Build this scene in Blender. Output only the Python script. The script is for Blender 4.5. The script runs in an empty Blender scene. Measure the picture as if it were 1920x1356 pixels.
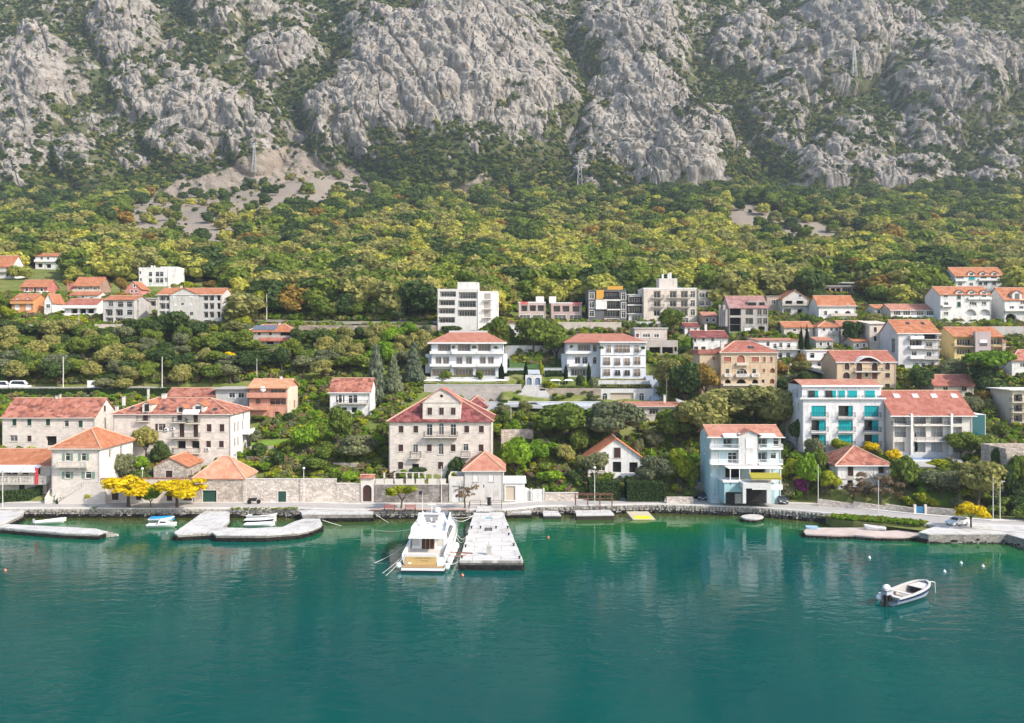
import bpy, math, random
import numpy as np
from mathutils import Vector, Matrix
random.seed(7); np.random.seed(7)
R = math.radians
scene = bpy.context.scene
COL = scene.collection

# ---------------------------------------------------------------- camera
F, YH, CX, CH = 1650.0, 640.0, 960.0, 34.0      # focal length and horizon in photo pixels, camera height in metres
cam_d = bpy.data.cameras.new('camera'); cam = bpy.data.objects.new('camera', cam_d); COL.objects.link(cam)
cam.location = (0, 0, CH); cam.rotation_euler = (R(90), 0, 0)
cam_d.sensor_width = 36; cam_d.lens = F / 1920 * 36; cam_d.shift_y = -(678 - YH) / 1920
cam_d.clip_start = 0.5; cam_d.clip_end = 6000
scene.camera = cam
# ---------------------------------------------------------------- sky, sun, exposure
SUN = Vector((0.66, -0.40, 0.62)).normalized()   # towards the sun: from the right, a little from the front
w = bpy.data.worlds.new('World'); scene.world = w; w.use_nodes = True
nt = w.node_tree; bg = nt.nodes['Background']
sky = nt.nodes.new('ShaderNodeTexSky'); sky.sky_type = 'NISHITA'; sky.sun_disc = False
sky.sun_elevation = math.asin(SUN.z); sky.sun_rotation = math.atan2(SUN.x, SUN.y)
sky.air_density = 1.0; sky.dust_density = 2.0; sky.ozone_density = 1.0
nt.links.new(sky.outputs[0], bg.inputs[0]); bg.inputs[1].default_value = 0.15
sl = bpy.data.lights.new('sun', 'SUN'); sl.energy = 2.6; sl.angle = R(0.6); sl.color = (1.0, 0.93, 0.84)
so = bpy.data.objects.new('sun', sl); COL.objects.link(so)
so.rotation_euler = SUN.to_track_quat('Z', 'Y').to_euler(); so.location = (200, -60, 300)
vs = scene.view_settings; vs.view_transform = 'Standard'; vs.look = 'None'; vs.gamma = 1; vs.exposure = 1.02
vs.use_curve_mapping = False
scene.cycles.max_bounces = 6; scene.cycles.diffuse_bounces = 2; scene.cycles.glossy_bounces = 3
scene.cycles.transparent_max_bounces = 4; scene.cycles.transmission_bounces = 2; scene.cycles.volume_bounces = 0
scene.cycles.use_denoising = True
HAZE = 0.00015

# ---------------------------------------------------------------- helpers: objects and meshes
def tag(o, label=None, cat=None, group=None, kind=None):
    if label: o['label'] = label
    if cat: o['category'] = cat
    if group: o['group'] = group
    if kind: o['kind'] = kind
    return o
def empty(name, loc, label, cat, group=None, rz=0):
    o = bpy.data.objects.new(name, None); COL.objects.link(o); o.location = loc; o.rotation_euler = (0, 0, rz)
    o.empty_display_size = 0.3
    return tag(o, label, cat, group)
class MB:
    def __init__(s): s.v = []; s.f = []
    def add(s, vs, fs):
        b = len(s.v); s.v += [tuple(p) for p in vs]; s.f += [tuple(i + b for i in f) for f in fs]; return s
    def poly(s, *ps): return s.add(ps, [tuple(range(len(ps)))])
    def box(s, x0, y0, z0, x1, y1, z1):
        return s.add([(x0,y0,z0),(x1,y0,z0),(x1,y1,z0),(x0,y1,z0),(x0,y0,z1),(x1,y0,z1),(x1,y1,z1),(x0,y1,z1)],
            [(0,3,2,1),(4,5,6,7),(0,1,5,4),(1,2,6,5),(2,3,7,6),(3,0,4,7)])
    def cyl(s, p0, p1, r0, r1=None, n=8, caps=True):
        r1 = r0 if r1 is None else r1
        p0 = Vector(p0); p1 = Vector(p1); d = (p1 - p0)
        q = d.to_track_quat('Z', 'Y'); vs = []
        for p, r in ((p0, r0), (p1, r1)):
            for k in range(n):
                a = 2 * math.pi * k / n; vs.append(p + q @ Vector((r * math.cos(a), r * math.sin(a), 0)))
        fs = [(k, (k + 1) % n, n + (k + 1) % n, n + k) for k in range(n)]
        if caps: fs += [tuple(range(n - 1, -1, -1)), tuple(range(n, 2 * n))]
        return s.add(vs, fs)
    def sph(s, c, rx, ry=None, rz=None, n=10, m=6):
        ry = rx if ry is None else ry; rz = rx if rz is None else rz
        vs = [(c[0], c[1], c[2] - rz)]
        for j in range(1, m):
            t = -math.pi / 2 + math.pi * j / m
            for k in range(n):
                a = 2 * math.pi * k / n
                vs.append((c[0] + rx * math.cos(t) * math.cos(a), c[1] + ry * math.cos(t) * math.sin(a), c[2] + rz * math.sin(t)))
        vs.append((c[0], c[1], c[2] + rz)); fs = []
        for k in range(n):
            fs.append((0, 1 + (k + 1) % n, 1 + k)); fs.append((len(vs) - 1, 1 + (m - 2) * n + k, 1 + (m - 2) * n + (k + 1) % n))
            for j in range(m - 2):
                a = 1 + j * n; fs.append((a + k, a + (k + 1) % n, a + n + (k + 1) % n, a + n + k))
        return s.add(vs, fs)
    def prism(s, pts, z0, z1):
        n = len(pts); vs = [(p[0], p[1], z0) for p in pts] + [(p[0], p[1], z1) for p in pts]
        return s.add(vs, [tuple(range(n - 1, -1, -1)), tuple(range(n, 2 * n))] + [(k, (k + 1) % n, n + (k + 1) % n, n + k) for k in range(n)])
    def solid(s, vs, fs, t):
        """a roof-like sheet given thickness t downwards"""
        n = len(vs); s2 = [tuple(v) for v in vs] + [(v[0], v[1], v[2] - t) for v in vs]
        out = list(fs) + [tuple(i + n for i in reversed(f)) for f in fs]
        ed = {}
        for f in fs:
            for a, b in zip(f, f[1:] + f[:1]): ed[(a, b)] = 1
        for (a, b) in ed:
            if (b, a) not in ed: out.append((b, a, a + n, b + n))
        return s.add(s2, out)
    def tube(s, pts, r, n=5):
        for a, b in zip(pts, pts[1:]): s.cyl(a, b, r, r, n)
        return s
def mesh(name, mb, mats, smooth=False):
    me = bpy.data.meshes.new(name); me.from_pydata(mb.v, [], mb.f)
    for m in (mats if isinstance(mats, (list, tuple)) else [mats]): me.materials.append(m)
    if smooth: me.polygons.foreach_set('use_smooth', [True] * len(me.polygons))
    me.update(); return me
def obj(name, mb, m, parent=None, smooth=False, loc=None):
    o = bpy.data.objects.new(name, mesh(name, mb, m, smooth) if isinstance(mb, MB) else mb); COL.objects.link(o)
    if parent: o.parent = parent
    if loc: o.location = loc
    return o
def structure(name, mb, m, **k):
    o = obj(name, mb, m, **k); o['kind'] = 'structure'; return o

# ---------------------------------------------------------------- materials
def new_mat(name):
    m = bpy.data.materials.new(name); m.use_nodes = True
    return m, m.node_tree, m.node_tree.nodes['Principled BSDF']
def N(nt, t, **k):
    n = nt.nodes.new(t)
    for a, b in k.items():
        if a.startswith('i_'):
            key = a[2:]; key = int(key) if key.isdigit() else key
            n.inputs[key].default_value = b
        else: setattr(n, a, b)
    return n
def ramp(nt, fac, stops):
    r = nt.nodes.new('ShaderNodeValToRGB'); e = r.color_ramp.elements
    while len(e) < len(stops): e.new(0.5)
    for x, (p, c) in zip(e, stops): x.position = p; x.color = (c[0], c[1], c[2], 1)
    nt.links.new(fac, r.inputs[0]); return r.outputs[0]
def mixc(nt, fac, a, b, mode='MIX'):
    m = nt.nodes.new('ShaderNodeMix'); m.data_type = 'RGBA'; m.blend_type = mode
    for s, x in ((m.inputs[0], fac), (m.inputs[6], a), (m.inputs[7], b)):
        if hasattr(x, 'is_linked') or isinstance(x, bpy.types.NodeSocket): nt.links.new(x, s)
        elif isinstance(x, (int, float)): s.default_value = x
        else: s.default_value = (x[0], x[1], x[2], 1)
    return m.outputs[2]
def math_(nt, op, a, b=0.0, clamp=False):
    m = nt.nodes.new('ShaderNodeMath'); m.operation = op; m.use_clamp = clamp
    for s, x in ((m.inputs[0], a), (m.inputs[1], b)):
        if isinstance(x, bpy.types.NodeSocket): nt.links.new(x, s)
        else: s.default_value = x
    return m.outputs[0]
_mc = {}
def plain(name, c, rough=0.6, metal=0.0, var=0.12, scale=3.0, spec=0.3):
    key = (name, c, rough, metal)
    if key in _mc: return _mc[key]
    m, nt, b = new_mat(name)
    tc = N(nt, 'ShaderNodeTexCoord'); nz = N(nt, 'ShaderNodeTexNoise', i_Scale=scale, i_Detail=3.0)
    nt.links.new(tc.outputs['Object'], nz.inputs['Vector'])
    col = mixc(nt, nz.outputs[0], tuple(x * (1 - var * 1.6) for x in c), tuple(min(1, x * (1 + var)) for x in c))
    nt.links.new(col, b.inputs['Base Color']); b.inputs['Roughness'].default_value = rough
    b.inputs['Metallic'].default_value = metal; b.inputs['Specular IOR Level'].default_value = spec
    _mc[key] = m; return m
def stucco(c, dirt=0.42):
    """painted render: soft blotches, rain streaks running down, fine grain"""
    key = ('stucco', c)
    if key in _mc: return _mc[key]
    m, nt, b = new_mat('painted_render')
    tc = N(nt, 'ShaderNodeTexCoord'); mp = N(nt, 'ShaderNodeMapping'); mp.inputs['Scale'].default_value = (1.6, 1.6, 0.22)
    nt.links.new(tc.outputs['Object'], mp.inputs['Vector'])
    st = N(nt, 'ShaderNodeTexNoise', i_Scale=1.2, i_Detail=5.0, i_Roughness=0.65); nt.links.new(mp.outputs[0], st.inputs['Vector'])
    bl = N(nt, 'ShaderNodeTexNoise', i_Scale=0.35, i_Detail=6.0, i_Roughness=0.7); nt.links.new(tc.outputs['Object'], bl.inputs['Vector'])
    k = math_(nt, 'MULTIPLY', st.outputs[0], bl.outputs[0])
    d = tuple(x * (1 - dirt) * y for x, y in zip(c, (1.0, 0.97, 0.90)))
    col = ramp(nt, k, [(0.16, c), (0.27, tuple(x * 0.94 for x in c)), (0.42, d)])
    nt.links.new(col, b.inputs['Base Color']); b.inputs['Roughness'].default_value = 0.85; b.inputs['Specular IOR Level'].default_value = 0.2
    bp = N(nt, 'ShaderNodeBump', i_Strength=0.25, i_Distance=0.03); nz = N(nt, 'ShaderNodeTexNoise', i_Scale=9.0, i_Detail=3.0)
    nt.links.new(tc.outputs['Object'], nz.inputs['Vector']); nt.links.new(nz.outputs[0], bp.inputs['Height']); nt.links.new(bp.outputs[0], b.inputs['Normal'])
    _mc[key] = m; return m
def wallvec(nt):
    tc = N(nt, 'ShaderNodeTexCoord'); sp = N(nt, 'ShaderNodeSeparateXYZ'); nt.links.new(tc.outputs['Object'], sp.inputs[0])
    cb = N(nt, 'ShaderNodeCombineXYZ'); nt.links.new(math_(nt, 'ADD', sp.outputs[0], sp.outputs[1]), cb.inputs[0]); nt.links.new(sp.outputs[2], cb.inputs[1])
    return tc, cb.outputs[0]
def stone(c, bw=0.75, bh=0.34, stain=0.35, rubble=False, mortar=0.75):
    key = ('stone', c, bw, bh, stain, rubble)
    if key in _mc: return _mc[key]
    m, nt, b = new_mat('stone_masonry'); tc, wv = wallvec(nt)
    if rubble:
        vo = N(nt, 'ShaderNodeTexVoronoi', i_Scale=1.0 / bw); mp = N(nt, 'ShaderNodeMapping'); mp.inputs['Scale'].default_value = (1, bw / bh, 1)
        nt.links.new(wv, mp.inputs[0]); nt.links.new(mp.outputs[0], vo.inputs['Vector'])
        v2 = N(nt, 'ShaderNodeTexVoronoi', i_Scale=1.0 / bw, feature='DISTANCE_TO_EDGE'); nt.links.new(mp.outputs[0], v2.inputs['Vector'])
        sp = N(nt, 'ShaderNodeSeparateColor'); nt.links.new(vo.outputs['Color'], sp.inputs[0])
        base = ramp(nt, sp.outputs[0], [(0, tuple(x * 0.62 for x in c)), (0.5, c), (1, tuple(min(1, x * 1.22) for x in c))])
        jt = math_(nt, 'MULTIPLY', v2.outputs[0], 12.0, True); col = mixc(nt, jt, tuple(x * 0.35 for x in c), base); hgt = jt
    else:
        br = N(nt, 'ShaderNodeTexBrick'); br.inputs['Scale'].default_value = 1.0
        for a, x in (('Brick Width', bw), ('Row Height', bh), ('Mortar Size', 0.022), ('Mortar Smooth', 0.3), ('Bias', 0.0)): br.inputs[a].default_value = x
        br.inputs['Color1'].default_value = (*(x * 0.86 for x in c), 1); br.inputs['Color2'].default_value = (*(min(1, x * 1.10) for x in c), 1)
        br.inputs['Mortar'].default_value = (*(x * mortar for x in c), 1); nt.links.new(wv, br.inputs['Vector']); col = br.outputs['Color']
        hgt = math_(nt, 'SUBTRACT', 1.0, br.outputs['Fac'])
    n1 = N(nt, 'ShaderNodeTexNoise', i_Scale=0.45, i_Detail=7.0, i_Roughness=0.72); nt.links.new(tc.outputs['Object'], n1.inputs['Vector'])
    k = ramp(nt, n1.outputs[0], [(0.40, (1, 1, 1)), (0.55, (1 - stain * .5,) * 3), (0.72, (1 - stain * 1.3, 1 - stain * 1.35, 1 - stain * 1.4))])
    col = mixc(nt, 1.0, col, k, 'MULTIPLY')
    n2 = N(nt, 'ShaderNodeTexNoise', i_Scale=4.0, i_Detail=4.0); nt.links.new(tc.outputs['Object'], n2.inputs['Vector'])
    col = mixc(nt, 0.25, col, mixc(nt, n2.outputs[0], tuple(x * 0.5 for x in c), tuple(min(1, x * 1.5) for x in c)))
    nt.links.new(col, b.inputs['Base Color']); b.inputs['Roughness'].default_value = 0.9; b.inputs['Specular IOR Level'].default_value = 0.15
    bp = N(nt, 'ShaderNodeBump', i_Strength=0.6, i_Distance=0.05); nt.links.new(hgt, bp.inputs['Height']); nt.links.new(bp.outputs[0], b.inputs['Normal'])
    _mc[key] = m; return m
def tiles(c, c2=None, mott=0.5, grey=0.0):
    """clay pantiles: single tiles of slightly different firing, lichen patches, course relief"""
    c2 = c2 or tuple(x * y for x, y in zip(c, (0.66, 0.50, 0.48)))
    key = ('tiles', c, c2, mott, grey)
    if key in _mc: return _mc[key]
    m, nt, b = new_mat('clay_tiles')
    tc = N(nt, 'ShaderNodeTexCoord'); vo = N(nt, 'ShaderNodeTexVoronoi', i_Scale=1.15)
    nt.links.new(tc.outputs['Object'], vo.inputs['Vector']); sp = N(nt, 'ShaderNodeSeparateColor'); nt.links.new(vo.outputs['Color'], sp.inputs[0])
    n1 = N(nt, 'ShaderNodeTexNoise', i_Scale=0.8, i_Detail=7.0, i_Roughness=0.8); nt.links.new(tc.outputs['Object'], n1.inputs['Vector'])
    k = math_(nt, 'ADD', math_(nt, 'MULTIPLY', sp.outputs[0], mott), math_(nt, 'MULTIPLY', math_(nt, 'SUBTRACT', n1.outputs[0], 0.5), 1.0))
    lt = tuple(min(1, x * y + 0.02) for x, y in zip(c, (1.12, 1.25, 1.35)))
    col = ramp(nt, k, [(0.0, lt), (0.3, c), (0.75, c2)])
    n2 = N(nt, 'ShaderNodeTexNoise', i_Scale=1.3, i_Detail=6.0, i_Roughness=0.75); nt.links.new(tc.outputs['Object'], n2.inputs['Vector'])
    col = mixc(nt, ramp(nt, n2.outputs[0], [(0.52, (0, 0, 0)), (0.75, (0.25 + grey,) * 3)]), col, (0.42, 0.36, 0.31))
    nt.links.new(col, b.inputs['Base Color']); b.inputs['Roughness'].default_value = 0.85; b.inputs['Specular IOR Level'].default_value = 0.2
    sx = N(nt, 'ShaderNodeSeparateXYZ'); nt.links.new(tc.outputs['Object'], sx.inputs[0])
    hv = math_(nt, 'SINE', math_(nt, 'MULTIPLY', math_(nt, 'ADD', sx.outputs[0], sx.outputs[1]), 21.0))
    bp = N(nt, 'ShaderNodeBump', i_Strength=0.5, i_Distance=0.08); nt.links.new(math_(nt, 'ADD', hv, sp.outputs[1]), bp.inputs['Height']); nt.links.new(bp.outputs[0], b.inputs['Normal'])
    _mc[key] = m; return m
def glass_mat():
    if 'glass' in _mc: return _mc['glass']
    m, nt, b = new_mat('window_glass')
    oi = N(nt, 'ShaderNodeObjectInfo'); col = ramp(nt, oi.outputs['Random'], [(0, (0.012, 0.014, 0.016)), (0.6, (0.035, 0.038, 0.04)), (1, (0.10, 0.10, 0.095))])
    nt.links.new(col, b.inputs['Base Color']); b.inputs['Roughness'].default_value = 0.08; b.inputs['Specular IOR Level'].default_value = 0.6
    _mc['glass'] = m; return m
GLASS = glass_mat()
DARK = plain('painted_interior_shade', (0.022, 0.02, 0.019), 0.9)  # near black paints the shade inside openings
WHITE = plain('white_paint', (0.78, 0.77, 0.74), 0.55, var=.05)
CREAMW = plain('pale_stone_trim', (0.60, 0.55, 0.47), 0.8)
BROWN = plain('brown_shutter_paint', (0.055, 0.026, 0.020), 0.6)
GREENSH = plain('grey_green_shutter_paint', (0.17, 0.27, 0.20), 0.6)
DGREEN = plain('dark_green_paint', (0.02, 0.065, 0.045), 0.55)
IRON = plain('dark_iron', (0.035, 0.034, 0.033), 0.5, 0.5)
STEEL = plain('galvanised_steel', (0.5, 0.5, 0.49), 0.45, 0.4)
CONC = plain('concrete', (0.42, 0.40, 0.37), 0.9, scale=0.8, var=.2)
CONCL = plain('pale_concrete', (0.56, 0.54, 0.51), 0.9, scale=0.5, var=.16)
TEALC = plain('teal_blind_fabric', (0.0, 0.30, 0.32), 0.8)
REDB = plain('red_fabric', (0.50, 0.05, 0.06), 0.8)
RIDGE = plain('mortared_ridge_tile', (0.55, 0.33, 0.23), 0.85, scale=2)
TRUNK = plain('bark', (0.10, 0.075, 0.055), 0.95, scale=6)

# ---------------------------------------------------------------- numpy noise
def _hash(ix, iy, seed):
    h = (ix.astype(np.int64) * 374761393 + iy.astype(np.int64) * 668265263 + seed * 974634541) & 0xFFFFFFFF
    h = ((h ^ (h >> 13)) * 1274126177) & 0xFFFFFFFF
    return ((h ^ (h >> 16)) & 0xFFFF) / 65535.0
def vnoise(x, y, seed=0):
    ix = np.floor(x); iy = np.floor(y); fx = x - ix; fy = y - iy
    fx = fx * fx * fx * (fx * (fx * 6 - 15) + 10); fy = fy * fy * fy * (fy * (fy * 6 - 15) + 10)
    a = _hash(ix, iy, seed); b = _hash(ix + 1, iy, seed); c = _hash(ix, iy + 1, seed); d = _hash(ix + 1, iy + 1, seed)
    return (a + (b - a) * fx) * (1 - fy) + (c + (d - c) * fx) * fy
def fbm(x, y, seed=0, o=4, g=0.5):
    s = 0; a = 1; t = 0
    for k in range(o):
        s = s + a * vnoise(x, y, seed + k * 17); t += a; a *= g; x, y = (x * 1.93 + y * 0.51 + 3.7), (y * 1.93 - x * 0.26 + 9.1)
    return s / t
def ridged(x, y, seed=0, o=4, g=0.5):
    s = 0; a = 1; t = 0
    for k in range(o):
        s = s + a * (1 - np.abs(2 * vnoise(x, y, seed + k * 31) - 1)); t += a; a *= g; x, y = (x * 1.97 + y * 0.45 + 1.7), (y * 1.97 - x * 0.38 + 5.3)
    return s / t
def sstep(a, b, x):
    t = np.clip((x - a) / (b - a), 0, 1); return t * t * (3 - 2 * t)

# ---------------------------------------------------------------- the lie of the land
def P(px, py, Y=None, z=None):
    """photo position at a distance Y or on the level z -> world"""
    if Y is None: Y = (CH - z) * F / (py - YH)
    return Vector(((px - CX) / F * Y, Y, CH + (YH - py) / F * Y))
_e = [(-500,954),(0,954),(560,954),(640,956.5),(950,956.5),(1010,950),(1230,946),(1400,951),(1500,959),(1560,964),(1640,973),(1740,984),(1920,1000),(2300,1000)]
_ep = [P(a, b, z=1.6) for a, b in _e]
EX = np.array([p.x for p in _ep]); EY = np.array([p.y for p in _ep])
def edge(X): return np.interp(X, EX, EY)
PD = np.array([-5, 0, 7, 8.5, 12, 25, 50, 70, 95, 120, 160, 220, 370, 480, 560, 700])
PZ = np.array([1.55, 1.55, 1.55, 2.3, 4.3, 8.5, 17, 25.5, 37, 42.5, 52, 64, 100, 126, 150, 190])
def shelf(X): return 4.2 * sstep(46, 64, np.asarray(X, float))      # the road is wider towards the right end
def G(X, Y):
    X = np.asarray(X, float); Y = np.asarray(Y, float); e = edge(np.clip(X, -130, 130))
    d = Y - 172 - (e - 172) * np.exp(-np.maximum(0, Y - e) / 60.0)
    d = np.where(d > 7, np.maximum(7, d - shelf(X) * np.exp(-np.maximum(0, d - 12) / 25)), d)
    z = np.interp(d, PD, PZ)
    far = sstep(130, 300, d)
    z = z + far * ((fbm(X / 130 + 5, Y / 130, 3, 3) - 0.5) * 22)
    z = z + 16 * np.exp(-(((X + 165) / 60) ** 2 + ((Y - 690) / 110) ** 2)) + 8 * np.exp(-(((X - 175) / 80) ** 2 + ((Y - 650) / 90) ** 2))
    return z + sstep(9, 20, d) * (fbm(X / 9, Y / 9, 11, 3) - 0.5) * 0.9
_Y = np.concatenate([np.arange(140, 400, 0.5), np.arange(400, 800, 2.0)])
def hit(px, py):
    X = (px - CX) / F * _Y; z = CH + (YH - py) / F * _Y; f = z - G(X, _Y)
    i = np.argmax(f < 0) if (f < 0).any() else len(_Y) - 1
    if i == 0: return float(_Y[0])
    t = f[i - 1] / (f[i - 1] - f[i]) if f[i] < 0 else 0
    return float(_Y[i - 1] + (_Y[i] - _Y[i - 1]) * t)
def at(px, py):
    Y = hit(px, py); return Vector(((px - CX) / F * Y, Y, CH + (YH - py) / F * Y))
PADS = []          # (x0,x1,y0,y1,z): levelled ground under buildings
BOXES = []         # (px0,px1,pytop,pybase,Y): what each building covers in the view from the sea, so that greenery keeps off its front
# ---------------------------------------------------------------- buildings
def rail_mesh(mb, a, b, h, style='bars'):
    a = Vector(a); b = Vector(b); L = (b - a).length
    if L < 0.05: return
    d = (b - a) / L; up = Vector((0, 0, h)); sd = Vector((-d.y, d.x, 0))
    def bar(p, q, r): mb.cyl(p, q, r, r, 4, False)
    def slab(p, q, z0, z1, t):
        vs = []
        for z in (z0, z1):
            for k, s_ in ((p, 1), (q, 1), (q, -1), (p, -1)): vs.append((k.x + sd.x * t * s_, k.y + sd.y * t * s_, k.z + z))
        mb.add(vs, [(0,1,2,3),(4,7,6,5),(0,4,5,1),(1,5,6,2),(2,6,7,3),(3,7,4,0)])
    if style == 'bars':
        bar(a + up, b + up, 0.035); bar(a + Vector((0,0,.1)), b + Vector((0,0,.1)), 0.025)
        n = max(2, int(L / 0.17))
        for k in range(n + 1):
            p = a + d * (L * k / n); bar(p, p + up, 0.03 if k % 8 == 0 else 0.014)
    elif style == 'baluster':
        slab(a, b, h - .12, h, .13); slab(a, b, 0, .1, .12); n = max(2, int(L / 0.3))
        for k in range(n + 1):
            p = a + d * (L * k / n)
            if k % 8 == 0: slab(p - d * .14, p + d * .14, 0, h - .1, .13)
            else:
                mb.cyl(p + Vector((0,0,.1)), p + Vector((0,0,h*.45)), .05, .085, 6, False); mb.cyl(p + Vector((0,0,h*.45)), p + Vector((0,0,h-.1)), .085, .045, 6, False)
    elif style == 'solid': slab(a, b, 0, h, .07)
    elif style == 'rails':
        for k in range(1, 4): bar(a + up * (k / 3), b + up * (k / 3), 0.03)
        n = max(1, int(L / 1.6))
        for k in range(n + 1): p = a + d * (L * k / n); bar(p, p + up, 0.04)
class House:
    def __init__(h, name, label, cat, x0, x1, yb, ye, dep, wall, Y=None, trim=None, group=None, fnd=3.0, pad=True, keep=0.0):
        Y = Y or hit((x0 + x1) / 2, yb)
        h.Y = Y; h.s = F / Y; h.x0 = x0; h.yb = yb; h.dep = dep; h.wall = wall; h.trim = trim or WHITE
        h.W = (x1 - x0) / h.s; h.Ht = (yb - ye) / h.s
        h.X0 = (x0 - CX) / h.s; h.zb = CH + (YH - yb) / h.s; h.fnd = fnd
        h.root = empty(name, (h.X0, Y, h.zb), label, cat, group)
        h.sidem = {}; h.ops = {'F': [], 'L': [], 'R': []}; h.gab = MB(); h.label = label
        if pad: PADS.append((h.X0 - .3, h.X0 + h.W + .3, Y - .3, Y + dep + .3, h.zb - .06))
        BOXES.append((x0, x1, ye - 6, yb - keep, Y))
    def uv(h, px, py): return (px - h.x0) / h.s, (h.yb - py) / h.s
    def zat(h, py, d): return CH + (YH - py) / F * (h.Y + d) - h.zb       # height of a photo row at depth d behind the front
    def xat(h, px, d): return (px - CX) / F * (h.Y + d) - h.X0
    def M(h, face):
        if face == 'F': return lambda u, v, n=0: (u, -n, v)
        if face == 'R': return lambda u, v, n=0: (h.W + n, u, v)
        return lambda u, v, n=0: (-n, h.dep - u, v)
    def mbox(h, mb, m, u0, v0, n0, u1, v1, n1):
        vs = [m(u, v, n) for v in (v0, v1) for (u, n) in ((u0, n0), (u1, n0), (u1, n1), (u0, n1))]
        mb.add(vs, [(0,3,2,1),(4,5,6,7),(0,1,5,4),(1,2,6,5),(2,3,7,6),(3,0,4,7)])
    # openings ------------------------------------------------------------
    def win(h, pts, w, hh, style='W', **k):
        for (px, py) in pts:
            u, v = h.uv(px, py); ww, h2 = w / h.s, hh / h.s
            h._open('F', u - ww / 2, v - h2 / 2, ww, h2, style, **k)
    def grid(h, xs, ys, w, hh, style='W', **k): h.win([(x, y) for y in ys for x in xs], w, hh, style, **k)
    def side(h, face, pts, w, hh, style='W', **k):
        X = h.X0 + (h.W if face == 'R' else 0)
        for (px, py) in pts:
            Yp = X * F / (px - CX); d = min(max(Yp - h.Y, w / 2 + .15), h.dep - w / 2 - .15)
            z = CH + (YH - py) / F * (h.Y + d) - h.zb; u = d if face == 'R' else h.dep - d
            h._open(face, u - w / 2, z - hh / 2, w, hh, style, **k)
    def _open(h, face, u, v, w, hh, style, col=None, r=None, arch=False, rail=None, surround=None, back=None, name=None, cols=None, label=None, sill=True, pane_m=None):
        v = max(v, 0.02); m = h.M(face); W = h.W if face == 'F' else h.dep
        u = max(u, 0.03); w = min(w, W - u - 0.03)
        surf = v + hh > h.Ht - 0.05
        deep = style in 'LVT'
        r = (1.3 if deep else 0.2) if r is None else r
        if surf: r = 0.02
        cut = None
        if not surf:
            cut = (u, v, w, hh, r, arch, style); h.ops[face].append(cut)
        nm = name or ('loggia' if deep else 'garage_door' if style == 'G' else 'door' if hh > 1.75 * w and v < .3 else 'window')
        fm = MB(); t = 0.1
        if surround is None: surround = not deep
        if surround:
            q = 0.15 if hh > 1 else .09; n1 = 0.05
            if not arch: h.mbox(fm, m, u - q, v + hh, -.01, u + w + q, v + hh + q, n1)
            else:
                K = 8; ra = w / 2; cx = u + ra; cv = v + hh - ra
                for k in range(K):
                    a0 = math.pi * k / K; a1 = math.pi * (k + 1) / K; vs = []
                    for n_ in (-.01, n1):
                        for (a, rr) in ((a0, ra), (a1, ra), (a1, ra + q), (a0, ra + q)): vs.append(m(cx + rr * math.cos(a), cv + rr * math.sin(a), n_))
                    fm.add(vs, [(0,1,2,3),(4,7,6,5),(0,4,5,1),(1,5,6,2),(2,6,7,3),(3,7,4,0)])
            top = v + hh - (w / 2 if arch else 0)
            h.mbox(fm, m, u - q, v, -.01, u, top, n1); h.mbox(fm, m, u + w, v, -.01, u + w + q, top, n1)
            if v > .25 and sill: h.mbox(fm, m, u - q - .06, v - .12, -.01, u + w + q + .06, v, n1 + .07)
        n = -r + 0.03
        if surf: n = 0.01
        if style in 'WDOA' or deep:
            # glazing (for a loggia: the glazed doors in its back wall)
            gu, gv, gw, gh = (u, v, w, hh)
            if deep and style != 'V': gu = u + w * .08; gw = w * .84; gh = min(hh * .86, 2.3)
            fr = MB() if deep else fm
            b = 0.07; fc = {'D': IRON}.get(style, WHITE) if col is None or style == 'T' else col
            if style != 'V':
                nb = cols or max(1, round(gw / 0.8))
                topv = gv + gh
                for k in range(nb + 1):
                    x = gu + gw * k / nb; h.mbox(fr, m, max(gu, x - b / 2), gv, n, min(gu + gw, x + b / 2), topv - (0 if not arch else .12 * gw), n + .05)
                for y in ([gv, topv - b] + ([gv + gh * .68] if gh > 1.1 and not deep else [])): h.mbox(fr, m, gu, y, n, gu + gw, y + b, n + .05)
        prt = None
        if len(fm.v): prt = obj(nm, fm, h.trim, h.root)
        else: prt = empty_part(nm, h.root)
        if label: prt['label'] = label
        pane = MB()
        def shape(mb, u, v, w, hh, n, arch):
            if not arch: mb.poly(m(u, v, n), m(u + w, v, n), m(u + w, v + hh, n), m(u, v + hh, n))
            else:
                ra = w / 2; pts = [m(u, v, n), m(u + w, v, n)] + [m(u + ra + ra * math.cos(a), v + hh - ra + ra * math.sin(a), n) for a in [math.pi * k / 8 for k in range(9)]]
                mb.poly(*pts)
        if style in 'WDOA':
            shape(pane, u, v, w, hh, n + .012, arch); obj('pane', pane, GLASS, prt)
        if style == 'S' or style == 'O':
            c = col or BROWN
            for sgn in (0, 1):
                sm = MB()
                if style == 'S':
                    if arch and sgn: break
                    if arch: shape(sm, u, v, w, hh, n + .05, True)
                    else: h.mbox(sm, m, u + sgn * w / 2 + .02, v + .02, n + .02, u + (sgn + 1) * w / 2 - .02, v + hh - .02, n + .09)
                else:
                    x = u - w * .55 - .1 if sgn == 0 else u + w + .1
                    h.mbox(sm, m, x, v, .01, x + w * .55, v + hh, .07)
                obj('shutter', sm, c, prt)
            if style == 'S': 
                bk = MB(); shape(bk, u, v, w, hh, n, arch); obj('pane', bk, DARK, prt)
        if style == 'G': shape(pane, u, v, w, hh, n, arch); obj('panel', pane, col or BROWN, prt)
        if style == 'V': shape(pane, u, v, w, hh, n, arch); obj('recess_panel', pane, back or DARK, prt)
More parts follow.
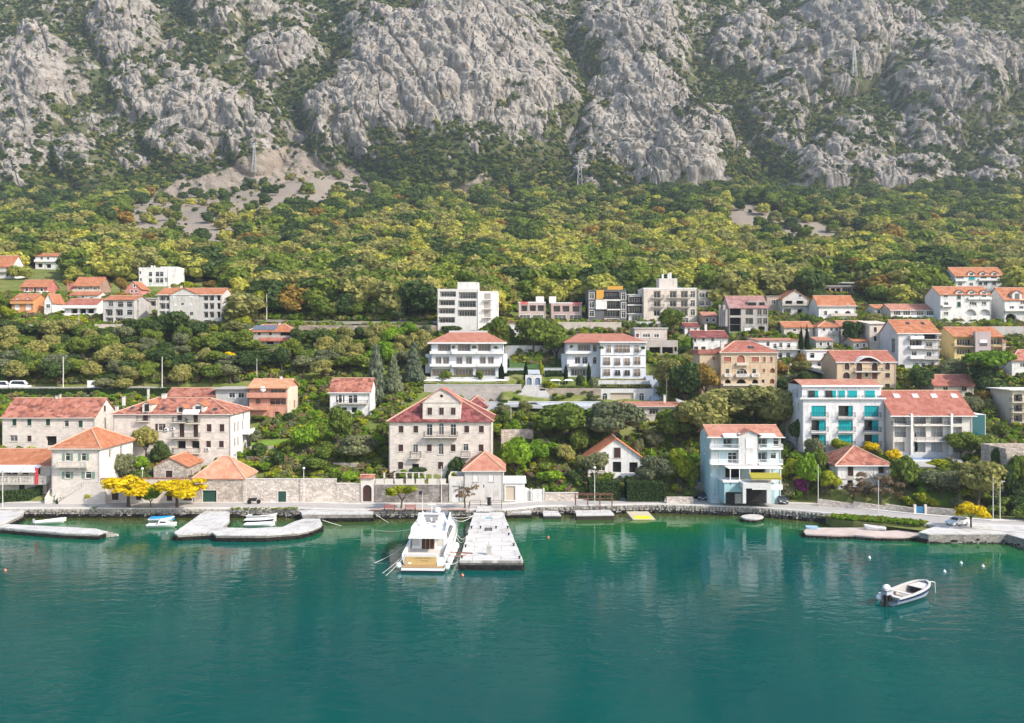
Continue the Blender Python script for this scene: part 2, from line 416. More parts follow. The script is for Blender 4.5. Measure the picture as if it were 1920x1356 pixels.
        if style in 'LT':
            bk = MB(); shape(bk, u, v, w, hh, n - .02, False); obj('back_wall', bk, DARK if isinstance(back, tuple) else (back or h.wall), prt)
            if len(fr.v): obj('door_frame', fr, col if (col and style == 'L') else (IRON if style == 'T' else WHITE), prt)
            shape(pane, gu, gv, gw, gh, n + .01, False); obj('pane', pane, pane_m or GLASS, prt)
        if style == 'T':
            sm = MB(); K = 10; f0, f1 = back if isinstance(back, tuple) else (0, 1)
            for k in range(K):
                a0 = u + w * (f0 + (f1 - f0) * k / K); a1 = u + w * (f0 + (f1 - f0) * (k + 1) / K); z = -.12 - .05 * (k % 2); z2 = -.12 - .05 * ((k + 1) % 2)
                sm.poly(m(a0, v + .05, z), m(a1, v + .05, z2), m(a1, v + hh, z2), m(a0, v + hh, z))
            obj('blind', sm, TEALC, prt)
        if rail:
            rm = MB(); p = m(u, v, -.06); q2 = m(u + w, v, -.06); rail_mesh(rm, p, q2, min(.95, hh * .4), rail)
            obj('railing', rm, WHITE if rail in ('baluster', 'solid') else IRON, prt)
        return prt
    # walls ------------------------------------------------------------------
    def _panel(h, mb, face, W, Ht):
        m = h.M(face); ops = h.ops[face]; v0 = -h.fnd
        vs = sorted({v0, Ht} | {x for o in ops for x in (o[1], o[1] + o[3]) if v0 < x < Ht})
        for a, b in zip(vs, vs[1:]):
            c = (a + b) / 2; act = sorted((o[0], o[0] + o[2]) for o in ops if o[1] < c < o[1] + o[3]); u = 0
            for (p, q) in act:
                if p > u: mb.poly(m(u, a), m(p, a), m(p, b), m(u, b))
                u = max(u, q)
            if u < W: mb.poly(m(u, a), m(W, a), m(W, b), m(u, b))
        for (u, v, w, hh, r, arch, st) in ops:
            top = v + hh
            if arch:
                ra = w / 2; cx = u + ra; cv = top - ra; K = 8
                A = [(cx + ra * math.cos(math.pi * k / K), cv + ra * math.sin(math.pi * k / K)) for k in range(K + 1)]
                for k in range(K):
                    cor = (u + w, top) if k < K / 2 else (u, top)
                    mb.poly(m(*cor), m(*A[k + 1]), m(*A[k])); mb.poly(m(*A[k]), m(*A[k + 1]), m(*A[k + 1], -r), m(*A[k], -r))
                mb.poly(m(cx, top), m(u + w, top), m(*A[K // 2])) ; top = cv
            mb.poly(m(u, v), m(u + w, v), m(u + w, v, -r), m(u, v, -r))
            mb.poly(m(u, v), m(u, v, -r), m(u, top, -r), m(u, top)); mb.poly(m(u + w, v), m(u + w, top), m(u + w, top, -r), m(u + w, v, -r))
            if not arch: mb.poly(m(u, top), m(u, top, -r), m(u + w, top, -r), m(u + w, top))
    def done(h):
        mb = MB(); h._panel(mb, 'F', h.W, h.Ht)
        for fc in 'RL':
            if fc in h.sidem: q = MB(); h._panel(q, fc, h.dep, h.Ht); obj('side_wall', q, h.sidem[fc], h.root)
            else: h._panel(mb, fc, h.dep, h.Ht)
        W, D, H_ = h.W, h.dep, h.Ht
        mb.poly((0, D, -h.fnd), (0, D, H_), (W, D, H_), (W, D, -h.fnd)); mb.poly((0, 0, H_ - .02), (W, 0, H_ - .02), (W, D, H_ - .02), (0, D, H_ - .02))
        mb.add(h.gab.v, h.gab.f)
        h.wallobj = obj('wall', mb, h.wall, h.root)
        if h.dep > 6 and H_ > 4:
            for x in (.18, W - .18): q = MB(); q.cyl((x, -.07, -.2), (x, -.07, H_ - .05), .055, .055, 6); obj('drainpipe', q, CONC, h.root)
        return h
    # roofs ------------------------------------------------------------------
    def roof(h, kind, ypk, mat_, over=0.45, t=0.16, fascia=None, inset=None, ridge=True, ov2=None):
        W, D, Ht = h.W, h.dep, h.Ht; o = over; o2 = over * .6 if ov2 is None else ov2
        mb = MB(); rg = []
        if kind == 'gx':
            zr = h.zat(ypk, D / 2); sl = (zr - Ht) / (D / 2); ze = Ht - sl * o + .05; zr += .05
            mb.solid([(-o2,-o,ze),(W+o2,-o,ze),(W+o2,D/2,zr),(-o2,D/2,zr),(W+o2,D+o,ze),(-o2,D+o,ze)], [(0,1,2,3),(3,2,4,5)], t)
            for x in (0, W): h.gab.poly((x, 0, Ht - .03), (x, D, Ht - .03), (x, D / 2, zr - .1))
            rg = [((-o2, D/2, zr), (W + o2, D/2, zr))]
            h.slope = (Ht, sl)
        elif kind == 'gy':
            zr = h.zat(ypk, 0); sl = (zr - Ht) / (W / 2); ze = Ht - sl * o + .05; zr += .05
            mb.solid([(-o,-o2,ze),(W/2,-o2,zr),(W/2,D+o2,zr),(-o,D+o2,ze),(W+o,-o2,ze),(W+o,D+o2,ze)], [(0,1,2,3),(1,4,5,2)], t)
            for y in (0, D): h.gab.poly((0, y, Ht - .03), (W, y, Ht - .03), (W / 2, y, zr - .1))
            rg = [((W/2, -o2, zr), (W/2, D + o2, zr))]
        elif kind == 'hip':
            if W >= D:
                i = D / 2 if inset is None else inset; zr = h.zat(ypk, D / 2); a, b = (i, D/2, zr), (W - i, D/2, zr)
            else:
                i = W / 2 if inset is None else inset; zr = h.zat(ypk, i); a, b = (W/2, i, zr), (W/2, D - i, zr)
            sl = (zr - Ht) / (D / 2 if W >= D else W / 2); ze = Ht - sl * o + .05
            c = [(-o,-o,ze),(W+o,-o,ze),(W+o,D+o,ze),(-o,D+o,ze)]
            if W >= D: fs = [(0,1,5,4),(1,2,5),(2,3,4,5),(3,0,4)]
            else: fs = [(0,1,4),(1,2,5,4),(2,3,5),(3,0,4,5)]
            if (Vector(a) - Vector(b)).length < .2:
                mb.solid(c + [a], [(0,1,4),(1,2,4),(2,3,4),(3,0,4)], t); b = a
            else: mb.solid(c + [a, b], fs, t); rg.append((a, b))
            if W >= D: rg += [(c[0], a), (c[1], b), (c[2], b), (c[3], a)]
            else: rg += [(c[0], a), (c[1], a), (c[2], b), (c[3], b)]
            h.slope = (Ht, sl)
        elif kind == 'mono':
            zr = h.zat(ypk, D); ze = Ht - (zr - Ht) / D * o + .05
            mb.solid([(-o2,-o,ze),(W+o2,-o,ze),(W+o2,D,zr+.05),(-o2,D,zr+.05)], [(0,1,2,3)], t)
            for x in (0, W): h.gab.poly((x, 0, Ht - .03), (x, D, Ht - .03), (x, D, zr - .1))
            h.gab.poly((0, D, Ht - .03), (W, D, Ht - .03), (W, D, zr - .1), (0, D, zr - .1)); h.slope = (Ht, (zr - Ht) / D)
        elif kind == 'flat':
            mb.box(-o, -o, Ht, W + o, D + o, Ht + .22)
        h.roofobj = obj('roof', mb, mat_, h.root)
        if ridge and rg:
            for a, b in rg:
                r = MB(); r.cyl(Vector(a) + Vector((0,0,.02)), Vector(b) + Vector((0,0,.02)), .16, .16, 6); obj('ridge_tiles', r, RIDGE, h.roofobj)
        if fascia and kind != 'flat':
            f = MB(); ze2 = min(v[2] for v in mb.v); f.box(-o, -o - .04, ze2 - .02, W + o, -o, ze2 + t + .02); obj('gutter', f, fascia, h.roofobj)
        return h
    def parapet(h, hh=0.6, mat_=None, t=0.22):
        mb = MB(); W, D, z = h.W, h.dep, h.Ht; e = .02
        mb.box(-e,-e,z,W+e,t,z+hh); mb.box(-e,D-t,z,W+e,D+e,z+hh); mb.box(-e,t,z,t,D-t,z+hh); mb.box(W-t,t,z,W+e,D-t,z+hh)
        obj('parapet', mb, mat_ or h.wall, h.root); return h
    # extras -----------------------------------------------------------------
    def box(h, name, x0, x1, y0, y1, d0, d1, mat_, parent=None, label=None):
        """a block given by its outline in the photo (y0 top, y1 bottom) and its depth in metres behind the front"""
        s = F / (h.Y + d0); mb = MB()
        mb.box(h.xat(x0, d0), d0, h.zat(y1, d0), h.xat(x1, d0), d1, h.zat(y0, d0)); o = obj(name, mb, mat_, parent or h.root)
        if label: o['label'] = label
        return o
    def bal(h, x0, x1, ys, rh, out=1.1, style='bars', slab=None, railm=None, t=0.2, face='F', brackets=False):
        u0, v = h.uv(x0, ys); u1, _ = h.uv(x1, ys); mb = MB(); mb.box(u0, -out, v - t, u1, -.005, v)
        if brackets:
            n = max(2, int((u1 - u0) / 1.5))
            for k in range(n + 1): x = u0 + .1 + (u1 - u0 - .5) * k / n; mb.box(x, -out * .7, v - t - .35, x + .25, -.005, v - t)
        b = obj('balcony', mb, slab or CREAMW, h.root); r = MB(); hh = rh / h.s; e = .06
        rail_mesh(r, (u0 + e, -out + e, v), (u1 - e, -out + e, v), hh, style)
        rail_mesh(r, (u0 + e, 0, v), (u0 + e, -out + e, v), hh, style); rail_mesh(r, (u1 - e, -out + e, v), (u1 - e, 0, v), hh, style)
        obj('railing', r, railm or (WHITE if style in ('baluster', 'solid') else IRON), b); return b
    def sidebal(h, face, d0, d1, z, out=1.2, rh=1.0, style='bars', slab=None):
        X = h.W if face == 'R' else 0; sg = 1 if face == 'R' else -1; mb = MB(); a, b_ = sorted((X + sg * .005, X + sg * out)); mb.box(a, d0, z - .2, b_, d1, z)
        b = obj('balcony', mb, slab or CREAMW, h.root); r = MB(); x = X + sg * (out - .06)
        rail_mesh(r, (x, d0 + .05, z), (x, d1 - .05, z), rh, style); rail_mesh(r, (X, d0 + .05, z), (x, d0 + .05, z), rh, style); obj('railing', r, IRON if style == 'bars' else WHITE, b)
    def chim(h, px, ypx, hh=1.1, w=0.55, d=None, mat_=None):
        d = h.dep / 2 if d is None else d; x = h.xat(px, d); z1 = h.zat(ypx, d); mb = MB(); mb.box(x - w / 2, d - w / 2, z1 - hh - .8, x + w / 2, d + w / 2, z1)
        c = obj('chimney', mb, mat_ or stucco((.66, .62, .56)), h.roofobj); k = MB(); k.box(x - w / 2 - .08, d - w / 2 - .08, z1 + .002, x + w / 2 + .08, d + w / 2 + .08, z1 + .1); obj('cap', k, CONC, c) if False else obj('chimney_cap', k, CONC, h.roofobj)
    def skylight(h, px, py, w=.8, l=1.1, mat_=None):
        Ht, sl = h.slope; d = 0.2
        for _ in range(30):       # depth at which the photo row meets the roof slope
            z = h.zat(py, d); d = max(0.1, min(h.dep / 2, (z - Ht) / sl)) * .5 + d * .5
        x = h.xat(px, d); c = l / math.sqrt(1 + sl * sl) / 2; mb = MB()
        q = [(x - w/2, d - c, Ht + sl * (d - c) + .16), (x + w/2, d - c, Ht + sl * (d - c) + .16), (x + w/2, d + c, Ht + sl * (d + c) + .16), (x - w/2, d + c, Ht + sl * (d + c) + .16)]
        mb.solid(q, [(0, 1, 2, 3)], .14); obj('skylight', mb, mat_ or GLASS, h.roofobj)
    def dormer(h, px, ypk, yb, w=1.9, wall=None, mat_=None, wstyle='W', wcol=None):
        Ht, sl = h.slope; u, v0 = h.uv(px, yb); _, vp = h.uv(px, ypk); d0 = max(.25, (v0 - Ht) / sl + .1); ve = vp - w * .32
        dd = max(d0 + .8, (ve - Ht) / sl + .2); dp = max(dd, (vp - Ht) / sl + .1); m = MB(); a, b = u - w / 2, u + w / 2; zb_ = Ht - .1
        m.poly((a,d0,zb_),(b,d0,zb_),(b,d0,ve),(u,d0,vp-.08),(a,d0,ve)); m.poly((a,d0,zb_),(a,d0,ve),(a,dd,ve),(a,dd,zb_)); m.poly((b,d0,zb_),(b,dd,zb_),(b,dd,ve),(b,d0,ve))
        dm = obj('dormer', m, wall or h.wall, h.root); r = MB(); o = .22
        r.solid([(a-o,d0-o,ve-.1),(u,d0-o,vp),(u,dp+.3,vp),(a-o,dd+.3,ve-.1),(b+o,d0-o,ve-.1),(b+o,dd+.3,ve-.1)], [(0,1,2,3),(1,4,5,2)], .12); obj('roof', r, mat_, dm)
        g = MB(); ww = w * .5; hh = max(.5, (ve - max(zb_, v0)) * .95); z0 = max(zb_ + .1, v0); g.poly((u-ww/2,d0-.03,z0),(u+ww/2,d0-.03,z0),(u+ww/2,d0-.03,z0+hh),(u-ww/2,d0-.03,z0+hh)); obj('pane', g, wcol or GLASS, dm); return dm
    def ac(h, px, py):
        u, v = h.uv(px, py); mb = MB(); mb.box(u - .42, -.34, v - .3, u + .42, -.02, v + .3); a = obj('air_conditioner', mb, WHITE, h.root)
        f = MB(); f.cyl((u - .08, -.35, v), (u - .08, -.345, v), .22, .22, 10); obj('fan_grille', f, IRON, a)
    def awning(h, x0, x1, y0, y1, out=1.5, mat_=None, name='awning'):
        u0, v0 = h.uv(x0, y0); u1, v1 = h.uv(x1, y1); mb = MB()
        mb.solid([(u0,-out,v1),(u1,-out,v1),(u1,-.02,v0),(u0,-.02,v0)], [(0,1,2,3)], .04); mb.poly((u0,-out,v1),(u1,-out,v1),(u1,-out,v1-.2),(u0,-out,v1-.2)); return obj(name, mb, mat_ or WHITE, h.root)
    def quoins(h, mat_=None):
        m = mat_ or CREAMW; mb = MB(); k = 0; z = 0.05
        while z < h.Ht - .4:
            w_ = .5 if k % 2 else .32
            for x in (-.02, h.W + .02 - w_): mb.box(x, -.03, z, x + w_, .02, z + .38)
            z += .42; k += 1
        obj('quoins', mb, m, h.root)['kind'] = 'stuff'
def empty_part(nm, parent):
    o = bpy.data.objects.new(nm, None); COL.objects.link(o); o.parent = parent; o.empty_display_size = .1; return o
def simple_wall(name, label, cat, x0, x1, yb, yt, mat_, thick=0.5, Y=None, coping=None, Y1=None, fnd=1.5, group=None, yt1=None, copname='coping'):
    """free-standing wall between two photo columns"""
    Ya = Y or hit(x0, yb); Yb = Y1 or Y or hit(x1, yb); a = P(x0, yb, Ya); b = P(x1, yb, Yb); ta = (yb - yt) * Ya / F; tb = (yb - (yt1 or yt)) * Ya / F
    root = empty(name, a, label, cat, group); d = b - a; d.z = 0; L = d.length; d.normalize(); root.rotation_euler = (0, 0, math.atan2(d.y, d.x))
    mb = MB(); vs = [(0,0,-fnd),(L,0,-fnd),(L,thick,-fnd),(0,thick,-fnd),(0,0,ta),(L,0,tb),(L,thick,tb),(0,thick,ta)]
    mb.add(vs, [(0,3,2,1),(4,5,6,7),(0,1,5,4),(1,2,6,5),(2,3,7,6),(3,0,4,7)]); obj('wall', mb, mat_, root)
    if coping:
        c = MB(); c.add([(-.05,-.08,ta+.003),(L+.05,-.08,tb+.003),(L+.05,thick+.08,tb+.003),(-.05,thick+.08,ta+.003),(-.05,-.08,ta+.14),(L+.05,-.08,tb+.14),(L+.05,thick+.08,tb+.14),(-.05,thick+.08,ta+.14)], [(0,3,2,1),(4,5,6,7),(0,1,5,4),(1,2,6,5),(2,3,7,6),(3,0,4,7)])
        obj(copname, c, coping, root)
    root['wl'] = L; del root['wl']; return root, L, ta
# ---------------------------------------------------------------- water
def water_mat():
    m, nt, b = new_mat('sea_water'); tc = N(nt, 'ShaderNodeTexCoord'); sx = N(nt, 'ShaderNodeSeparateXYZ'); nt.links.new(tc.outputs['Object'], sx.inputs[0])
    at_ = N(nt, 'ShaderNodeAttribute', attribute_name='shore')
    n1 = N(nt, 'ShaderNodeTexNoise', i_Scale=0.035, i_Detail=3.0, i_Roughness=0.55); nt.links.new(tc.outputs['Object'], n1.inputs['Vector'])
    k = math_(nt, 'ADD', at_.outputs['Fac'], math_(nt, 'MULTIPLY', math_(nt, 'SUBTRACT', n1.outputs[0], 0.5), 0.75))
    # sea bed colour: deep teal offshore, green over sand and weed close in
    col = ramp(nt, k, [(0.0, (0.0001, 0.056, 0.054)), (0.22, (0.0001, 0.068, 0.058)), (0.42, (0.0004, 0.086, 0.050)), (0.66, (0.010, 0.100, 0.024)), (0.92, (0.060, 0.066, 0.014))])
    nt.links.new(col, b.inputs['Base Color']); b.inputs['Roughness'].default_value = 0.04; b.inputs['IOR'].default_value = 1.33
    b.inputs['Specular IOR Level'].default_value = 0.24; b.inputs['Specular Tint'].default_value = (.45, .95, .93, 1)
    mp = N(nt, 'ShaderNodeMapping'); mp.inputs['Scale'].default_value = (0.55, 1.0, 1); mp.inputs['Rotation'].default_value = (0, 0, R(12)); nt.links.new(tc.outputs['Object'], mp.inputs[0])
    a = N(nt, 'ShaderNodeTexNoise', i_Scale=0.55, i_Detail=2.0, i_Roughness=0.5, i_Distortion=0.6); nt.links.new(mp.outputs[0], a.inputs['Vector'])
    c = N(nt, 'ShaderNodeTexNoise', i_Scale=2.3, i_Detail=2.0, i_Roughness=0.5, i_Distortion=0.4); nt.links.new(mp.outputs[0], c.inputs['Vector'])
    g = N(nt, 'ShaderNodeTexNoise', i_Scale=0.03, i_Detail=2.0); nt.links.new(tc.outputs['Object'], g.inputs['Vector'])
    amp = ramp(nt, g.outputs[0], [(0.35, (.35,) * 3), (0.62, (1,) * 3)])
    hsum = math_(nt, 'MULTIPLY', math_(nt, 'ADD', math_(nt, 'MULTIPLY', a.outputs[0], 0.34), math_(nt, 'MULTIPLY', c.outputs[0], 0.05)), amp)
    bp = N(nt, 'ShaderNodeBump', i_Strength=1.0, i_Distance=0.22); nt.links.new(hsum, bp.inputs['Height']); nt.links.new(bp.outputs[0], b.inputs['Normal'])
    return m
def grid_mesh(name, X, Y, Z, m, attrs=None, smooth=True):
    r, c = X.shape; v = np.stack([X, Y, Z], -1).reshape(-1, 3); i = np.arange(r * c).reshape(r, c)
    f = np.stack([i[:-1, :-1], i[:-1, 1:], i[1:, 1:], i[1:, :-1]], -1).reshape(-1, 4)
    me = bpy.data.meshes.new(name); me.vertices.add(len(v)); me.vertices.foreach_set('co', v.ravel())
    me.loops.add(f.size); me.loops.foreach_set('vertex_index', f.ravel().astype(np.int32)); me.polygons.add(len(f))
    me.polygons.foreach_set('loop_start', np.arange(0, f.size, 4, dtype=np.int32)); me.polygons.foreach_set('loop_total', np.full(len(f), 4, np.int32))
    me.polygons.foreach_set('use_smooth', np.full(len(f), smooth)); me.update(calc_edges=True)
    for k, a in (attrs or {}).items():
        t = me.attributes.new(k, 'FLOAT', 'POINT'); t.data.foreach_set('value', a.ravel().astype(np.float32))
    me.materials.append(m); o = bpy.data.objects.new(name, me); COL.objects.link(o); return o
xs = np.concatenate([[-1500, -700, -300], np.linspace(-150, 150, 151), [300, 700, 1500]]); ys = np.concatenate([[-1200, -400, -100, 0, 30], np.linspace(50, 200, 110)])
XX, YY = np.meshgrid(xs, ys); ee = edge(np.clip(XX, -130, 130)); dd_ = ee - YY
sh = np.clip(0.60 * np.exp(-np.maximum(dd_, 0) / 13.0) + 0.42 * np.exp(-np.maximum(dd_, 0) / 45.0), 0, 1)
sh += 0.22 * np.exp(-(((XX - 14) / 9) ** 2 + ((YY - 142) / 11) ** 2)) - 0.25 * np.exp(-(((XX - 50) / 22) ** 2 + ((YY - 135) / 14) ** 2))
water = grid_mesh('sea', XX, YY, XX * 0, water_mat(), {'shore': sh}); water['kind'] = 'structure'
water['label'] = 'calm teal bay with green shallows along the quay'

# ---------------------------------------------------------------- quay, road, landing stages
QST = stone((.36, .33, .29), .55, .38, .5, rubble=True); WETST = plain('wet_black_rock', (.018, .016, .013), .5, var=.4)
ROADM = plain('worn_asphalt', (.39, .368, .34), .9, scale=.35, var=.16); PAVEM = plain('pale_paving', (.60, .565, .52), .9, scale=.6, var=.18)
def ribbon(name, f0, f1, z0, zt, m, n=240, x0=-135, x1=135, kind=True):
    """strip that follows the quay edge, from offset f0 to f1 behind it"""
    xs = np.linspace(x0, x1, n); mb = MB(); vs = []; fs = []
    for x in xs:
        y = float(edge(x)); s_ = float(shelf(x)); a, b = f0 + (s_ if f0 > 2 else 0), f1 + (s_ if f1 > 2 else 0); vs += [(x, y + a, z0), (x, y + a, zt), (x, y + b, zt)]
    for i in range(n - 1):
        a = i * 3; fs += [(a, a + 3, a + 4, a + 1), (a + 1, a + 4, a + 5, a + 2)]
    mb.add(vs, fs); o = obj(name, mb, m); 
    if kind: o['kind'] = 'structure'
    return o
ribbon('quay_wall', 0, .9, -2, 1.62, QST); ribbon('waterline_weed', -.06, .5, -2, .66, WETST); ribbon('road', .95, 6.0, 1.55, 1.60, ROADM); ribbon('quay_coping', -.08, .75, 1.50, 1.74, PAVEM)
ribbon('pavement', 6.05, 7.2, 1.55, 1.72, PAVEM)
random.seed(3); mb = MB(); mw = MB()
def boulder(mb, c, r, fl=.7):
    p = [Vector((random.uniform(-1, 1), random.uniform(-1, 1), random.uniform(-1, 1))) for _ in range(3)]
    vs = []; 
    for i in range(8):
        q = Vector(((i & 1) * 2 - 1, (i >> 1 & 1) * 2 - 1, (i >> 2 & 1) * 2 - 1)) * .8
        q = Vector((q.x * random.uniform(.6, 1.1), q.y * random.uniform(.6, 1.1), q.z * random.uniform(.6, 1.05) * fl)); vs.append((c[0] + q.x * r, c[1] + q.y * r, c[2] + q.z * r))
    mb.add(vs, [(0,2,3,1),(4,5,7,6),(0,1,5,4),(1,3,7,5),(3,2,6,7),(2,0,4,6)])
x = -118.0
while x < 118:
    y = float(edge(x))
    for z in (.35, .75, 1.15, 1.4): 
        if random.random() < .9: boulder(mb, (x + random.uniform(-.15, .15), y - .08, z), random.uniform(.22, .36))
    if random.random() < .95: boulder(mw, (x + random.uniform(-.3, .3), y - random.uniform(.1, .5), random.uniform(-.05, .4)), random.uniform(.35, .7))
    x += random.uniform(.42, .66)
def stuffed(name, mb, m, label): o = obj(name, mb, m); o['kind'] = 'stuff'; o['label'] = label; return o
stuffed('quay_stones', mb, plain('quay_stone', (.40, .37, .32), .9, var=.4, scale=1.3), 'rough grey facing stones of the quay wall')
stuffed('waterline_rocks', mw, WETST, 'black wet rocks along the foot of the quay')
def slab_mat():
    m, nt, b = new_mat('sun_bleached_concrete'); tc = N(nt, 'ShaderNodeTexCoord'); br = N(nt, 'ShaderNodeTexBrick'); nt.links.new(tc.outputs['Object'], br.inputs['Vector']); br.inputs['Scale'].default_value = 1
    for a, x in (('Brick Width', 4.2), ('Row Height', 3.1), ('Mortar Size', .05), ('Mortar Smooth', .4)): br.inputs[a].default_value = x
    br.inputs['Color1'].default_value = (.50, .485, .46, 1); br.inputs['Color2'].default_value = (.56, .545, .52, 1); br.inputs['Mortar'].default_value = (.27, .25, .22, 1)
    a = N(nt, 'ShaderNodeTexNoise', i_Scale=.5, i_Detail=7.0, i_Roughness=.75); c = N(nt, 'ShaderNodeTexNoise', i_Scale=5.0, i_Detail=3.0)
    for n in (a, c): nt.links.new(tc.outputs['Object'], n.inputs['Vector'])
    col = mixc(nt, 1.0, br.outputs['Color'], ramp(nt, a.outputs[0], [(.34, (.62, .60, .56)), (.47, (.96, .95, .94)), (.6, (1.05, 1.05, 1.05)), (.72, (.78, .74, .68))]), 'MULTIPLY')
    col = mixc(nt, .3, col, mixc(nt, 1.0, col, ramp(nt, c.outputs[0], [(.35, (.6, .6, .6)), (.6, (1.2, 1.2, 1.2))]), 'MULTIPLY')); nt.links.new(col, b.inputs['Base Color']); b.inputs['Roughness'].default_value = .9; b.inputs['Specular IOR Level'].default_value = .2; return m
PIERTOP = slab_mat()
def pier(name, pts, z, label, m=PIERTOP, skirt=None, group=None, cat='pier', rocks=True, zb=-1.2, cop=.22):
    """concrete landing with a pale top, standing on dark wet stonework"""
    w_ = [P(a, b, z=z) for a, b in pts]; c = sum(w_, Vector()) / len(w_); root = empty(name, (c.x, c.y, 0), label, cat, group)
    fine = []
    for a, b in zip(w_, w_[1:] + w_[:1]):
        n = max(1, int((b - a).length / 1.2))
        for k in range(n): q = a + (b - a) * (k / n); fine.append((q.x - c.x + random.uniform(-.06, .06), q.y - c.y + random.uniform(-.06, .06)))
    t = MB(); t.prism(fine, z - cop, z); obj('deck', t, m, root)
    ins = [(p[0] * .985, p[1] * .985) for p in fine]; s = MB(); s.prism(ins, zb, z - cop - .002); obj('base', s, skirt or QST, root)
    if rocks: k_ = MB(); k_.prism([(p[0] * 1.001, p[1] * 1.001) for p in fine], zb, min(.7, z * .55)); obj('waterline', k_, WETST, root)
    if rocks:
        r = MB()
        for a, b in zip(fine, fine[1:] + fine[:1]):
            L = math.hypot(b[0] - a[0], b[1] - a[1]); n = max(1, int(L / .55))
            for k in range(n):
                x = a[0] + (b[0] - a[0]) * k / n; y = a[1] + (b[1] - a[1]) * k / n; boulder(r, (x, y, random.uniform(-.1, z * .45)), random.uniform(.22, .4))
        q = obj('waterline_rocks', r, WETST, root); q['kind'] = 'stuff'
    return root
L1 = pier('breakwater', [(-60,980),(0,982),(100,987),(180,991),(198,996),(185,1001),(120,999),(60,994),(0,989),(-60,988)], 1.0, 'long low concrete breakwater at the left edge in front of the orange roofed house')
br = MB(); 
for (a, b, r) in [(197,1000,.7),(205,1001,.6),(213,1003,.5),(190,1003,.6),(203,1004,.45),(218,1003,.4)]: p = P(a, b, z=.3); boulder(br, (p.x, p.y, .25), r)
pier('landing_ramp', [(-60,957),(46,955),(44,963),(20,975),(0,983),(-60,982)], 1.35, 'pale sloping landing at the far left leading onto the breakwater')
obj('tumbled_rocks', br, plain('quay_stone', (.40, .37, .32), .9), None); bpy.data.objects['tumbled_rocks']['kind'] = 'stuff'; bpy.data.objects['tumbled_rocks']['label'] = 'tumbled rocks at the broken end of the left breakwater'
pier('harbour_pier', [(386,957),(430,954),(430,976),(414,989),(470,990.5),(530,988),(552,978),(570,972.5),(600,972.5),(604,984),(588,992),(560,998.5),(500,1003),(404,1003),(398,998),(332,1002),(326,999)], 1.15, 'crooked white harbour pier with a hooked arm sheltering three rowing boats')
JETTY = pier('jetty', [(889,960),(943,960),(981,1051),(861,1051)], 1.45, 'broad straight white concrete jetty beside the moored motor yacht', cop=.4)
jc = P(920, 990, z=1.45)
def on(px, py, z): return P(px, py, z=z)
def small(name, label, cat, px, py, z, build, m, rz=0, group=None):
    """build(mb) fills a mesh in local metres; stands at a photo position on the level z"""
    p = on(px, py, z); mb = MB(); build(mb); o = obj(name, mb, m); o.location = p; o.rotation_euler = (0, 0, rz); return tag(o, label, cat, group)
small('mat', 'small teal mat lying near the shore end of the jetty', 'mat', 917, 971.5, 1.45, lambda b: b.box(-.65, -.35, .005, .65, .35, .05), TEALC)
def lad(b):
    for x in (-.55, .55): b.box(x - .06, -1.2, .01, x + .06, 1.2, .1)
    for k in range(4): b.box(-.49, -1.1 + k * .7, .02, .49, -.98 + k * .7, .09)
small('ladder', 'dark metal ladder lying flat in the middle of the jetty', 'ladder', 916, 993, 1.45, lad, IRON)
def tblock(b): b.box(-.35, -.3, 0, .35, .3, 1.2); b.box(-.42, -.38, 0, .42, .38, .12); b.box(-.4, -.36, 1.2, .4, .36, 1.3)
small('mooring_block', 'squat grey concrete block on the seaward end of the jetty', 'block', 917, 1040, 1.45, tblock, CONC)
small('plank', 'long grey plank lying along the left shore end of the jetty', 'plank', 889, 968.5, 1.45, lambda b: b.box(-.9, -.14, 0, .9, .14, .12), CONC)
small('plank', 'dark plank at the right edge halfway down the jetty', 'plank', 946, 994.5, 1.45, lambda b: b.box(-.8, -.16, 0, .8, .16, .14), CONC)
small('beam', 'rusty boarding beam across the seaward left edge of the jetty', 'beam', 872, 1038, 1.45, lambda b: b.box(-2.4, -.08, .05, 1.2, .08, .18), plain('rust', (.25, .09, .06), .8), rz=R(-12))
def boll(b): b.cyl((0,0,0),(0,0,.32),.13,.11,8); b.cyl((0,0,.32),(0,0,.42),.2,.2,8)
for i, (a, b_) in enumerate([(884,991),(876,1004),(873,1026),(866,1047),(952,991),(954,1004),(963,1024),(974,1048),(901,991),(930,991)]):
    small('bollard', 'dark iron mooring bollard on the edge of the jetty', 'bollard', a, b_, 1.45, boll, IRON, group='bollards along the jetty')
# gangway, its railing and the lectern-like box at its head
gw = empty('gangway', on(908, 955, 1.7), 'white gangway with dark railings joining the quay to the jetty', 'gangway')
g = MB(); g.box(-1.5, -2.2, -.05, 1.3, 2.6, .08); obj('deck', g, PIERTOP, gw)
for sx in (-2.9, 3.3):
    r = MB(); rail_mesh(r, (sx, -1.6, .05), (sx, 3, .05), 1.1, 'rails'); obj('railing', r, IRON, gw)
for a, b in ((-2.9, -.8), (1.3, 3.3)):
    r = MB(); rail_mesh(r, (a, 3, .05), (b, 3, .05), 1.1, 'rails'); obj('railing', r, IRON, gw)
def box_(b): b.box(-.35, -.25, 0, .35, .25, 1.35); b.box(-.42, -.32, 1.35, .42, .32, 1.47); b.box(-.3, -.27, .7, .3, -.25, 1.2)
small('meter_cabinet', 'dark upright service cabinet at the head of the gangway', 'cabinet', 917, 947, 1.7, box_, IRON)
pier('bathing_platform', [(955,951),(993,949),(996,961),(956,961)], 1.1, 'square pinkish bathing platform just right of the jetty head')
pier('floating_platform', [(1017,956.5),(1045,956.5),(1052,966),(1019,966)], .75, 'small white floating platform right of the bathing platform', rocks=False, skirt=plain('black_pontoon', (.03,.03,.03), .6), zb=-.3)
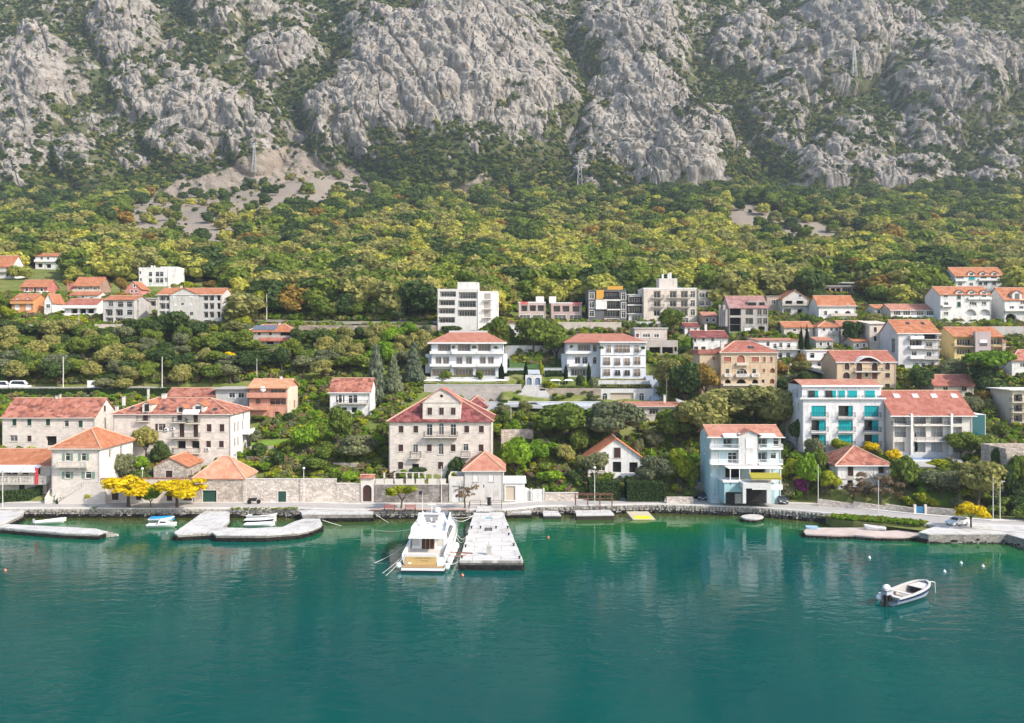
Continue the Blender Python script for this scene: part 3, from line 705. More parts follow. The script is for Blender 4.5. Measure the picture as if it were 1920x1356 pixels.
p3_ = pier('sun_deck', [(1078,957),(1144,956),(1152,965),(1081,966)], .95, 'pale wooden deck platform carrying a rusty shade frame', rocks=False, skirt=plain('tarred_timber', (.035,.028,.022), .8))
RUST = plain('rusty_steel', (.19, .085, .06), .8, var=.3)
fr = empty('shade_frame', on(1112, 957, .95), 'rusty steel shade frame standing on the pale deck platform', 'frame')
a0 = on(1080, 958, .95); a1 = on(1149, 958, .95)
for x in np.linspace(a0.x, a1.x, 4):
    for y in (0, 1.6):
        m_ = MB(); m_.cyl((x - fr.location.x, y, 0), (x - fr.location.x, y, 3.0), .06, .06, 6); obj('post', m_, RUST, fr)
for y, z in ((0, 3.03), (1.6, 3.03), (0, 2.3)):
    m_ = MB(); m_.box(a0.x - fr.location.x - .2, y - .06, z - .06, a1.x - fr.location.x + .2, y + .06, z + .06); obj('beam', m_, RUST, fr)
sw = P(1174, 960, z=1.0); slip = MB(); q = [P(1174,959,z=1.1), P(1215,959,z=1.1), P(1229,974,z=.12), P(1187,974,z=.12)]
so_ = empty('slipway', q[0], 'weathered sloping slipway ramp with a yellow strip at its foot', 'slipway')
slip.solid([tuple(v - q[0]) for v in (q[3], q[2], q[1], q[0])], [(0,1,2,3)], .3); obj('ramp', slip, plain('weathered_boards', (.42,.37,.26), .9), so_)
y_ = MB(); f_ = lambda u, v: q[3] + (q[2] - q[3]) * u + ((q[0] + (q[1] - q[0]) * u) - (q[3] + (q[2] - q[3]) * u)) * v - q[0] + Vector((0, 0, .03))
y_.solid([tuple(f_(.12, .06)), tuple(f_(.9, .06)), tuple(f_(.88, .42)), tuple(f_(.14, .42))], [(0,1,2,3)], .025); obj('yellow_strip', y_, plain('algae_yellow_paint', (.50,.52,.02), .8), so_)
pier('round_platform', [(1410 + 21 * math.cos(t), 968.5 + 4.2 * math.sin(t)) for t in np.linspace(0, 2 * math.pi, 15)[:-1]], .75, 'small round stone bathing platform below the blue house')
pier('old_pier', [(1507,996.5),(1512,991),(1534,989.5),(1632,989.5),(1650,996),(1700,993.5),(1736,998),(1736,1004),(1690,1007),(1640,1006.5),(1600,1003),(1560,1003),(1510,1001)], .7, 'low crumbling pinkish stone pier near the right end of the quay', m=plain('pinkish_worn_stone', (.50,.41,.36), .9, var=.25, scale=.5))
pier('car_park', [(1722,998),(1760,984),(1800,978),(2050,992),(2050,1040),(1960,1022),(1922,1011),(1888,1001),(1740,1001)], 1.62, 'white paved quay apron where the hatchback is parked', cat='apron', zb=-1.5, cop=.15)
# grassy bank with its own low wall
bk = [P(a, b, z=1.2) for a, b in [(1548,969),(1600,968),(1700,977),(1738,983),(1732,988),(1690,987),(1600,981),(1560,976)]]
m_ = MB(); m_.prism([(p.x, p.y) for p in bk], -1, 1.5); bo = obj('bank', m_, plain('bank_soil', (.16,.17,.05), .95, var=.4)); bo['kind'] = 'structure'
pier('quay_bulge', [(562,957),(640,955),(700,957),(700,963),(636,963.5),(566,964)], 1.5, 'low white concrete bulge of the quay behind the hooked pier arm')
# ---------------------------------------------------------------- the mountain
ROCK_ROWS = ["367439744258537545484732", "537635433789538746488452", "738644647998648735398484", "846534738998846424586497",
             "674755549998857532753674", "755867469998738765525544", "656658578887648875563535", "474523143211467974585644", "621011100000124873367654", "300000000000011110011211"]
RM = np.array([[int(c) for c in r[:24]] for r in ROCK_ROWS], float) / 9
def rockmap(px, py):
    x = np.clip((px - 40) / 80, 0, 22.999); y = np.clip((py - 20) / 40, 0, 8.999)
    ix = x.astype(int); iy = y.astype(int); fx = x - ix; fy = y - iy
    return (RM[iy, ix] * (1 - fx) + RM[iy, ix + 1] * fx) * (1 - fy) + (RM[iy + 1, ix] * (1 - fx) + RM[iy + 1, ix + 1] * fx) * fy
DOMES = [(850,175,215,165,34), (1280,290,78,84,26), (1195,215,105,120,20), (1190,75,100,80,20), (1560,75,110,95,26), (1482,120,62,52,14), (1790,135,115,95,26), (1600,275,72,55,18), (1585,335,115,52,12), (1720,340,110,48,12), (470,240,66,72,22), (375,205,62,75,17),
         (325,262,42,46,13), (228,62,66,62,20), (290,165,70,62,14), (160,305,48,50,16), (62,165,72,110,22), (50,268,62,62,14), (618,235,52,66,18), (120,140,58,62,12), (540,85,64,52,14), (428,18,84,46,20), (1395,85,58,54,14), (1455,225,52,72,15), (1135,305,62,54,14), (1755,235,52,52,14), (15,318,52,52,16), (1878,335,44,62,12), (700,20,60,40,10), (960,60,70,60,14), (1330,350,40,30,8)]
PT = np.array([0, .06, .16, .30, .52, .80, .90, 1.0]); MY = np.array([665, 712, 762, 808, 872, 960, 1010, 1150]); MZ = np.array([0, 0, 168, 214, 312, 442, 490, 610], float)
def mbase(r, t):
    Y = np.interp(t, PT, MY); X = r * Y; z = np.interp(t, PT, MZ)
    g = G(X, Y); k = sstep(.05, .17, t); zz = np.where(t < .16, g, 0) 
    z = np.where(t <= .06, g, g * (1 - k) + np.maximum(z, 100) * k)
    return X, Y, z
def mountain_pts(r, t):
    X, Y, z = mbase(r, t); s = t * 700
    wx = (fbm(X / 70, s / 70, 41, 3) - .5) * 40; ws = (fbm(X / 70 + 9, s / 70, 43, 3) - .5) * 40
    px = CX + F * X / Y; py = YH - (z - CH) * F / Y
    rm = rockmap(px + wx * 1.2, py + ws * 0.8)
    def bil(x, y, sd, o): return 1 - ridged(x, y, sd, o)          # rounded lumps parted by creases
    dm = np.zeros(X.shape); dmk = np.zeros(X.shape); qx = px + wx * .9; qy = py + ws * .7
    for (cx, cy, rx, ry, am) in DOMES:
        d2 = ((qx - cx) / rx) ** 2 + ((qy - cy) / ry) ** 2; f = np.sqrt(np.maximum(0, 1 - d2 * .8)); dm = np.maximum(dm, f * am); dmk = np.maximum(dmk, 1 - sstep(.72, 1.12, np.sqrt(d2)))
    big = bil((X + .35 * s + wx) / 80, (s * .6 + ws) / 80, 5, 2); mid = bil((X + wx * .6 + .25 * s) / 30, (s * .7 + ws * .6) / 30, 8, 3)
    sm = bil((X + wx * .3) / 11, (s * .8 + ws * .3) / 11, 12, 3); fi = bil(X / 4.0, s * .85 / 4.0, 15, 3)
    hf = fbm(X / 7 + wx * .1, s / 7, 33, 4)
    score = rm * .80 + dmk * .20 + (mid - .38) * .62 + (sm - .38) * .45 + (hf - .5) * 1.0
    rock = sstep(.40, .60, score)
    led = np.abs(((s + ws * .25 + 6 * fbm(X / 25, s / 25, 77, 2)) / 17) % 1 - .5) * 2
    ca = 1 - sstep(0, .16, np.abs(2 * vnoise((X + wx * .5 + .3 * s) / 19, (s + ws) / 62, 91) - 1)); cb = 1 - sstep(0, .2, np.abs(2 * vnoise((X + wx * .4 - .15 * s) / 8.5, (s + ws) / 21, 93) - 1))
    rock = rock * (1 - .35 * ca * (hf > .45))
    D = dm - rock * (ca * 4.6 + cb * 2.0) + (big - .4) * 16 + (rm - .45) * 12 + (mid - .4) * 14 * (.45 + .55 * rock) + rock * ((sm - .4) * 6.0 + (fi - .4) * 1.7 + (led - .5) * 1.5) + (1 - rock) * (fbm(X / 9, s / 9, 23, 3) - .5) * 4
    D = D * sstep(.04, .22, t)
    return X, Y - .80 * D, z + .60 * D - 1.5 * (1 - sstep(.03, .07, t)), rock, sm
r_ = np.concatenate([np.linspace(-1.15, -.76, 90)[:-1], np.linspace(-.76, .76, 1150), np.linspace(.76, 1.15, 90)[1:]]); t_ = np.concatenate([np.linspace(0, .12, 40), np.linspace(.12, .93, 430)[1:], np.linspace(.93, 1, 12)[1:]])
RR, TT = np.meshgrid(r_, t_); mX, mY, mZ, mrock, msm = mountain_pts(RR, TT)
SCREE = [[(190,450),(235,392),(320,345),(425,312),(498,280),(538,270),(592,292),(642,348),(622,392),(545,408),(505,415),(455,445),(446,482),(408,480),(325,474)], [(630,306),(668,314),(712,372),(682,396),(646,366)],
         [(836,372),(900,322),(918,330),(900,362),(858,382)], [(940,376),(970,374),(994,410),(970,414)], [(1350,386),(1404,384),(1506,410),(1650,458),(1564,486),(1424,458),(1356,434)]]
def inpoly(px, py, poly):
    c = np.zeros(np.shape(px), bool); n = len(poly)
    for i in range(n):
        x0, y0 = poly[i]; x1, y1 = poly[(i + 1) % n]
        if y0 == y1: continue
        c ^= ((y0 > py) != (y1 > py)) & (px < (x1 - x0) * (py - y0) / (y1 - y0) + x0)
    return c
def screemask(X, Y, z):
    px = CX + F * X / Y; py = YH - (z - CH) * F / Y; wob = (fbm(X / 14, Y / 14, 61, 3) - .5) * 34
    m = np.zeros(np.shape(X))
    for p in SCREE: m = np.maximum(m, inpoly(px + wob, py + wob * .6, p).astype(float))
    return m
mscree = screemask(mX, mY, mZ)
def mountain_mat():
    m, nt, b = new_mat('karst_rock'); tc = N(nt, 'ShaderNodeTexCoord'); ra = N(nt, 'ShaderNodeAttribute', attribute_name='rock'); sc = N(nt, 'ShaderNodeAttribute', attribute_name='scree')
    n1 = N(nt, 'ShaderNodeTexNoise', i_Scale=0.06, i_Detail=8.0, i_Roughness=0.68); nt.links.new(tc.outputs['Object'], n1.inputs['Vector'])
    mp = N(nt, 'ShaderNodeMapping'); mp.inputs['Scale'].default_value = (1, 1, .55); nt.links.new(tc.outputs['Object'], mp.inputs[0])
    n2 = N(nt, 'ShaderNodeTexNoise', i_Scale=0.30, i_Detail=7.0, i_Roughness=0.7, i_Distortion=.5); nt.links.new(mp.outputs[0], n2.inputs['Vector'])
    v1 = N(nt, 'ShaderNodeTexVoronoi', i_Scale=.22, feature='DISTANCE_TO_EDGE'); nt.links.new(mp.outputs[0], v1.inputs['Vector'])
    base = ramp(nt, n1.outputs[0], [(0.30, (.165, .145, .125)), (0.45, (.25, .228, .20)), (0.57, (.335, .312, .28)), (0.68, (.29, .235, .18)), (.8, (.22, .19, .165))])
    st = ramp(nt, n2.outputs[0], [(.34, (.36, .36, .35)), (.42, (.82, .81, .80)), (.52, (1.05, 1.04, 1.03)), (.66, (1.25, 1.23, 1.2))])  # pits and lumps: crevice shade and highlights painted into the rock tone
    rock = mixc(nt, 1.0, base, st, 'MULTIPLY')
    ck = ramp(nt, v1.outputs[0], [(0.0, (.5,) * 3), (0.07, (1,) * 3)]); rock = mixc(nt, .6, rock, mixc(nt, 1.0, rock, ck, 'MULTIPLY'))
    n3 = N(nt, 'ShaderNodeTexNoise', i_Scale=0.12, i_Detail=6.0, i_Roughness=.7); nt.links.new(tc.outputs['Object'], n3.inputs['Vector'])
    veg = ramp(nt, n3.outputs[0], [(.3, (.045, .060, .026)), (.48, (.075, .090, .036)), (.58, (.12, .115, .055)), (.70, (.19, .17, .115))])
    n4 = N(nt, 'ShaderNodeTexNoise', i_Scale=.35, i_Detail=5.0, i_Roughness=.7); nt.links.new(tc.outputs['Object'], n4.inputs['Vector'])
    k = math_(nt, 'ADD', ra.outputs['Fac'], math_(nt, 'MULTIPLY', math_(nt, 'SUBTRACT', n4.outputs[0], .5), 1.1)); k = ramp(nt, k, [(.40, (0, 0, 0)), (.58, (1, 1, 1))])
    col = mixc(nt, k, veg, rock)
    scc = ramp(nt, n4.outputs[0], [(.3, (.22, .18, .145)), (.52, (.30, .25, .205)), (.66, (.13, .125, .055))])
    col = mixc(nt, sc.outputs['Fac'], col, scc); nt.links.new(col, b.inputs['Base Color']); b.inputs['Roughness'].default_value = .95; b.inputs['Specular IOR Level'].default_value = .1
    bp = N(nt, 'ShaderNodeBump', i_Strength=.7, i_Distance=1.6); nt.links.new(math_(nt, 'ADD', n2.outputs[0], math_(nt, 'MULTIPLY', v1.outputs[0], .5)), bp.inputs['Height']); nt.links.new(bp.outputs[0], b.inputs['Normal'])
    return m
MOUNT = mountain_mat()
mo = grid_mesh('mountain', mX, mY, mZ, MOUNT, {'rock': mrock, 'scree': mscree}, smooth=False); mo['kind'] = 'structure'; mo['label'] = 'steep grey limestone mountainside patched with scrub'
# ---------------------------------------------------------------- the town, from the quay upwards
STN = stone((.71, .62, .54)); STN2 = stone((.72, .635, .56), .8, .36, .28); STND = stone((.56, .475, .40), .7, .4, .55, rubble=True)
GWALL = stone((.68, .59, .51), .62, .36, .45, rubble=True); OLDW = stone((.36, .32, .285), .6, .36, 1.2, rubble=True)
TP = tiles((.40, .150, .095), (.17, .06, .045), .75, .25); TO = tiles((.40, .15, .07), (.27, .085, .045), .45); TR = tiles((.35, .122, .082), (.23, .075, .05), .5, .1); TRD = tiles((.235, .062, .055), (.12, .036, .034), .8, .2)
TLP = tiles((.42, .178, .115), (.30, .11, .075), .4, .1); TB = tiles((.36, .135, .085), (.30, .10, .065), .25)
S_W = stucco((.74, .72, .68)); S_WB = stucco((.70, .69, .68)); S_CR = stucco((.66, .58, .46)); S_GR = stucco((.52, .50, .47)); S_TAN = stucco((.60, .45, .30)); S_BE = stucco((.60, .53, .45))
S_PK = stucco((.60, .29, .20)); S_OR = stucco((.62, .30, .13)); S_YE = stucco((.68, .52, .22)); S_ROSE = stucco((.52, .20, .17)); S_BL = stucco((.38, .56, .58)); S_LG = stucco((.60, .59, .57)); S_CGI = stucco((.72, .73, .75), .12)
STRIM = plain('cut_stone_trim', (.60, .55, .49), .85)

# long stone house, far left
h = House('stone_house', 'long two storey stone house with mottled red tile roof at the far left', 'house', 4, 178, 842, 781, 11, STN2, trim=STRIM, keep=14)
h.grid([27, 55, 90], [792], 8, 12, 'S', col=DGREEN); h.win([(125, 794.5)], 8, 11.5, 'D'); h.win([(151, 795)], 8, 12, 'S', col=DGREEN)
h.win([(26, 822)], 14, 11, 'W', col=WHITE); h.win([(55, 822.5)], 8, 11, 'S'); h.win([(96, 827)], 20, 18, 'V', r=.8)
h.side('R', [(196, 766)], .8, 1.3, 'S'); h.roof('gx', 747, TP, fascia=CREAMW); h.chim(107, 743, .9); h.chim(113, 740, 1.1, .3); h.done()
# hip roofed stone house with white side
h = House('stone_house', 'stone house with green shutters, balustraded balcony and orange hipped roof', 'house', 97, 187, 943, 838, 15.5, STN2, trim=STRIM)
for x in (127, 157): h.win([(x, 857)], 8.5, 14, 'O', col=GREENSH)
for x, w_ in ((127, 9), (166, 11)): h.win([(x, 891)], w_, 12.5, 'O', col=GREENSH)
h.bal(111, 168, 874, 10, 1.2, 'baluster', brackets=True, railm=STRIM)
o_ = MB(); u, v = h.uv(147, 881); 
for k in range(16):
    a0, a1 = 2 * math.pi * k / 16, 2 * math.pi * (k + 1) / 16
    o_.add([(u + r * math.cos(a), y, v + r * math.sin(a)) for y in (-.08, .01) for (a, r) in ((a0, .24), (a1, .24), (a1, .36), (a0, .36))], [(0,1,2,3),(0,4,5,1),(1,5,6,2),(2,6,7,3)])
obj('oculus', o_, STRIM, h.root)
h.sidem['R'] = S_W; h.roof('hip', 803, TO, .55, fascia=CREAMW, inset=6.5); h.side('R', [(206, 850), (227, 844)], .9, 1.7, 'W'); h.side('R', [(200, 853), (222, 847)], .5, 1.7, 'S', col=WHITE)
h.done()
h.quoins(STRIM)
st = empty('stone_stair', P(166, 943, Y=h.Y - 1.7), 'long stone stair with balustrade climbing along the front of the green shuttered house', 'stair')
n_ = 13
for k in range(n_):
    s_ = MB(); s_.box(-(12.0 * k / n_) + 0, 0, -1, 0, 1.3, .27 * (n_ - k)) if False else s_.box(-4.8 * (k + 1) / n_ - 1.2, 0, -1, -4.8 * k / n_ - 1.2, 1.3, .24 * (n_ - k)); obj('step', s_, STRIM, st)
s_ = MB(); s_.box(-1.2, 0, -1, 3.4, 1.3, .24 * n_ + .24); obj('landing', s_, STN2, st)
s_ = MB(); rail_mesh(s_, (-6.0, .1, .3), (-1.2, .1, 3.3), .9, 'baluster'); rail_mesh(s_, (-1.2, .1, 3.36), (3.4, .1, 3.36), .9, 'baluster'); obj('balustrade', s_, STRIM, st)
st = empty('garden_stair', P(94, 942, Y=h.Y - 1.2), 'short white curved stair at the road beside the dark garden gate', 'stair')
for k in range(7): s_ = MB(); s_.box(-.9, .3 * k, -.5, .9, .3 * (k + 1) + .01, .2 * (k + 1)); obj('step', s_, STRIM, st)
for x in (-1.0, 1.0): s_ = MB(); s_.add([(x-.1,0,-.5),(x+.1,0,-.5),(x+.1,2.1,-.5),(x-.1,2.1,-.5),(x-.1,0,.9),(x+.1,0,.9),(x+.1,2.1,2.5),(x-.1,2.1,2.5)], [(4,5,6,7),(0,1,5,4),(1,2,6,5),(2,3,7,6),(3,0,4,7)]); obj('parapet', s_, STRIM, st)
# restaurant with terrace
h = House('restaurant', 'low stone restaurant with orange roof, white awnings and balustraded terrace at the far left', 'restaurant', -40, 96, 926, 873, 13, STN2, trim=STRIM)
h.win([(15, 884), (27, 884), (48, 884), (70, 884)], 11, 11, 'V', r=.7); h.win([(41, 915)], 11, 14, 'S'); h.win([(91, 912)], 8, 24, 'G', col=plain('taupe_door', (.25, .20, .15), .7))
h.bal(-40, 96, 903, 12, 2.0, 'baluster', railm=STRIM, t=.3); h.roof('gx', 842, TO, .5, fascia=CREAMW)
for a, b_ in ((-30, 24), (25, 50), (52, 78)): h.awning(a, b_, 872, 881, 2.4)
h.done()
s_ = MB(); u, v = h.uv(79, 903); s_.box(u - .35, -2.15, v - .2, u + .35, -2.08, v + 3.1); bn = obj('banner', s_, REDB); bn.location = h.root.location; tag(bn, 'tall red banner hanging on the restaurant terrace rail', 'banner')
# large stone house with dormers
h = House('stone_house', 'large stone house with dormers, stacked dark balconies and a white right side', 'house', 212, 433, 862, 775, 14, STN2, trim=STRIM, keep=10)
h.win([(273, 781)], 9, 16, 'S', r=.1); h.win([(337, 781), (367, 785)], 8.5, 14, 'S', r=.1)
h.win([(301, 801)], 8, 13, 'O', col=BROWN); h.win([(341, 807), (367, 807)], 9, 25, 'S'); h.win([(392, 802.5), (416, 802.5)], 9, 14, 'S'); h.win([(301, 832)], 9, 12, 'D')
h.win([(340, 834), (366, 834)], 16, 14, 'V', r=.9); h.win([(391, 833), (415, 833)], 9, 12, 'S'); h.win([(275, 832)], 8, 12, 'S')
h.bal(258, 282, 789, 8, .9); h.bal(325, 350, 791, 9, 1); h.bal(351, 376, 793, 8, 1); h.bal(325, 376, 820, 9, 1.1); h.bal(325, 376, 849, 9, 1.1, 'bars'); h.awning(346, 376, 768, 775, 1.4)
h.side('R', [(440, 801), (446, 799), (455, 797)], .8, 2.0, 'S'); h.side('R', [(440, 829), (446, 827), (456, 823)], .8, 1.7, 'S'); h.side('R', [(456, 779)], .8, 1.7, 'S')
h.sidebal('R', 8, 12.5, h.zat(812, 10), 1.6, 1, 'baluster')
h.roof('hip', 746, TP, .5, fascia=STRIM, inset=7); h.dormer(274, 752, 774, 2.0, None, TO, wcol=DARK); h.dormer(338, 760, 776, 1.8, None, TO, wcol=DARK); h.dormer(371, 754, 774, 2.6, None, TO); h.dormer(434, 752, 774, 2.4, S_W, TO) if False else None
for a, b_ in ((248, 766), (306, 767), (403, 768)): h.skylight(a, b_)
h.ac(313, 805); h.ac(325, 803); h.ac(390, 842); h.chim(219, 762, 1.3, d=3); h.chim(232, 744, 1.2); h.chim(278, 730, 1.6, .4); h.chim(308, 739, 1.3, .9); h.sidem['R'] = S_W; h.done()
h = House('stone_house', 'small stone rear house whose red gabled roof rises behind the dormered stone house', 'house', 311, 402, 775, 742, 9, STN2, Y=hit(350, 812) + 14, trim=STRIM); h.roof('gx', 728, TP); h.done()
h = House('garage_building', 'low grey flat roofed outbuilding beside the pink house', 'outbuilding', 404, 466, 766, 730, 9, S_GR); h.win([(435, 741), (452, 741)], 11, 10, 'D'); h.roof('flat', 728, CONC, .8); h.done()
# cottages along the road
h = House('stone_cottage', 'small stone cottage with orange gabled roof and a brown door', 'cottage', 288, 350, 903, 874, 9.5, STND, trim=STRIM, keep=8)
h.win([(317, 889)], 13, 13, 'S'); h.roof('gy', 858, TO, .35); h.side('R', [(359, 886)], .8, 1.0, 'S'); h.done()
h = House('stone_house', 'stone waterfront house with a green gate and pinkish hipped roof', 'house', 363, 457, 943, 895, 8.5, STND, trim=STRIM)
h.win([(393, 931)], 26, 23, 'G', col=DGREEN, name='gate'); h.roof('hip', 856, tiles((.55,.25,.15),(.40,.15,.10),.5), .3); h.chim(441, 853, .8, d=7); h.done()
wr, L_, t_w = simple_wall('roadside_wall', 'stone roadside wall with red tile coping behind the yellow trees', 'wall', 190, 362, 943, 898, STN2, .6, coping=TP)
for (px, py, w_, h_) in [(216, 931, 12, 13), (260, 930, 9, 15), (318, 931, 10, 16), (352, 930, 16, 17)]:
    s_ = MB(); s = F / wr.location.y; x = (px - 190) / s; z = (943 - py) / s; s_.box(x - w_/s/2, -.03, z - h_/s/2, x + w_/s/2, .06, z + h_/s/2); obj('door', s_, BROWN, wr)
    s_ = MB(); s_.box(x - w_/s/2 - .12, -.05, z + h_/s/2 + .002, x + w_/s/2 + .12, .04, z + h_/s/2 + .18); obj('lintel', s_, STRIM, wr)
simple_wall('garden_wall', 'high stone garden wall with a small green door, left of the arched portal', 'wall', 458, 630, 942.5, 899, GWALL, .6, coping=STRIM)
gw_ = bpy.data.objects['garden_wall']; s = F / gw_.location.y; s_ = MB(); x = (529.5 - 458) / s; s_.box(x - .8, -.04, -.1, x + .8, .05, 2.3); obj('door', s_, DGREEN, gw_)
s_ = MB(); s_.box(x - 1, -.06, 2.302, x + 1, .05, 2.55); s_.box(x - 1, -.06, -.1, x - .802, .05, 2.3); s_.box(x + .802, -.06, -.1, x + 1, .05, 2.3); obj('door_frame', s_, STRIM, gw_)
simple_wall('garden_wall', 'lower length of stone garden wall just left of the arched portal', 'wall', 630.5, 675, 942.5, 907.5, GWALL, .6, coping=STRIM)
h = House('portal', 'little stone gate house with an arched brown door and tiled cap', 'gate', 676, 701, 943, 895, 1.6, STN2, trim=STRIM, pad=False)
h.win([(688.5, 925)], 16.5, 31, 'S', arch=True, name='door'); h.roof('gx', 891, TP, .3); h.done()
# palazzo terrace
TW, L_, t_w = simple_wall('terrace_wall', 'stained retaining wall with pale panels and railings below the palazzo terrace', 'wall', 702, 840, 943, 909, OLDW, .8, coping=STRIM)
s = F / TW.location.y
for k, px in enumerate([712, 729, 748, 769, 788, 811, 828]):
    s_ = MB(); x = (px - 702) / s; s_.box(x - .85, .1, t_w + .15, x + .85, .35, t_w + 1.15); obj('panel', s_, STRIM, TW)
    if k < 6: s_ = MB(); rail_mesh(s_, (x + .86, .2, t_w + .14), (x + 1.3, .2, t_w + .14), 1.1, 'rails'); obj('railing', s_, IRON, TW)
s_ = MB(); x = (789 - 702) / s; s_.box(x - .35, -.02, 1.7, x + .35, .06, 2.3); obj('recess_panel', s_, DARK, TW)  # flat panel with the shade of a niche painted near black
for px in (740, 762, 775, 788, 800, 812): pass
pr = empty('pergola', P(775, 905, Y=TW.location.y + 5), 'row of slim stone pergola posts on the palazzo terrace', 'pergola')
for px in (719, 739, 762, 774, 786, 798, 812):
    s_ = MB(); x = (px - 775) / s; s_.box(x - .16, -.16, -2, x + .16, .16, 2.0); obj('post', s_, STRIM, pr)
s_ = MB(); s_.box((739 - 775) / s, -.08, 2.003, (812 - 775) / s, .08, 2.14); obj('beam', s_, STRIM, pr)
# palazzo
h = House('palazzo', 'grand pale stone palazzo with tall central gable, brown shutters and iron balcony', 'palazzo', 729.5, 921.5, 889, 789, 15, STN, trim=STRIM, keep=12)
s = h.s
h.win([(752, 805), (779.5, 805), (875, 805), (902.5, 805)], 9, 13, 'S'); h.win([(805.5, 806), (850, 806)], 10, 21, 'W', cols=2); h.win([(827.5, 804.5)], 9, 22, 'W', arch=True, cols=2)
h.win([(751.5, 840), (805, 840), (849.5, 840), (902, 840)], 9, 13, 'S'); h.win([(779, 841)], 9, 15, 'W', cols=2); h.win([(873.5, 839)], 9, 13, 'W', cols=2); h.win([(827, 842)], 9, 21, 'W', arch=True, cols=2)
h.win([(751, 873), (826, 873)], 9.5, 13.5, 'S'); h.win([(779, 879)], 13, 18.5, 'V', r=.5, name='door')
h.bal(795, 859, 818.5, 9.5, 1.2, 'bars', STRIM, brackets=True); h.bal(769, 790, 858, 12, 1, 'bars', STRIM); h.bal(864, 882, 856, 10, 1, 'bars', STRIM)
# roof: hipped, rising behind the gable
zr = h.zat(731, 7); e = .5; mb = MB(); W, D, Ht = h.W, h.dep, h.Ht
c = [(-e,-e,Ht-.1),(W+e,-e,Ht-.1),(W+e,D+e,Ht-.1),(-e,D+e,Ht-.1),(W/2-.6,6.5,zr),(W/2+.6,6.5,zr)]
mb.solid(c, [(0,1,5,4),(1,2,5),(2,3,4,5),(3,0,4)], .18); h.roofobj = obj('roof', mb, TRD, h.root)
for a, b_ in ((0, 4), (1, 5), (2, 5), (3, 4), (4, 5)): r = MB(); r.cyl(Vector(c[a]) + Vector((0,0,.03)), Vector(c[b_]) + Vector((0,0,.03)), .18, .18, 6); obj('ridge_tiles', r, RIDGE, h.roofobj)
# gable block
ua, va = h.uv(792.5, 755); ub, _ = h.uv(864, 755); um, vm = h.uv(828.3, 729.5); pts = [(ua, Ht - .02), (ub, Ht - .02), (ub, va)]
curve = [(ub + .25, va - .2)]
for k in range(0, 9):
    t = k / 8; curve.append((ub + (um - ub) * t, va + (vm - va) * (0.09 * math.sin(math.pi * t) + t)))
cur2 = curve + [(2 * um - u_, v_) for u_, v_ in reversed(curve[:-1])]
gp = MB(); face = [(ua, Ht - .02), (ub, Ht - .02)] + [p for p in cur2[1:-1]]
n = len(face); vs = [(u_, -.02, v_) for u_, v_ in face] + [(u_, 6.2, v_) for u_, v_ in face]
gp.add(vs, [tuple(range(n)), tuple(range(2 * n - 1, n - 1, -1))] + [(k, (k + 1) % n, n + (k + 1) % n, n + k) for k in range(n)]); ga = obj('gable', gp, STN, h.root)
cp = MB(); m_ = len(cur2); vs = [(u_, y, v_ + .18) for y in (-.3, 6.3) for u_, v_ in cur2]; cp.solid(vs, [(k, k + 1, m_ + k + 1, m_ + k) for k in range(m_ - 1)], .16); obj('coping', cp, tiles((.42,.16,.12)), ga)
cn = MB(); cn.box(ua - .1, -.14, va - .02, ub + .1, -.021, va + .14); obj('cornice', cn, STRIM, ga)
for px in (806, 828, 850):
    u, v = h.uv(px, 771); a, b_ = 4.3 / s, 6.6 / s; f = MB(); f.box(u - a - .15, -.09, v - b_ - .15, u + a + .15, -.021, v + b_ + .15); wn = obj('window', f, STRIM, ga)
    for sg in (0, 1): q = MB(); q.box(u - a + sg * a + .02, -.13, v - b_, u + sg * a - .02, -.092, v + b_); obj('shutter', q, BROWN, wn)
u, v = h.uv(828, 742.5); q = MB(); q.cyl((u, -.06, v), (u, -.021, v), .33, .33, 12); obj('oculus', q, DARK, ga)
for yv in (822, 855): 
    _, v = h.uv(0, yv); q = MB(); 
h.chim(788, 741, 1.2, d=5) if False else None
h.quoins(STRIM); h.done()
h = House('stone_house', 'small stone building with mottled hipped roof peeping out behind the palazzo on the right', 'house', 872, 913, 795, 761, 10, STN, Y=hit(890, 800) + 8, trim=STRIM); h.win([(905, 767)], 4, 5, 'W'); h.roof('hip', 744, TRD, .4); h.done()
# waterfront house right of the palazzo
h = House('waterfront_house', 'grey rendered waterfront house with a pyramid roof of ribbed orange tiles', 'house', 870, 944, 941, 880, 10.5, stucco((.56,.53,.50)), trim=STRIM)
h.win([(892.5, 896), (921.5, 896)], 9, 13.5, 'S', col=WHITE); h.win([(907, 912)], 2.5, 6, 'D', surround=False); h.roof('hip', 848, TLP, .45, fascia=CREAMW); h.done()
h = House('annexe', 'low white annexe with planted roof terrace left of the ribbed roof house', 'annexe', 841, 869, 941, 901, 7, S_LG, trim=STRIM); h.win([(855, 926)], 15, 30, 'G', col=S_LG, name='door'); h.parapet(.8, STRIM); h.done()
h = House('garage', 'white flat roofed garage with a beige door right of the ribbed roof house', 'garage', 945.5, 984, 941, 906, 8, S_W); h.win([(957, 925)], 19, 27, 'G', col=plain('beige_door', (.50,.42,.32), .7)); h.roof('flat', 900, WHITE, .3); h.done()
simple_wall('side_wall', 'white plastered side wall sloping down from the garage terrace', 'wall', 985, 1003, 940, 914, S_W, .3, yt1=922)
g_ = empty('garden_gate', P(1008, 941, Y=hit(1008, 941)), 'white slatted metal garden gate right of the garage', 'gate')
for k in range(9): s_ = MB(); s_.box(-1.0 + k * .25, -.04, .05, -.82 + k * .25, .04, 2.6); obj('slat', s_, WHITE, g_)
for x in (-1.25, 1.25): s_ = MB(); s_.box(x - .15, -.15, -1, x + .15, .15, 2.8); obj('post', s_, STRIM, g_)
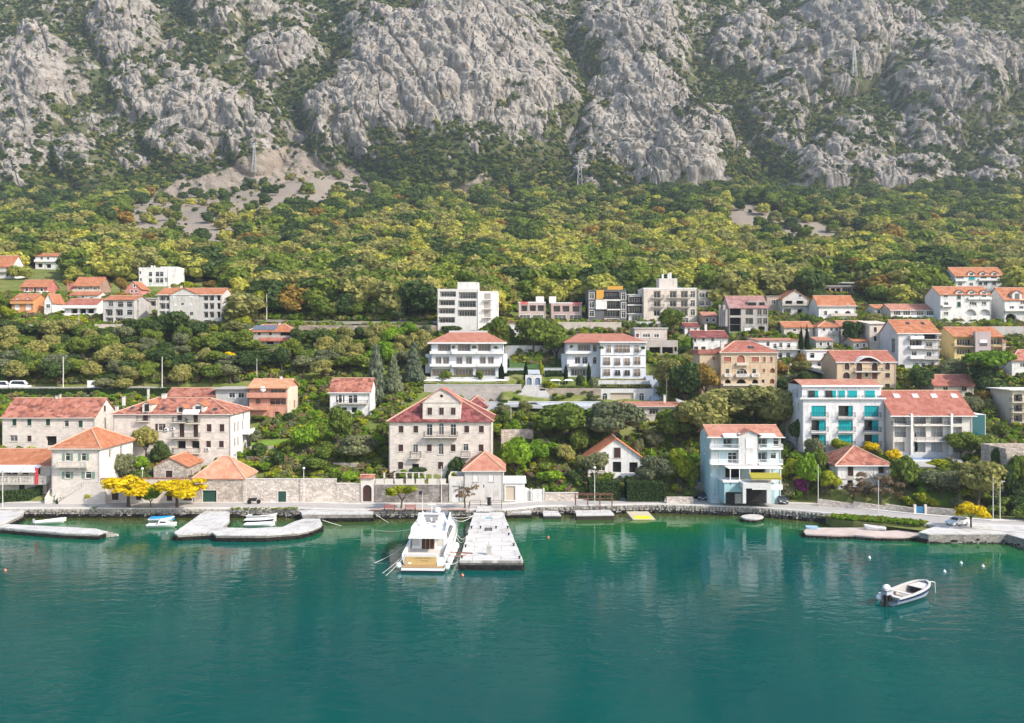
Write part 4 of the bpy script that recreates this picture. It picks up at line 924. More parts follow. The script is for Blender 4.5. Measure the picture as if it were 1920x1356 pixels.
simple_wall('stone_wall', 'low stone wall topped by a pale fence beside the white garden gate', 'wall', 1022, 1084, 940, 925, GWALL, .5, coping=STRIM)
# chalet
h = House('chalet', 'small pale house with steep orange gabled roof and a dark first floor window', 'house', 1102, 1208, 893, 860, 9, S_W, trim=CREAMW, keep=12)
h.win([(1157.5, 849)], 12, 19, 'S', col=BROWN); h.win([(1157, 876), (1188, 877)], 16, 20, 'V', r=.8); h.win([(1128, 876)], 12, 14, 'D'); h.roof('gy', 822, tiles((.60,.20,.085),(.44,.13,.06),.35), .7); h.bal(1135, 1208, 893, 8, 2.2, 'solid', CONCL); h.done()
# bungalow
h = House('bungalow', 'low pale bungalow with a thin pink tiled roof edge and dark windows', 'bungalow', 1169, 1285, 790, 762, 9, S_BE, trim=S_BE, keep=4)
h.win([(1195, 774)], 24, 15, 'V', r=1.2); h.win([(1226, 772)], 17, 10, 'D'); h.win([(1258, 775)], 24, 14, 'V', r=1.2); h.roof('mono', 753, TLP, .6, fascia=CREAMW); h.chim(1246, 741, 1.2); h.done()
s_ = MB(); p = P(1280, 752, Y=h.Y + 4); s_.solid([(-1.6,-.6,0),(1.6,-.6,-1.0),(1.6,.9,-.4),(-1.6,.9,.6)], [(0,1,2,3)], .08); so2 = obj('solar_panel', s_, STEEL); so2.location = p; tag(so2, 'tilted pale solar panel beside the bungalow roof', 'solar panel')
# pink house
h = House('pink_house', 'terracotta pink house with cream gable end, tucked among garden trees', 'house', 467, 539, 783, 726, 10.5, S_PK, trim=S_PK, keep=4)
h.win([(484, 753)], 9, 9, 'D'); h.win([(521, 734)], 28, 7, 'W', col=WHITE, cols=4); h.win([(521, 754)], 30, 11, 'W', cols=3); h.win([(520, 777)], 9, 10, 'S'); h.bal(464, 503, 767, 6, 1.2, 'solid', S_PK, railm=S_PK); h.bal(464, 539, 744, 8, .9, 'solid', S_PK, railm=S_PK)
h.side('R', [(552, 757)], .9, 1.6, 'S'); h.roof('gx', 711, tiles((.50,.25,.13),(.40,.17,.09),.35), .7); h.chim(527, 706, .9); h.sidem['R'] = S_CR; h.done()
s_ = MB(); p = P(493, 730, Y=h.Y - .5); s_.sph((0, 0, 0), .75, .2, .75, 12, 6); d_ = obj('satellite_dish', s_, WHITE); d_.location = p; d_.parent = None; tag(d_, 'white satellite dish on the pink house balcony', 'dish')
# white house
h = House('white_house', 'white house with mottled red gabled roof and open brown shutters', 'house', 618, 694, 780, 734, 9.5, S_W, trim=WHITE, keep=5)
h.win([(638, 748), (657.5, 749), (666, 748)], 8, 15, 'D'); h.win([(632, 748), (644, 748)], 4, 13, 'S'); h.win([(645, 769), (664, 769)], 10, 10, 'V', r=.6); h.bal(634, 690, 756, 6, 1.0)
h.side('R', [(701, 745)], 1.0, 2.2, 'S'); h.side('R', [(701, 768)], 1.0, 1.6, 'S'); h.roof('gx', 709.5, TP, .5, fascia=WHITE); h.done()
# blue house
h = House('blue_house', 'pale blue three storey house with white balconies, pink tiled roof and yellow terrace awning', 'house', 1331, 1464, 944, 817, 9, stucco((.54, .65, .66)), trim=WHITE); h.sidem['L'] = S_BL
h.win([(1340, 830)], 13, 18, 'S', col=WHITE); h.win([(1365, 830), (1430, 830)], 17, 18, 'L', r=1.0); h.win([(1455, 829)], 10, 16, 'W'); h.win([(1341, 858)], 13, 18, 'S', col=WHITE); h.win([(1373, 858)], 16, 19, 'W', cols=2); h.win([(1430, 857)], 17, 20, 'L', r=1.0); h.win([(1450, 855)], 10, 11, 'D')
h.win([(1340, 874)], 14, 6, 'S', col=WHITE); h.win([(1375, 889), (1420, 890)], 30, 22, 'V', r=1.2)
h.box('bay', 1385, 1420, 813, 872, -1.2, -.01, S_LG)
pe = MB(); u0, v0 = h.uv(1383, 814); u1, _ = h.uv(1422, 814); um, vm = h.uv(1402.5, 805); pe.solid([(u0-.3,-1.5,v0-.1),(um,-1.5,vm),(um,3.2,vm),(u0-.3,1.2,v0-.1),(u1+.3,-1.5,v0-.1),(u1+.3,1.2,v0-.1)], [(0,1,2,3),(1,4,5,2)], .14); ba = bpy.data.objects[h.root.children[-1].name]; obj('bay_roof', pe, TLP, h.root)
pe = MB(); pe.poly((u0, -1.19, v0 - .05), (u1, -1.19, v0 - .05), (um, -1.19, vm - .12)); obj('bay_gable', pe, S_LG, h.root)
for yy in (830, 858):
    u, v = h.uv(1402, yy); f = MB(); f.box(u - .8, -1.26, v - 1.1, u + .8, -1.205, v + 1.1); wn = obj('window', f, CREAMW, h.root)
    for sg in (0, 1): q = MB(); q.box(u - .72 + sg * .73, -1.31, v - 1.02, u - .01 + sg * .73, -1.263, v + 1.02); obj('shutter', q, WHITE, wn)
for ya in (840, 868.5):
    h.bal(1330, 1384.5, ya, 8, 1.3, 'bars', WHITE, WHITE); h.bal(1420.5, 1465, ya, 8, 1.3, 'bars', WHITE, WHITE)
h.awning(1354, 1384, 813, 818, 1.5); h.awning(1421, 1452, 813, 818, 1.5)
tb = h.box('terrace', 1358, 1452, 905, 944, -4.5, -.01, S_BL); h.box('terrace_slab', 1356, 1454, 902, 905, -4.7, 0, WHITE)
h.box('recess_panel', 1361, 1391, 923, 944, -4.56, -4.503, DARK); h.box('storage_door', 1378, 1390, 926, 944, -4.62, -4.57, plain('grey_board', (.30,.29,.27), .8))  # flat panel in front of the wall, shade of an opening painted near black
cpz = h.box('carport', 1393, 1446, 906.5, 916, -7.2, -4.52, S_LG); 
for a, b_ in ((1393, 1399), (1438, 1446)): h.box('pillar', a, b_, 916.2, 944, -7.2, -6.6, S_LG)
h.box('back_wall', 1399.2, 1438, 916.2, 944, -4.6, -4.52, DARK)  # shade inside the car port painted as a near-black panel
s_ = MB(); u0, v0 = h.uv(1358, 903); u1, _ = h.uv(1452, 903); rail_mesh(s_, (u0, -4.4, v0), (u1, -4.4, v0), .9, 'bars'); obj('terrace_railing', s_, WHITE, h.root)
_, v1 = h.uv(0, 872); s_ = MB(); s_.box(u0 - .3, -4.6, v1 - .1, u1 + .3, -.03, v1 + .05); pg = obj('pergola_roof', s_, WHITE, h.root)
for px in (1359, 1376, 1395, 1432, 1451): u, _ = h.uv(px, 0); s_ = MB(); s_.box(u - .08, -4.5, v0, u + .08, -4.34, v1 - .12); obj('pergola_post', s_, WHITE, h.root)
_, vy = h.uv(0, 880); _, vz = h.uv(0, 886); ua, _ = h.uv(1392, 0); ub, _ = h.uv(1447, 0); s_ = MB(); s_.solid([(ua,-6.9,vz-.1),(ub,-6.9,vz-.1),(ub,-4.5,vy),(ua,-4.5,vy)], [(0,1,2,3)], .05); s_.poly((ua,-6.9,vz-.1),(ub,-6.9,vz-.1),(ub,-6.9,vz-.35),(ua,-6.9,vz-.35)); obj('awning', s_, plain('yellow_awning', (.30,.27,.03), .8), h.root)
_, vt = h.uv(0, 907); s_ = MB(); rail_mesh(s_, (ua, -7.1, vt), (ub, -7.1, vt), .95, 'solid'); obj('parapet', s_, WHITE, h.root)
h.side('L', [(1322, 826), (1322, 845)], .7, 1.2, 'W'); h.roof('gx', 797.5, TLP, .7, fascia=WHITE); h.done()
# hip roofed house right of the blue one
h = House('old_house', 'old white over stone house with a mottled hipped red roof and brown shutters', 'house', 1569, 1669, 917, 869.5, 11, S_W, trim=CREAMW, keep=18)
h.win([(1594.5, 883)], 10.5, 20, 'S'); h.win([(1652, 880)], 10.5, 15, 'S'); h.win([(1594, 906)], 10.5, 11, 'V', r=.4); h.box('string_course', 1569, 1669, 896.5, 898, -.12, -.003, STRIM); h.side('L', [(1552, 878)], .8, 2.0, 'S'); h.roof('hip', 836, TP, .6, fascia=WHITE, inset=5); h.done()
# apartments with teal blinds
h = House('apartment_block', 'white apartment block with teal blinds in its balconies and pink tiled roof', 'apartment block', 1504, 1659, 848, 748, 12, S_WB, trim=S_WB, keep=6)
XS = (1535, 1585.5, 1634); 
for r_i, yy in enumerate((771, 798, 825)):
    for c_i, xx in enumerate(XS):
        full = (r_i, c_i) in ((0, 0), (0, 2), (1, 1), (2, 1)); part_ = (.55, 1) if not full else (.03, .97)
        h.win([(xx, yy)], 27, 20, 'T', r=1.2, back=part_ if (r_i, c_i) != (0, 1) else (.72, 1))
        h.bal(xx - 16, xx + 17, yy + 11.5, 9, .7, 'bars', S_WB)
h.win([(1541, 846)], 14, 8, 'T', r=.5); h.box('terrace_slab', 1500, 1662, 746, 749, -.5, 0, S_WB)
h.box('upper_storey', 1504, 1652, 722.5, 748.2, 1.6, 11.5, S_WB)
for x0_, x1_, k in ((1515, 1534, 0), (1547, 1567, 0), (1572, 1584, 1), (1590, 1607, 1), (1622, 1640, 1)):
    a, b_, z0, z1 = h.xat(x0_, 1.6), h.xat(x1_, 1.6), h.zat(746.5, 1.6), h.zat(732, 1.6); f = MB(); f.box(a - .1, 1.5, z0, b_ + .1, 1.595, z1 + .15); wn = obj('window', f, S_WB, h.root); q = MB(); q.box(a, 1.46, z0, b_, 1.498, z1); obj('blind' if k else 'pane', q, TEALC if k else GLASS, wn)
    if not k: q = MB(); q.box(a + (b_ - a) * .66, 1.43, z0, b_, 1.455, z1); obj('blind', q, TEALC, wn)
s_ = MB(); _, v = h.uv(0, 746); rail_mesh(s_, (.1, -.35, v), (h.W - .1, -.35, v), .5, 'rails'); obj('terrace_railing', s_, IRON, h.root)
zr = h.zat(711, 6.6); ze = h.zat(723, 1.3); s_ = MB(); a, b_ = h.xat(1502, 1.5), h.xat(1654, 1.5); s_.solid([(a,1.2,ze),(b_,1.2,ze),(b_,6.6,zr),(a,6.6,zr),(b_,12.3,ze),(a,12.3,ze)], [(0,1,2,3),(3,2,4,5)], .18); obj('roof', s_, TLP, h.root)
s_ = MB(); s_.box(a, 1.1, ze - .3, b_, 1.19, ze + .1); obj('gutter', s_, WHITE, h.root)
h.side('L', [(1487, 737), (1491, 736), (1487, 761), (1491, 760), (1498, 762)], .5, 1.7, 'D'); h.done()
PBL = plain('pale_roller_blind', (.50, .49, .47), .6)
# long roofed apartments with pool
h = House('apartment_block', 'cream apartment block under a long red roof with four skylights, above the pool', 'apartment block', 1673, 1822, 853, 775, 13, stucco((.64,.60,.54)), trim=S_W, keep=6)
h.grid([1688, 1725, 1756, 1793], [785], 22, 19, 'L', r=1.1, rail='bars', pane_m=PBL); h.grid([1688, 1725, 1757, 1793], [810], 22, 19, 'L', r=1.1, rail='bars', pane_m=PBL); h.grid([1725, 1757, 1792], [838], 21, 20, 'L', r=1.1, pane_m=PBL); h.win([(1687, 838)], 20, 18, 'L', r=1.0, pane_m=PBL)
h.bal(1712, 1783, 796.5, 7, .8, 'rails', S_W); h.bal(1715, 1783, 826.5, 7, .8, 'rails', S_W); h.bal(1671, 1706, 797, 7, .8, 'bars', S_W)
for a in (1710, 1785): h.box('pillar', a - 2, a + 2, 776, 853, -.85, -.01, S_W)
h.box('stair_tower', 1823, 1848, 777, 853, .3, 6, S_W); q = h.box('glazing', 1824, 1847, 778, 817, .22, .295, plain('teal_glass', (.01,.10,.12), .1, spec=.6))
h.roof('gx', 733, TR, .8, fascia=WHITE); 
for x in (1681, 1716, 1751, 1789): h.skylight(x, 743, 1.3, 1.3, plain('pale_skylight', (.6,.6,.58), .3))
vb = MB()
for xx, sg in ((-.5, 0), (h.W + .3, 0)): pass
h.done(); HX = h
pl = empty('swimming_pool', P(1756, 866, Y=hit(1756, 868)), 'small blue swimming pool with white edge below the long roofed apartments', 'pool'); s = F / pl.location.y
q = MB(); q.box(-45 / s, -.2, -1.6, 48 / s, 5.2, .35); obj('basin', q, S_W, pl); q = MB(); q.box(-38 / s, .7, .3, 38 / s, 4.4, .40); obj('pool_water', q, plain('pool_water', (.01, .20, .50), .05, spec=.5), pl); PADS.append((pl.location.x - 6, pl.location.x + 6, pl.location.y, pl.location.y + 5, pl.location.z - .3)); BOXES.append((1712, 1800, 855, 870, pl.location.y))
simple_wall('terrace_wall', 'white wall along the back of the swimming pool', 'wall', 1712, 1800, 858, 848, S_W, .3, Y=pl.location.y + 6)
h = House('ruin', 'roofless ruined stone shed left of the pool bank', 'ruin', 1708, 1752, 897, 876, 6, STND, keep=3); h.win([(1716, 890)], 6, 12, 'V', r=.5); h.roof('flat', 874, CONC, .2); h.done()
h = House('ruin', 'tall ruined stone house overgrown with ivy at the right edge', 'ruin', 1886, 1990, 935, 850, 9, STND, keep=10); h.win([(1905, 875), (1903, 910)], 7, 12, 'V', r=.4); h.parapet(.9, STND, .5); h.done()
h = House('balcony_house', 'cream house with dark railed balconies cut off by the right edge', 'house', 1896, 1990, 797, 732, 9, S_CR, keep=6); h.grid([1909], [746, 765, 784], 16, 13, 'L', rail='bars'); h.roof('flat', 728, S_W, .8)
for yy in (753, 772, 791): h.bal(1893, 1990, yy, 7, 1.2)
h.done()
h = House('cottage', 'small cream cottage with plain red gabled roof above the long roofed apartments', 'cottage', 1751, 1826, 744, 721.5, 8, S_CR, trim=S_CR, keep=6); h.win([(1773, 729), (1808, 729)], 9, 9, 'W'); h.roof('gx', 703, TR, .5); h.done()
# ---------------------------------------------------------------- the hillside houses
GOLD = plain('ochre_panel', (.62, .33, .05), .7); MAROON = plain('maroon_cladding', (.20, .055, .05), .7); SLATE = stucco((.13, .13, .135)); OUTC = stucco((.40, .375, .34))
h = House('house', 'white house with orange gabled roof cut off by the left edge, high on the hill', 'house', -25, 22, 522, 499, 10, S_W); h.grid([14], [505, 515], 5, 7, 'D'); h.bal(-25, 22, 510, 4, .8); h.side('R', [(27, 505), (27, 513)], .9, 1.3, 'D'); h.roof('gx', 480, TO, .5); h.chim(7, 480, 1); h.done()
h = House('house', 'white two storey house with small orange roof alone high on the left hill', 'house', 66, 110, 505, 480, 9, S_W); h.win([(78, 486), (90, 486)], 5, 8, 'D'); h.win([(75, 498), (91, 499)], 9, 7, 'V', r=1); h.bal(65, 110, 491, 4, .8, 'solid'); h.side('R', [(121, 486)], .9, 1.3, 'D'); h.roof('gx', 475.5, TO, .4); h.chim(83, 475, .8); h.done()
h = House('house', 'long low house with maroon wall panels and orange roof on the left hill', 'house', 39, 89, 551, 537, 8, S_ROSE); h.win([(50, 543), (66, 543), (78, 543)], 5.5, 9, 'W'); h.bal(38, 90, 550, 4, 1.0, 'solid'); h.roof('gx', 525.5, TO, .5); h.done()
h = House('house', 'orange painted house with white shutters and two dormers on the left hill', 'house', 22, 63, 592, 562, 9, S_OR); h.grid([32, 53], [576], 7, 10, 'S', col=WHITE); h.win([(32, 589), (53, 589)], 7, 7, 'S', col=WHITE); h.bal(21, 64, 569, 4, .7, 'solid', S_OR, S_OR); h.bal(21, 64, 586, 4, .7, 'solid', S_OR, S_OR); h.roof('gx', 551.5, TO, .4); h.dormer(33, 557, 567, 2.2, S_W, TO, wcol=WHITE); h.dormer(52, 557, 567, 2.2, S_W, TO, wcol=WHITE); h.done()
h = House('house', 'white gable ended house just right of the orange painted house', 'house', 82.5, 98, 592, 566, 8, S_W); h.win([(90, 574)], 8, 7, 'W'); h.roof('gy', 551, TO, .3); h.done()
h = House('house', 'brown banded house with a large plain orange roof on the left hill', 'house', 138, 187, 549, 535, 9, stucco((.36,.24,.18))); h.win([(150, 541), (178, 541)], 8, 6, 'W'); h.win([(163, 541)], 10, 6, 'D'); h.bal(137, 188, 547, 4, .8, 'solid', S_BE, S_BE); h.roof('gx', 519.5, TO, .5, ridge=False); h.box('side_annexe', 126, 137.5, 531, 549, .8, 6, S_ROSE); h.done()
h = House('house', 'low white house with orange roof between the brown banded house and the terrace house', 'house', 130, 185, 562, 553, 7, S_W, fnd=1.5); h.win([(143, 557), (155, 557)], 5, 4, 'W'); h.roof('gx', 547, TO, .4); h.done()
h = House('house', 'white house with deep covered terrace and bright orange roof on the left hill', 'house', 121, 181, 596, 571, 9, S_W, keep=4); h.win([(139, 584), (155, 584), (170, 584)], 12, 9, 'V', r=1.2); h.bal(119, 182, 592, 4, 1.2, 'solid'); h.roof('gx', 560.5, TR, .3); h.bal(119, 182, 577.5, 5, .9, 'solid'); h.done()
h = House('house', 'grey three storey house with large square windows on the left hill', 'house', 193, 252, 608, 562, 11, S_GR, trim=S_LG, keep=5); h.win([(208, 570)], 9, 10, 'W'); h.win([(226, 571), (243, 571)], 11, 10, 'D', cols=1); h.grid([204, 223], [586], 14, 12, 'L', rail='bars'); h.win([(243, 586)], 11, 10, 'D', cols=1); h.grid([205, 223], [601], 14, 11, 'L'); h.win([(242, 601)], 10, 9, 'W'); h.side('R', [(259, 572), (259, 590)], 1.4, 3, 'V', r=.8); h.roof('gx', 555, TO, .4); h.done()
simple_wall('terrace_wall', 'beige retaining wall below the grey three storey house', 'wall', 177, 250, 622, 608, stucco((.55,.46,.38)), .5)
h = House('modern_house', 'modern flat roofed white villa with tall windows at the edge of the forest', 'house', 260, 316, 537, 504, 11, S_W, keep=2); h.grid([282], [514, 526], 7, 8, 'D', cols=1); h.grid([295, 303], [514, 526], 7, 9, 'D', cols=1); h.win([(263, 511), (264, 524)], 4, 6, 'D'); h.win([(311, 525)], 6, 8, 'V'); h.parapet(.5); h.box('upper_storey', 301, 331, 500, 538, 1.2, 10, S_W); h.box('chimney', 283, 285, 498, 504, 2, 2.6, S_W); h.box('chimney', 288, 290, 498, 504, 2, 2.6, S_W); h.done()
h = House('house', 'small pink house with white trimmed gable below the modern white villa', 'house', 235, 264, 556, 541, 8, stucco((.62,.27,.23))); h.win([(247, 546), (255, 546)], 5, 4, 'W'); h.roof('gy', 528, TO, .4); h.win([(252, 535)], 3, 8, 'W'); h.done()
h = House('apartment_block', 'long pale four storey apartment block with a central gable on the left hill', 'apartment block', 295, 416, 609, 552, 11, stucco((.58,.55,.50)), trim=S_W, keep=7)
h.grid([308], [558, 574, 589], 19, 11, 'L', r=1, rail='bars'); h.grid([386, 397], [558, 574, 590], 8.5, 11, 'L', r=.9, rail='bars'); h.grid([410], [558, 574, 590], 6, 11, 'V', r=.9); h.win([(327, 556), (330, 572), (359, 556), (358, 571)], 5, 5, 'S', col=S_W); h.win([(343, 570), (360, 588)], 6, 6, 'D'); h.win([(358, 604), (345, 604), (386, 604)], 7, 8, 'W')
h.roof('gx', 541, TO, .4, fascia=S_W); cg = MB(); ua, va = h.uv(319, 552); ub, _ = h.uv(373, 552); um, vm = h.uv(345, 541); cg.poly((ua,-.25,va),(ub,-.25,va),(um,-.25,vm)); cg.poly((ua,-.25,-3),(ub,-.25,-3),(ub,-.25,va),(ua,-.25,va)); 
obj('gable_front', cg, h.wall, h.root); cg = MB(); cg.solid([(ua-.3,-.45,va-.1),(um,-.45,vm+.25),(um,4.5,vm+.25),(ua-.3,4.5,va-.1),(ub+.3,-.45,va-.1),(ub+.3,4.5,va-.1)], [(0,1,2,3),(1,4,5,2)], .25); obj('gable_roof', cg, TO, h.root)
for (a, b_, ww, hh, mm) in ((327, 556, 4, 5, S_W), (330, 572, 5, 5, S_W), (359, 556, 6, 5, S_W), (343, 570, 4, 3, DARK), (360, 588, 6, 6, GLASS), (358, 571, 5, 5, S_W)):
    u, v = h.uv(a, b_); q = MB(); q.box(u - ww/h.s/2, -.32, v - hh/h.s/2, u + ww/h.s/2, -.255, v + hh/h.s/2); obj('window', q, mm, h.root)
h.chim(318, 537, .9, d=6); h.chim(340, 536, 1.0, d=6); h.chim(374, 541, .9, d=6); h.done()
h = House('house', 'half hidden pale house between the grey house and the long apartment block', 'house', 272, 293, 588, 560, 8, S_BE); h.win([(287, 569)], 12, 9, 'L'); h.roof('flat', 557, S_W, .4); h.done()
h = House('stone_house', 'stone house with solar panels on its orange roof above the garden wood', 'house', 463, 549, 652, 621, 9.5, stucco((.48,.43,.38)), trim=STRIM, keep=4)
h.win([(486, 625.5), (507, 625.5)], 6, 6, 'S'); h.win([(535, 626.5)], 19, 6, 'V', r=.6); h.win([(506, 642), (532, 642)], 14, 7, 'V', r=1.2); h.win([(484, 640)], 3, 6, 'D'); h.win([(468, 639)], 8, 9, 'V'); h.awning(487, 550, 633, 639, 1.0, TR, 'canopy'); h.roof('hip', 608.5, TO, .5, inset=3.5); h.chim(524, 606, 1)
for k in range(4):
    x0_ = 475 + k * 11; q = MB(); Ht, sl = h.slope; d0, d1 = .4, 3.8; a, b_ = h.xat(x0_, 2), h.xat(x0_ + 10, 2); q.solid([(a, d0, Ht + sl * d0 + .22), (b_, d0, Ht + sl * d0 + .22), (b_ + .2, d1, Ht + sl * d1 + .22), (a + .2, d1, Ht + sl * d1 + .22)], [(0,1,2,3)], .06); obj('solar_panel', q, plain('solar_glass', (.12,.14,.17), .25, spec=.6), h.roofobj)
h.done()
# white tower
h = House('apartment_tower', 'tall white stepped apartment tower with wide recessed balconies above the hotel', 'apartment block', 820, 897, 624, 544, 12, stucco((.66,.63,.59), .2), trim=S_W, keep=4)
h.win([(840, 551.5), (838, 567.5)], 30, 10, 'L', r=1.2, rail='bars'); h.win([(837.5, 583)], 31, 10, 'L', r=1.2, rail='bars'); h.win([(837.5, 600)], 31, 10.5, 'L', r=1.2, rail='bars')
h.win([(877, 554), (876, 570)], 34, 12, 'L', r=1.2, rail='bars'); h.win([(875.5, 587)], 35, 12, 'L', r=1.2, rail='bars'); h.box('penthouse', 858, 897, 529, 543.8, .4, 8, S_W); h.parapet(.35)
h.box('wing', 897.3, 934, 546, 618, 2.5, 13, S_W)
for yy in (556, 573, 589): h.box('loggia', 908, 920, yy - 6, yy + 5, 2.40, 2.49, plain('painted_recess_shade', (.36,.33,.30), .9));  # flat panels with the loggia shade painted into their tone
for yy in (561.5, 578.5, 595): h.box('balcony', 906, 922, yy, yy + 1.6, 1.5, 2.49, S_W)
h.done()
h = House('townhouse', 'left half of the pink framed twin building with tall windows', 'house', 972, 1023, 604, 568, 10, stucco((.50,.40,.36)), trim=S_W); h.grid([983, 999, 1014], [578], 12, 11, 'L', r=.7, col=IRON); h.grid([984, 1009], [597], 20, 12, 'D', cols=3); h.box('panel', 976, 990, 566, 571, -.06, -.005, stucco((.58,.15,.14))); h.box('stair_head', 1005, 1020, 556, 568, 2, 6, S_W); h.parapet(.35, S_W); h.done()
h = House('townhouse', 'right half of the pink framed twin building with tall windows', 'house', 1033, 1091, 604, 569, 10, stucco((.50,.36,.33)), trim=S_W); h.grid([1044, 1061, 1080], [579], 13, 11, 'L', r=.7, col=IRON); h.grid([1050, 1079], [597], 22, 12, 'D', cols=3); h.box('panel', 1074, 1089, 567, 572, -.06, -.005, stucco((.58,.15,.14))); h.box('stair_head', 1030, 1043, 556, 569, 2, 6, S_W); h.parapet(.35, S_W); h.done()
h = House('low_building', 'low white building with reddish flat roof right of the white tower', 'house', 940, 985, 634, 607, 8, S_W, keep=3); h.grid([953, 972], [620], 9, 7, 'W'); h.roof('flat', 603, tiles((.45,.22,.17)), .2); h.done()
# dark modern block
h = House('modern_block', 'dark grey modern block with maroon balconies and an ochre corner panel', 'apartment block', 1103, 1174, 606, 545, 11, SLATE, trim=S_W)
h.grid([1109.5], [555, 572, 588], 9, 11, 'W'); h.win([(1146.5, 554), (1148, 570), (1147, 587)], 28, 13, 'L', r=1.3, back=MAROON, rail='bars'); h.grid([1169.5], [556, 574, 590], 8, 12, 'W'); h.win([(1147, 602)], 26, 8, 'W', cols=4)
h.box('ochre_panel', 1118, 1132, 544, 561, -.35, -.004, GOLD); h.box('ochre_panel', 1139, 1168, 536.5, 544, 1, 5, GOLD); h.box('white_panel', 1117, 1138, 562, 580, -.4, -.004, S_W); h.bal(1131, 1163, 561.5, 4, .5, 'solid', S_W, IRON, t=.5); h.bal(1138, 1163, 579.5, 4, .5, 'solid', S_W, IRON, t=.4); h.parapet(.3); h.done()
h = House('modern_block', 'narrow modern block with maroon balconies between the dark block and the cream block', 'apartment block', 1178, 1209, 604, 553, 9, S_W); h.grid([1193], [563, 579], 27, 13, 'L', r=1.2, back=MAROON); h.bal(1176, 1211, 571, 4, .6, 'solid', S_W, IRON, t=.4); h.win([(1193, 596)], 16, 9, 'W', cols=3); h.bal(1176, 1211, 587.5, 3, .6, 'solid', S_W, IRON, t=.3); h.roof('flat', 550, S_W, .3); h.done()
h = House('cream_block', 'cream four storey block with iron balconies and a square roof tower with aerials', 'apartment block', 1206, 1307, 607, 542, 12, stucco((.66,.57,.48)), trim=S_W, keep=3)
for yy in (552, 569, 586): h.win([(1232, yy)], 13, 13, 'L', r=.6, col=WHITE, back=S_CR); h.win([(1262, yy), (1283, yy)], 13, 13, 'L', r=.6, back=S_CR); h.win([(1299, yy)], 8, 12, 'D')
for yy in (558.5, 575.5): h.bal(1222, 1245, yy, 5, .8, 'bars'); h.bal(1252, 1294, yy, 5, .8, 'bars')
h.win([(1263, 601), (1283, 601)], 15, 9, 'D'); h.parapet(.4, S_W); h.box('roof_tower', 1236, 1270, 522, 542, 2, 8, stucco((.62,.56,.50)))
for (a, t0, w_) in ((1244, 505, .6), (1241, 514, 2.6), (1252, 513, 3), (1256, 511, 3)): h.box('aerial', a, a + w_, t0, 522, 4, 4.5, WHITE)
h.done()
h = House('annexe', 'yellowish glazed annexe right of the cream four storey block', 'house', 1309, 1341, 580, 545, 9, S_CR); h.grid([1316, 1328], [553, 568], 10, 9, 'D'); h.bal(1309, 1341, 575, 3, .8); h.roof('flat', 542, S_BE, .2); h.done()
h = House('concrete_house', 'unfinished grey concrete house with open balconies and outdoor stair', 'house', 1367, 1440, 622, 577, 10, OUTC, trim=OUTC, keep=2)
h.win([(1379, 585), (1379, 602), (1379, 616)], 21, 13, 'V', r=1.6); h.grid([1405], [585, 602], 14, 11, 'L'); h.grid([1424, 1435], [585, 602], 8, 11, 'D'); h.win([(1405, 617)], 18, 8, 'G', col=WHITE); h.win([(1428, 616)], 12, 8, 'V')
h.box('upper_storey', 1402, 1437, 565, 576.8, 1, 9, OUTC); h.box('recess_panel', 1403, 1418, 567, 576, .85, .99, DARK); h.box('recess_panel', 1424, 1434, 567, 576, .85, .99, DARK); h.roof('gx', 556, tiles((.32,.17,.15)), .2)  # both openings are flat panels, their shade painted near black
for k in range(4): h.box('stair_flight', 1348 + k * 4, 1352 + k * 4, 572 + (k % 2) * 8, 612, -.6 - .4 * k, -.2, OUTC)
h.done()
h = House('white_house', 'white house with dark red roof and a tall chimney below the concrete house', 'house', 1300, 1365, 660, 632, 10, S_W, trim=S_W, keep=3); h.win([(1301 + 1, 638), (1319, 636), (1336, 637)], 5, 7, 'D'); h.win([(1305, 654), (1319, 654)], 8, 8, 'S'); h.roof('gx', 620.5, TRD, .5); h.chim(1323, 608, 2.4, .7); h.done()
h = House('flat_house', 'pale flat roofed house with red shutters right behind the right hotel wing', 'house', 1190, 1251, 638, 616, 10, stucco((.56,.48,.42)), keep=2); h.win([(1195, 629)], 6, 7, 'S', col=MAROON); h.win([(1212, 629)], 14, 7, 'D'); h.win([(1231, 629)], 9, 7, 'D'); h.roof('flat', 613, S_W, .3); h.done()
h = House('terrace_building', 'old concrete terrace with a dark columned undercroft behind the right hotel wing', 'building', 1204, 1271, 664, 638, 7, stucco((.42,.385,.34), .5), keep=2); h.win([(1228, 657), (1252, 657)], 21, 12, 'V', r=2); h.win([(1267, 655)], 5, 8, 'V'); h.done()
# arched cream building
h = House('arched_house', 'tall cream building with arched loggias and terracotta shutters', 'apartment block', 1351, 1457, 748, 660, 12, S_TAN, trim=S_CR, keep=12)
RS = plain('terracotta_shutter', (.36, .12, .075), .7); OG = plain('orange_painted_room_light', (.50, .22, .06), .8)  # light in the arched rooms is painted as an orange back wall
h.win([(1364, 674), (1416, 674)], 14, 9, 'S', col=RS); h.win([(1389, 673)], 15, 14, 'S', col=RS, arch=True); h.win([(1433, 674), (1446, 674)], 5, 9, 'S', col=RS)
h.win([(1391, 697)], 20, 12, 'D', arch=True); h.win([(1364, 696), (1414, 696)], 7, 9, 'D'); h.win([(1432, 695)], 5, 7, 'S', col=RS); h.win([(1448.5, 695)], 9, 9, 'V', arch=True, back=OG, r=.8)
h.win([(1390, 716)], 19, 10, 'V', arch=True, r=1); h.win([(1365, 716), (1416, 716)], 11, 9, 'V', arch=True, r=.8); h.win([(1431, 715)], 5, 7, 'D'); h.win([(1448, 715)], 9, 9, 'V', arch=True, back=OG, r=.8); h.win([(1448, 736)], 9, 10, 'V', arch=True, back=OG, r=.8)
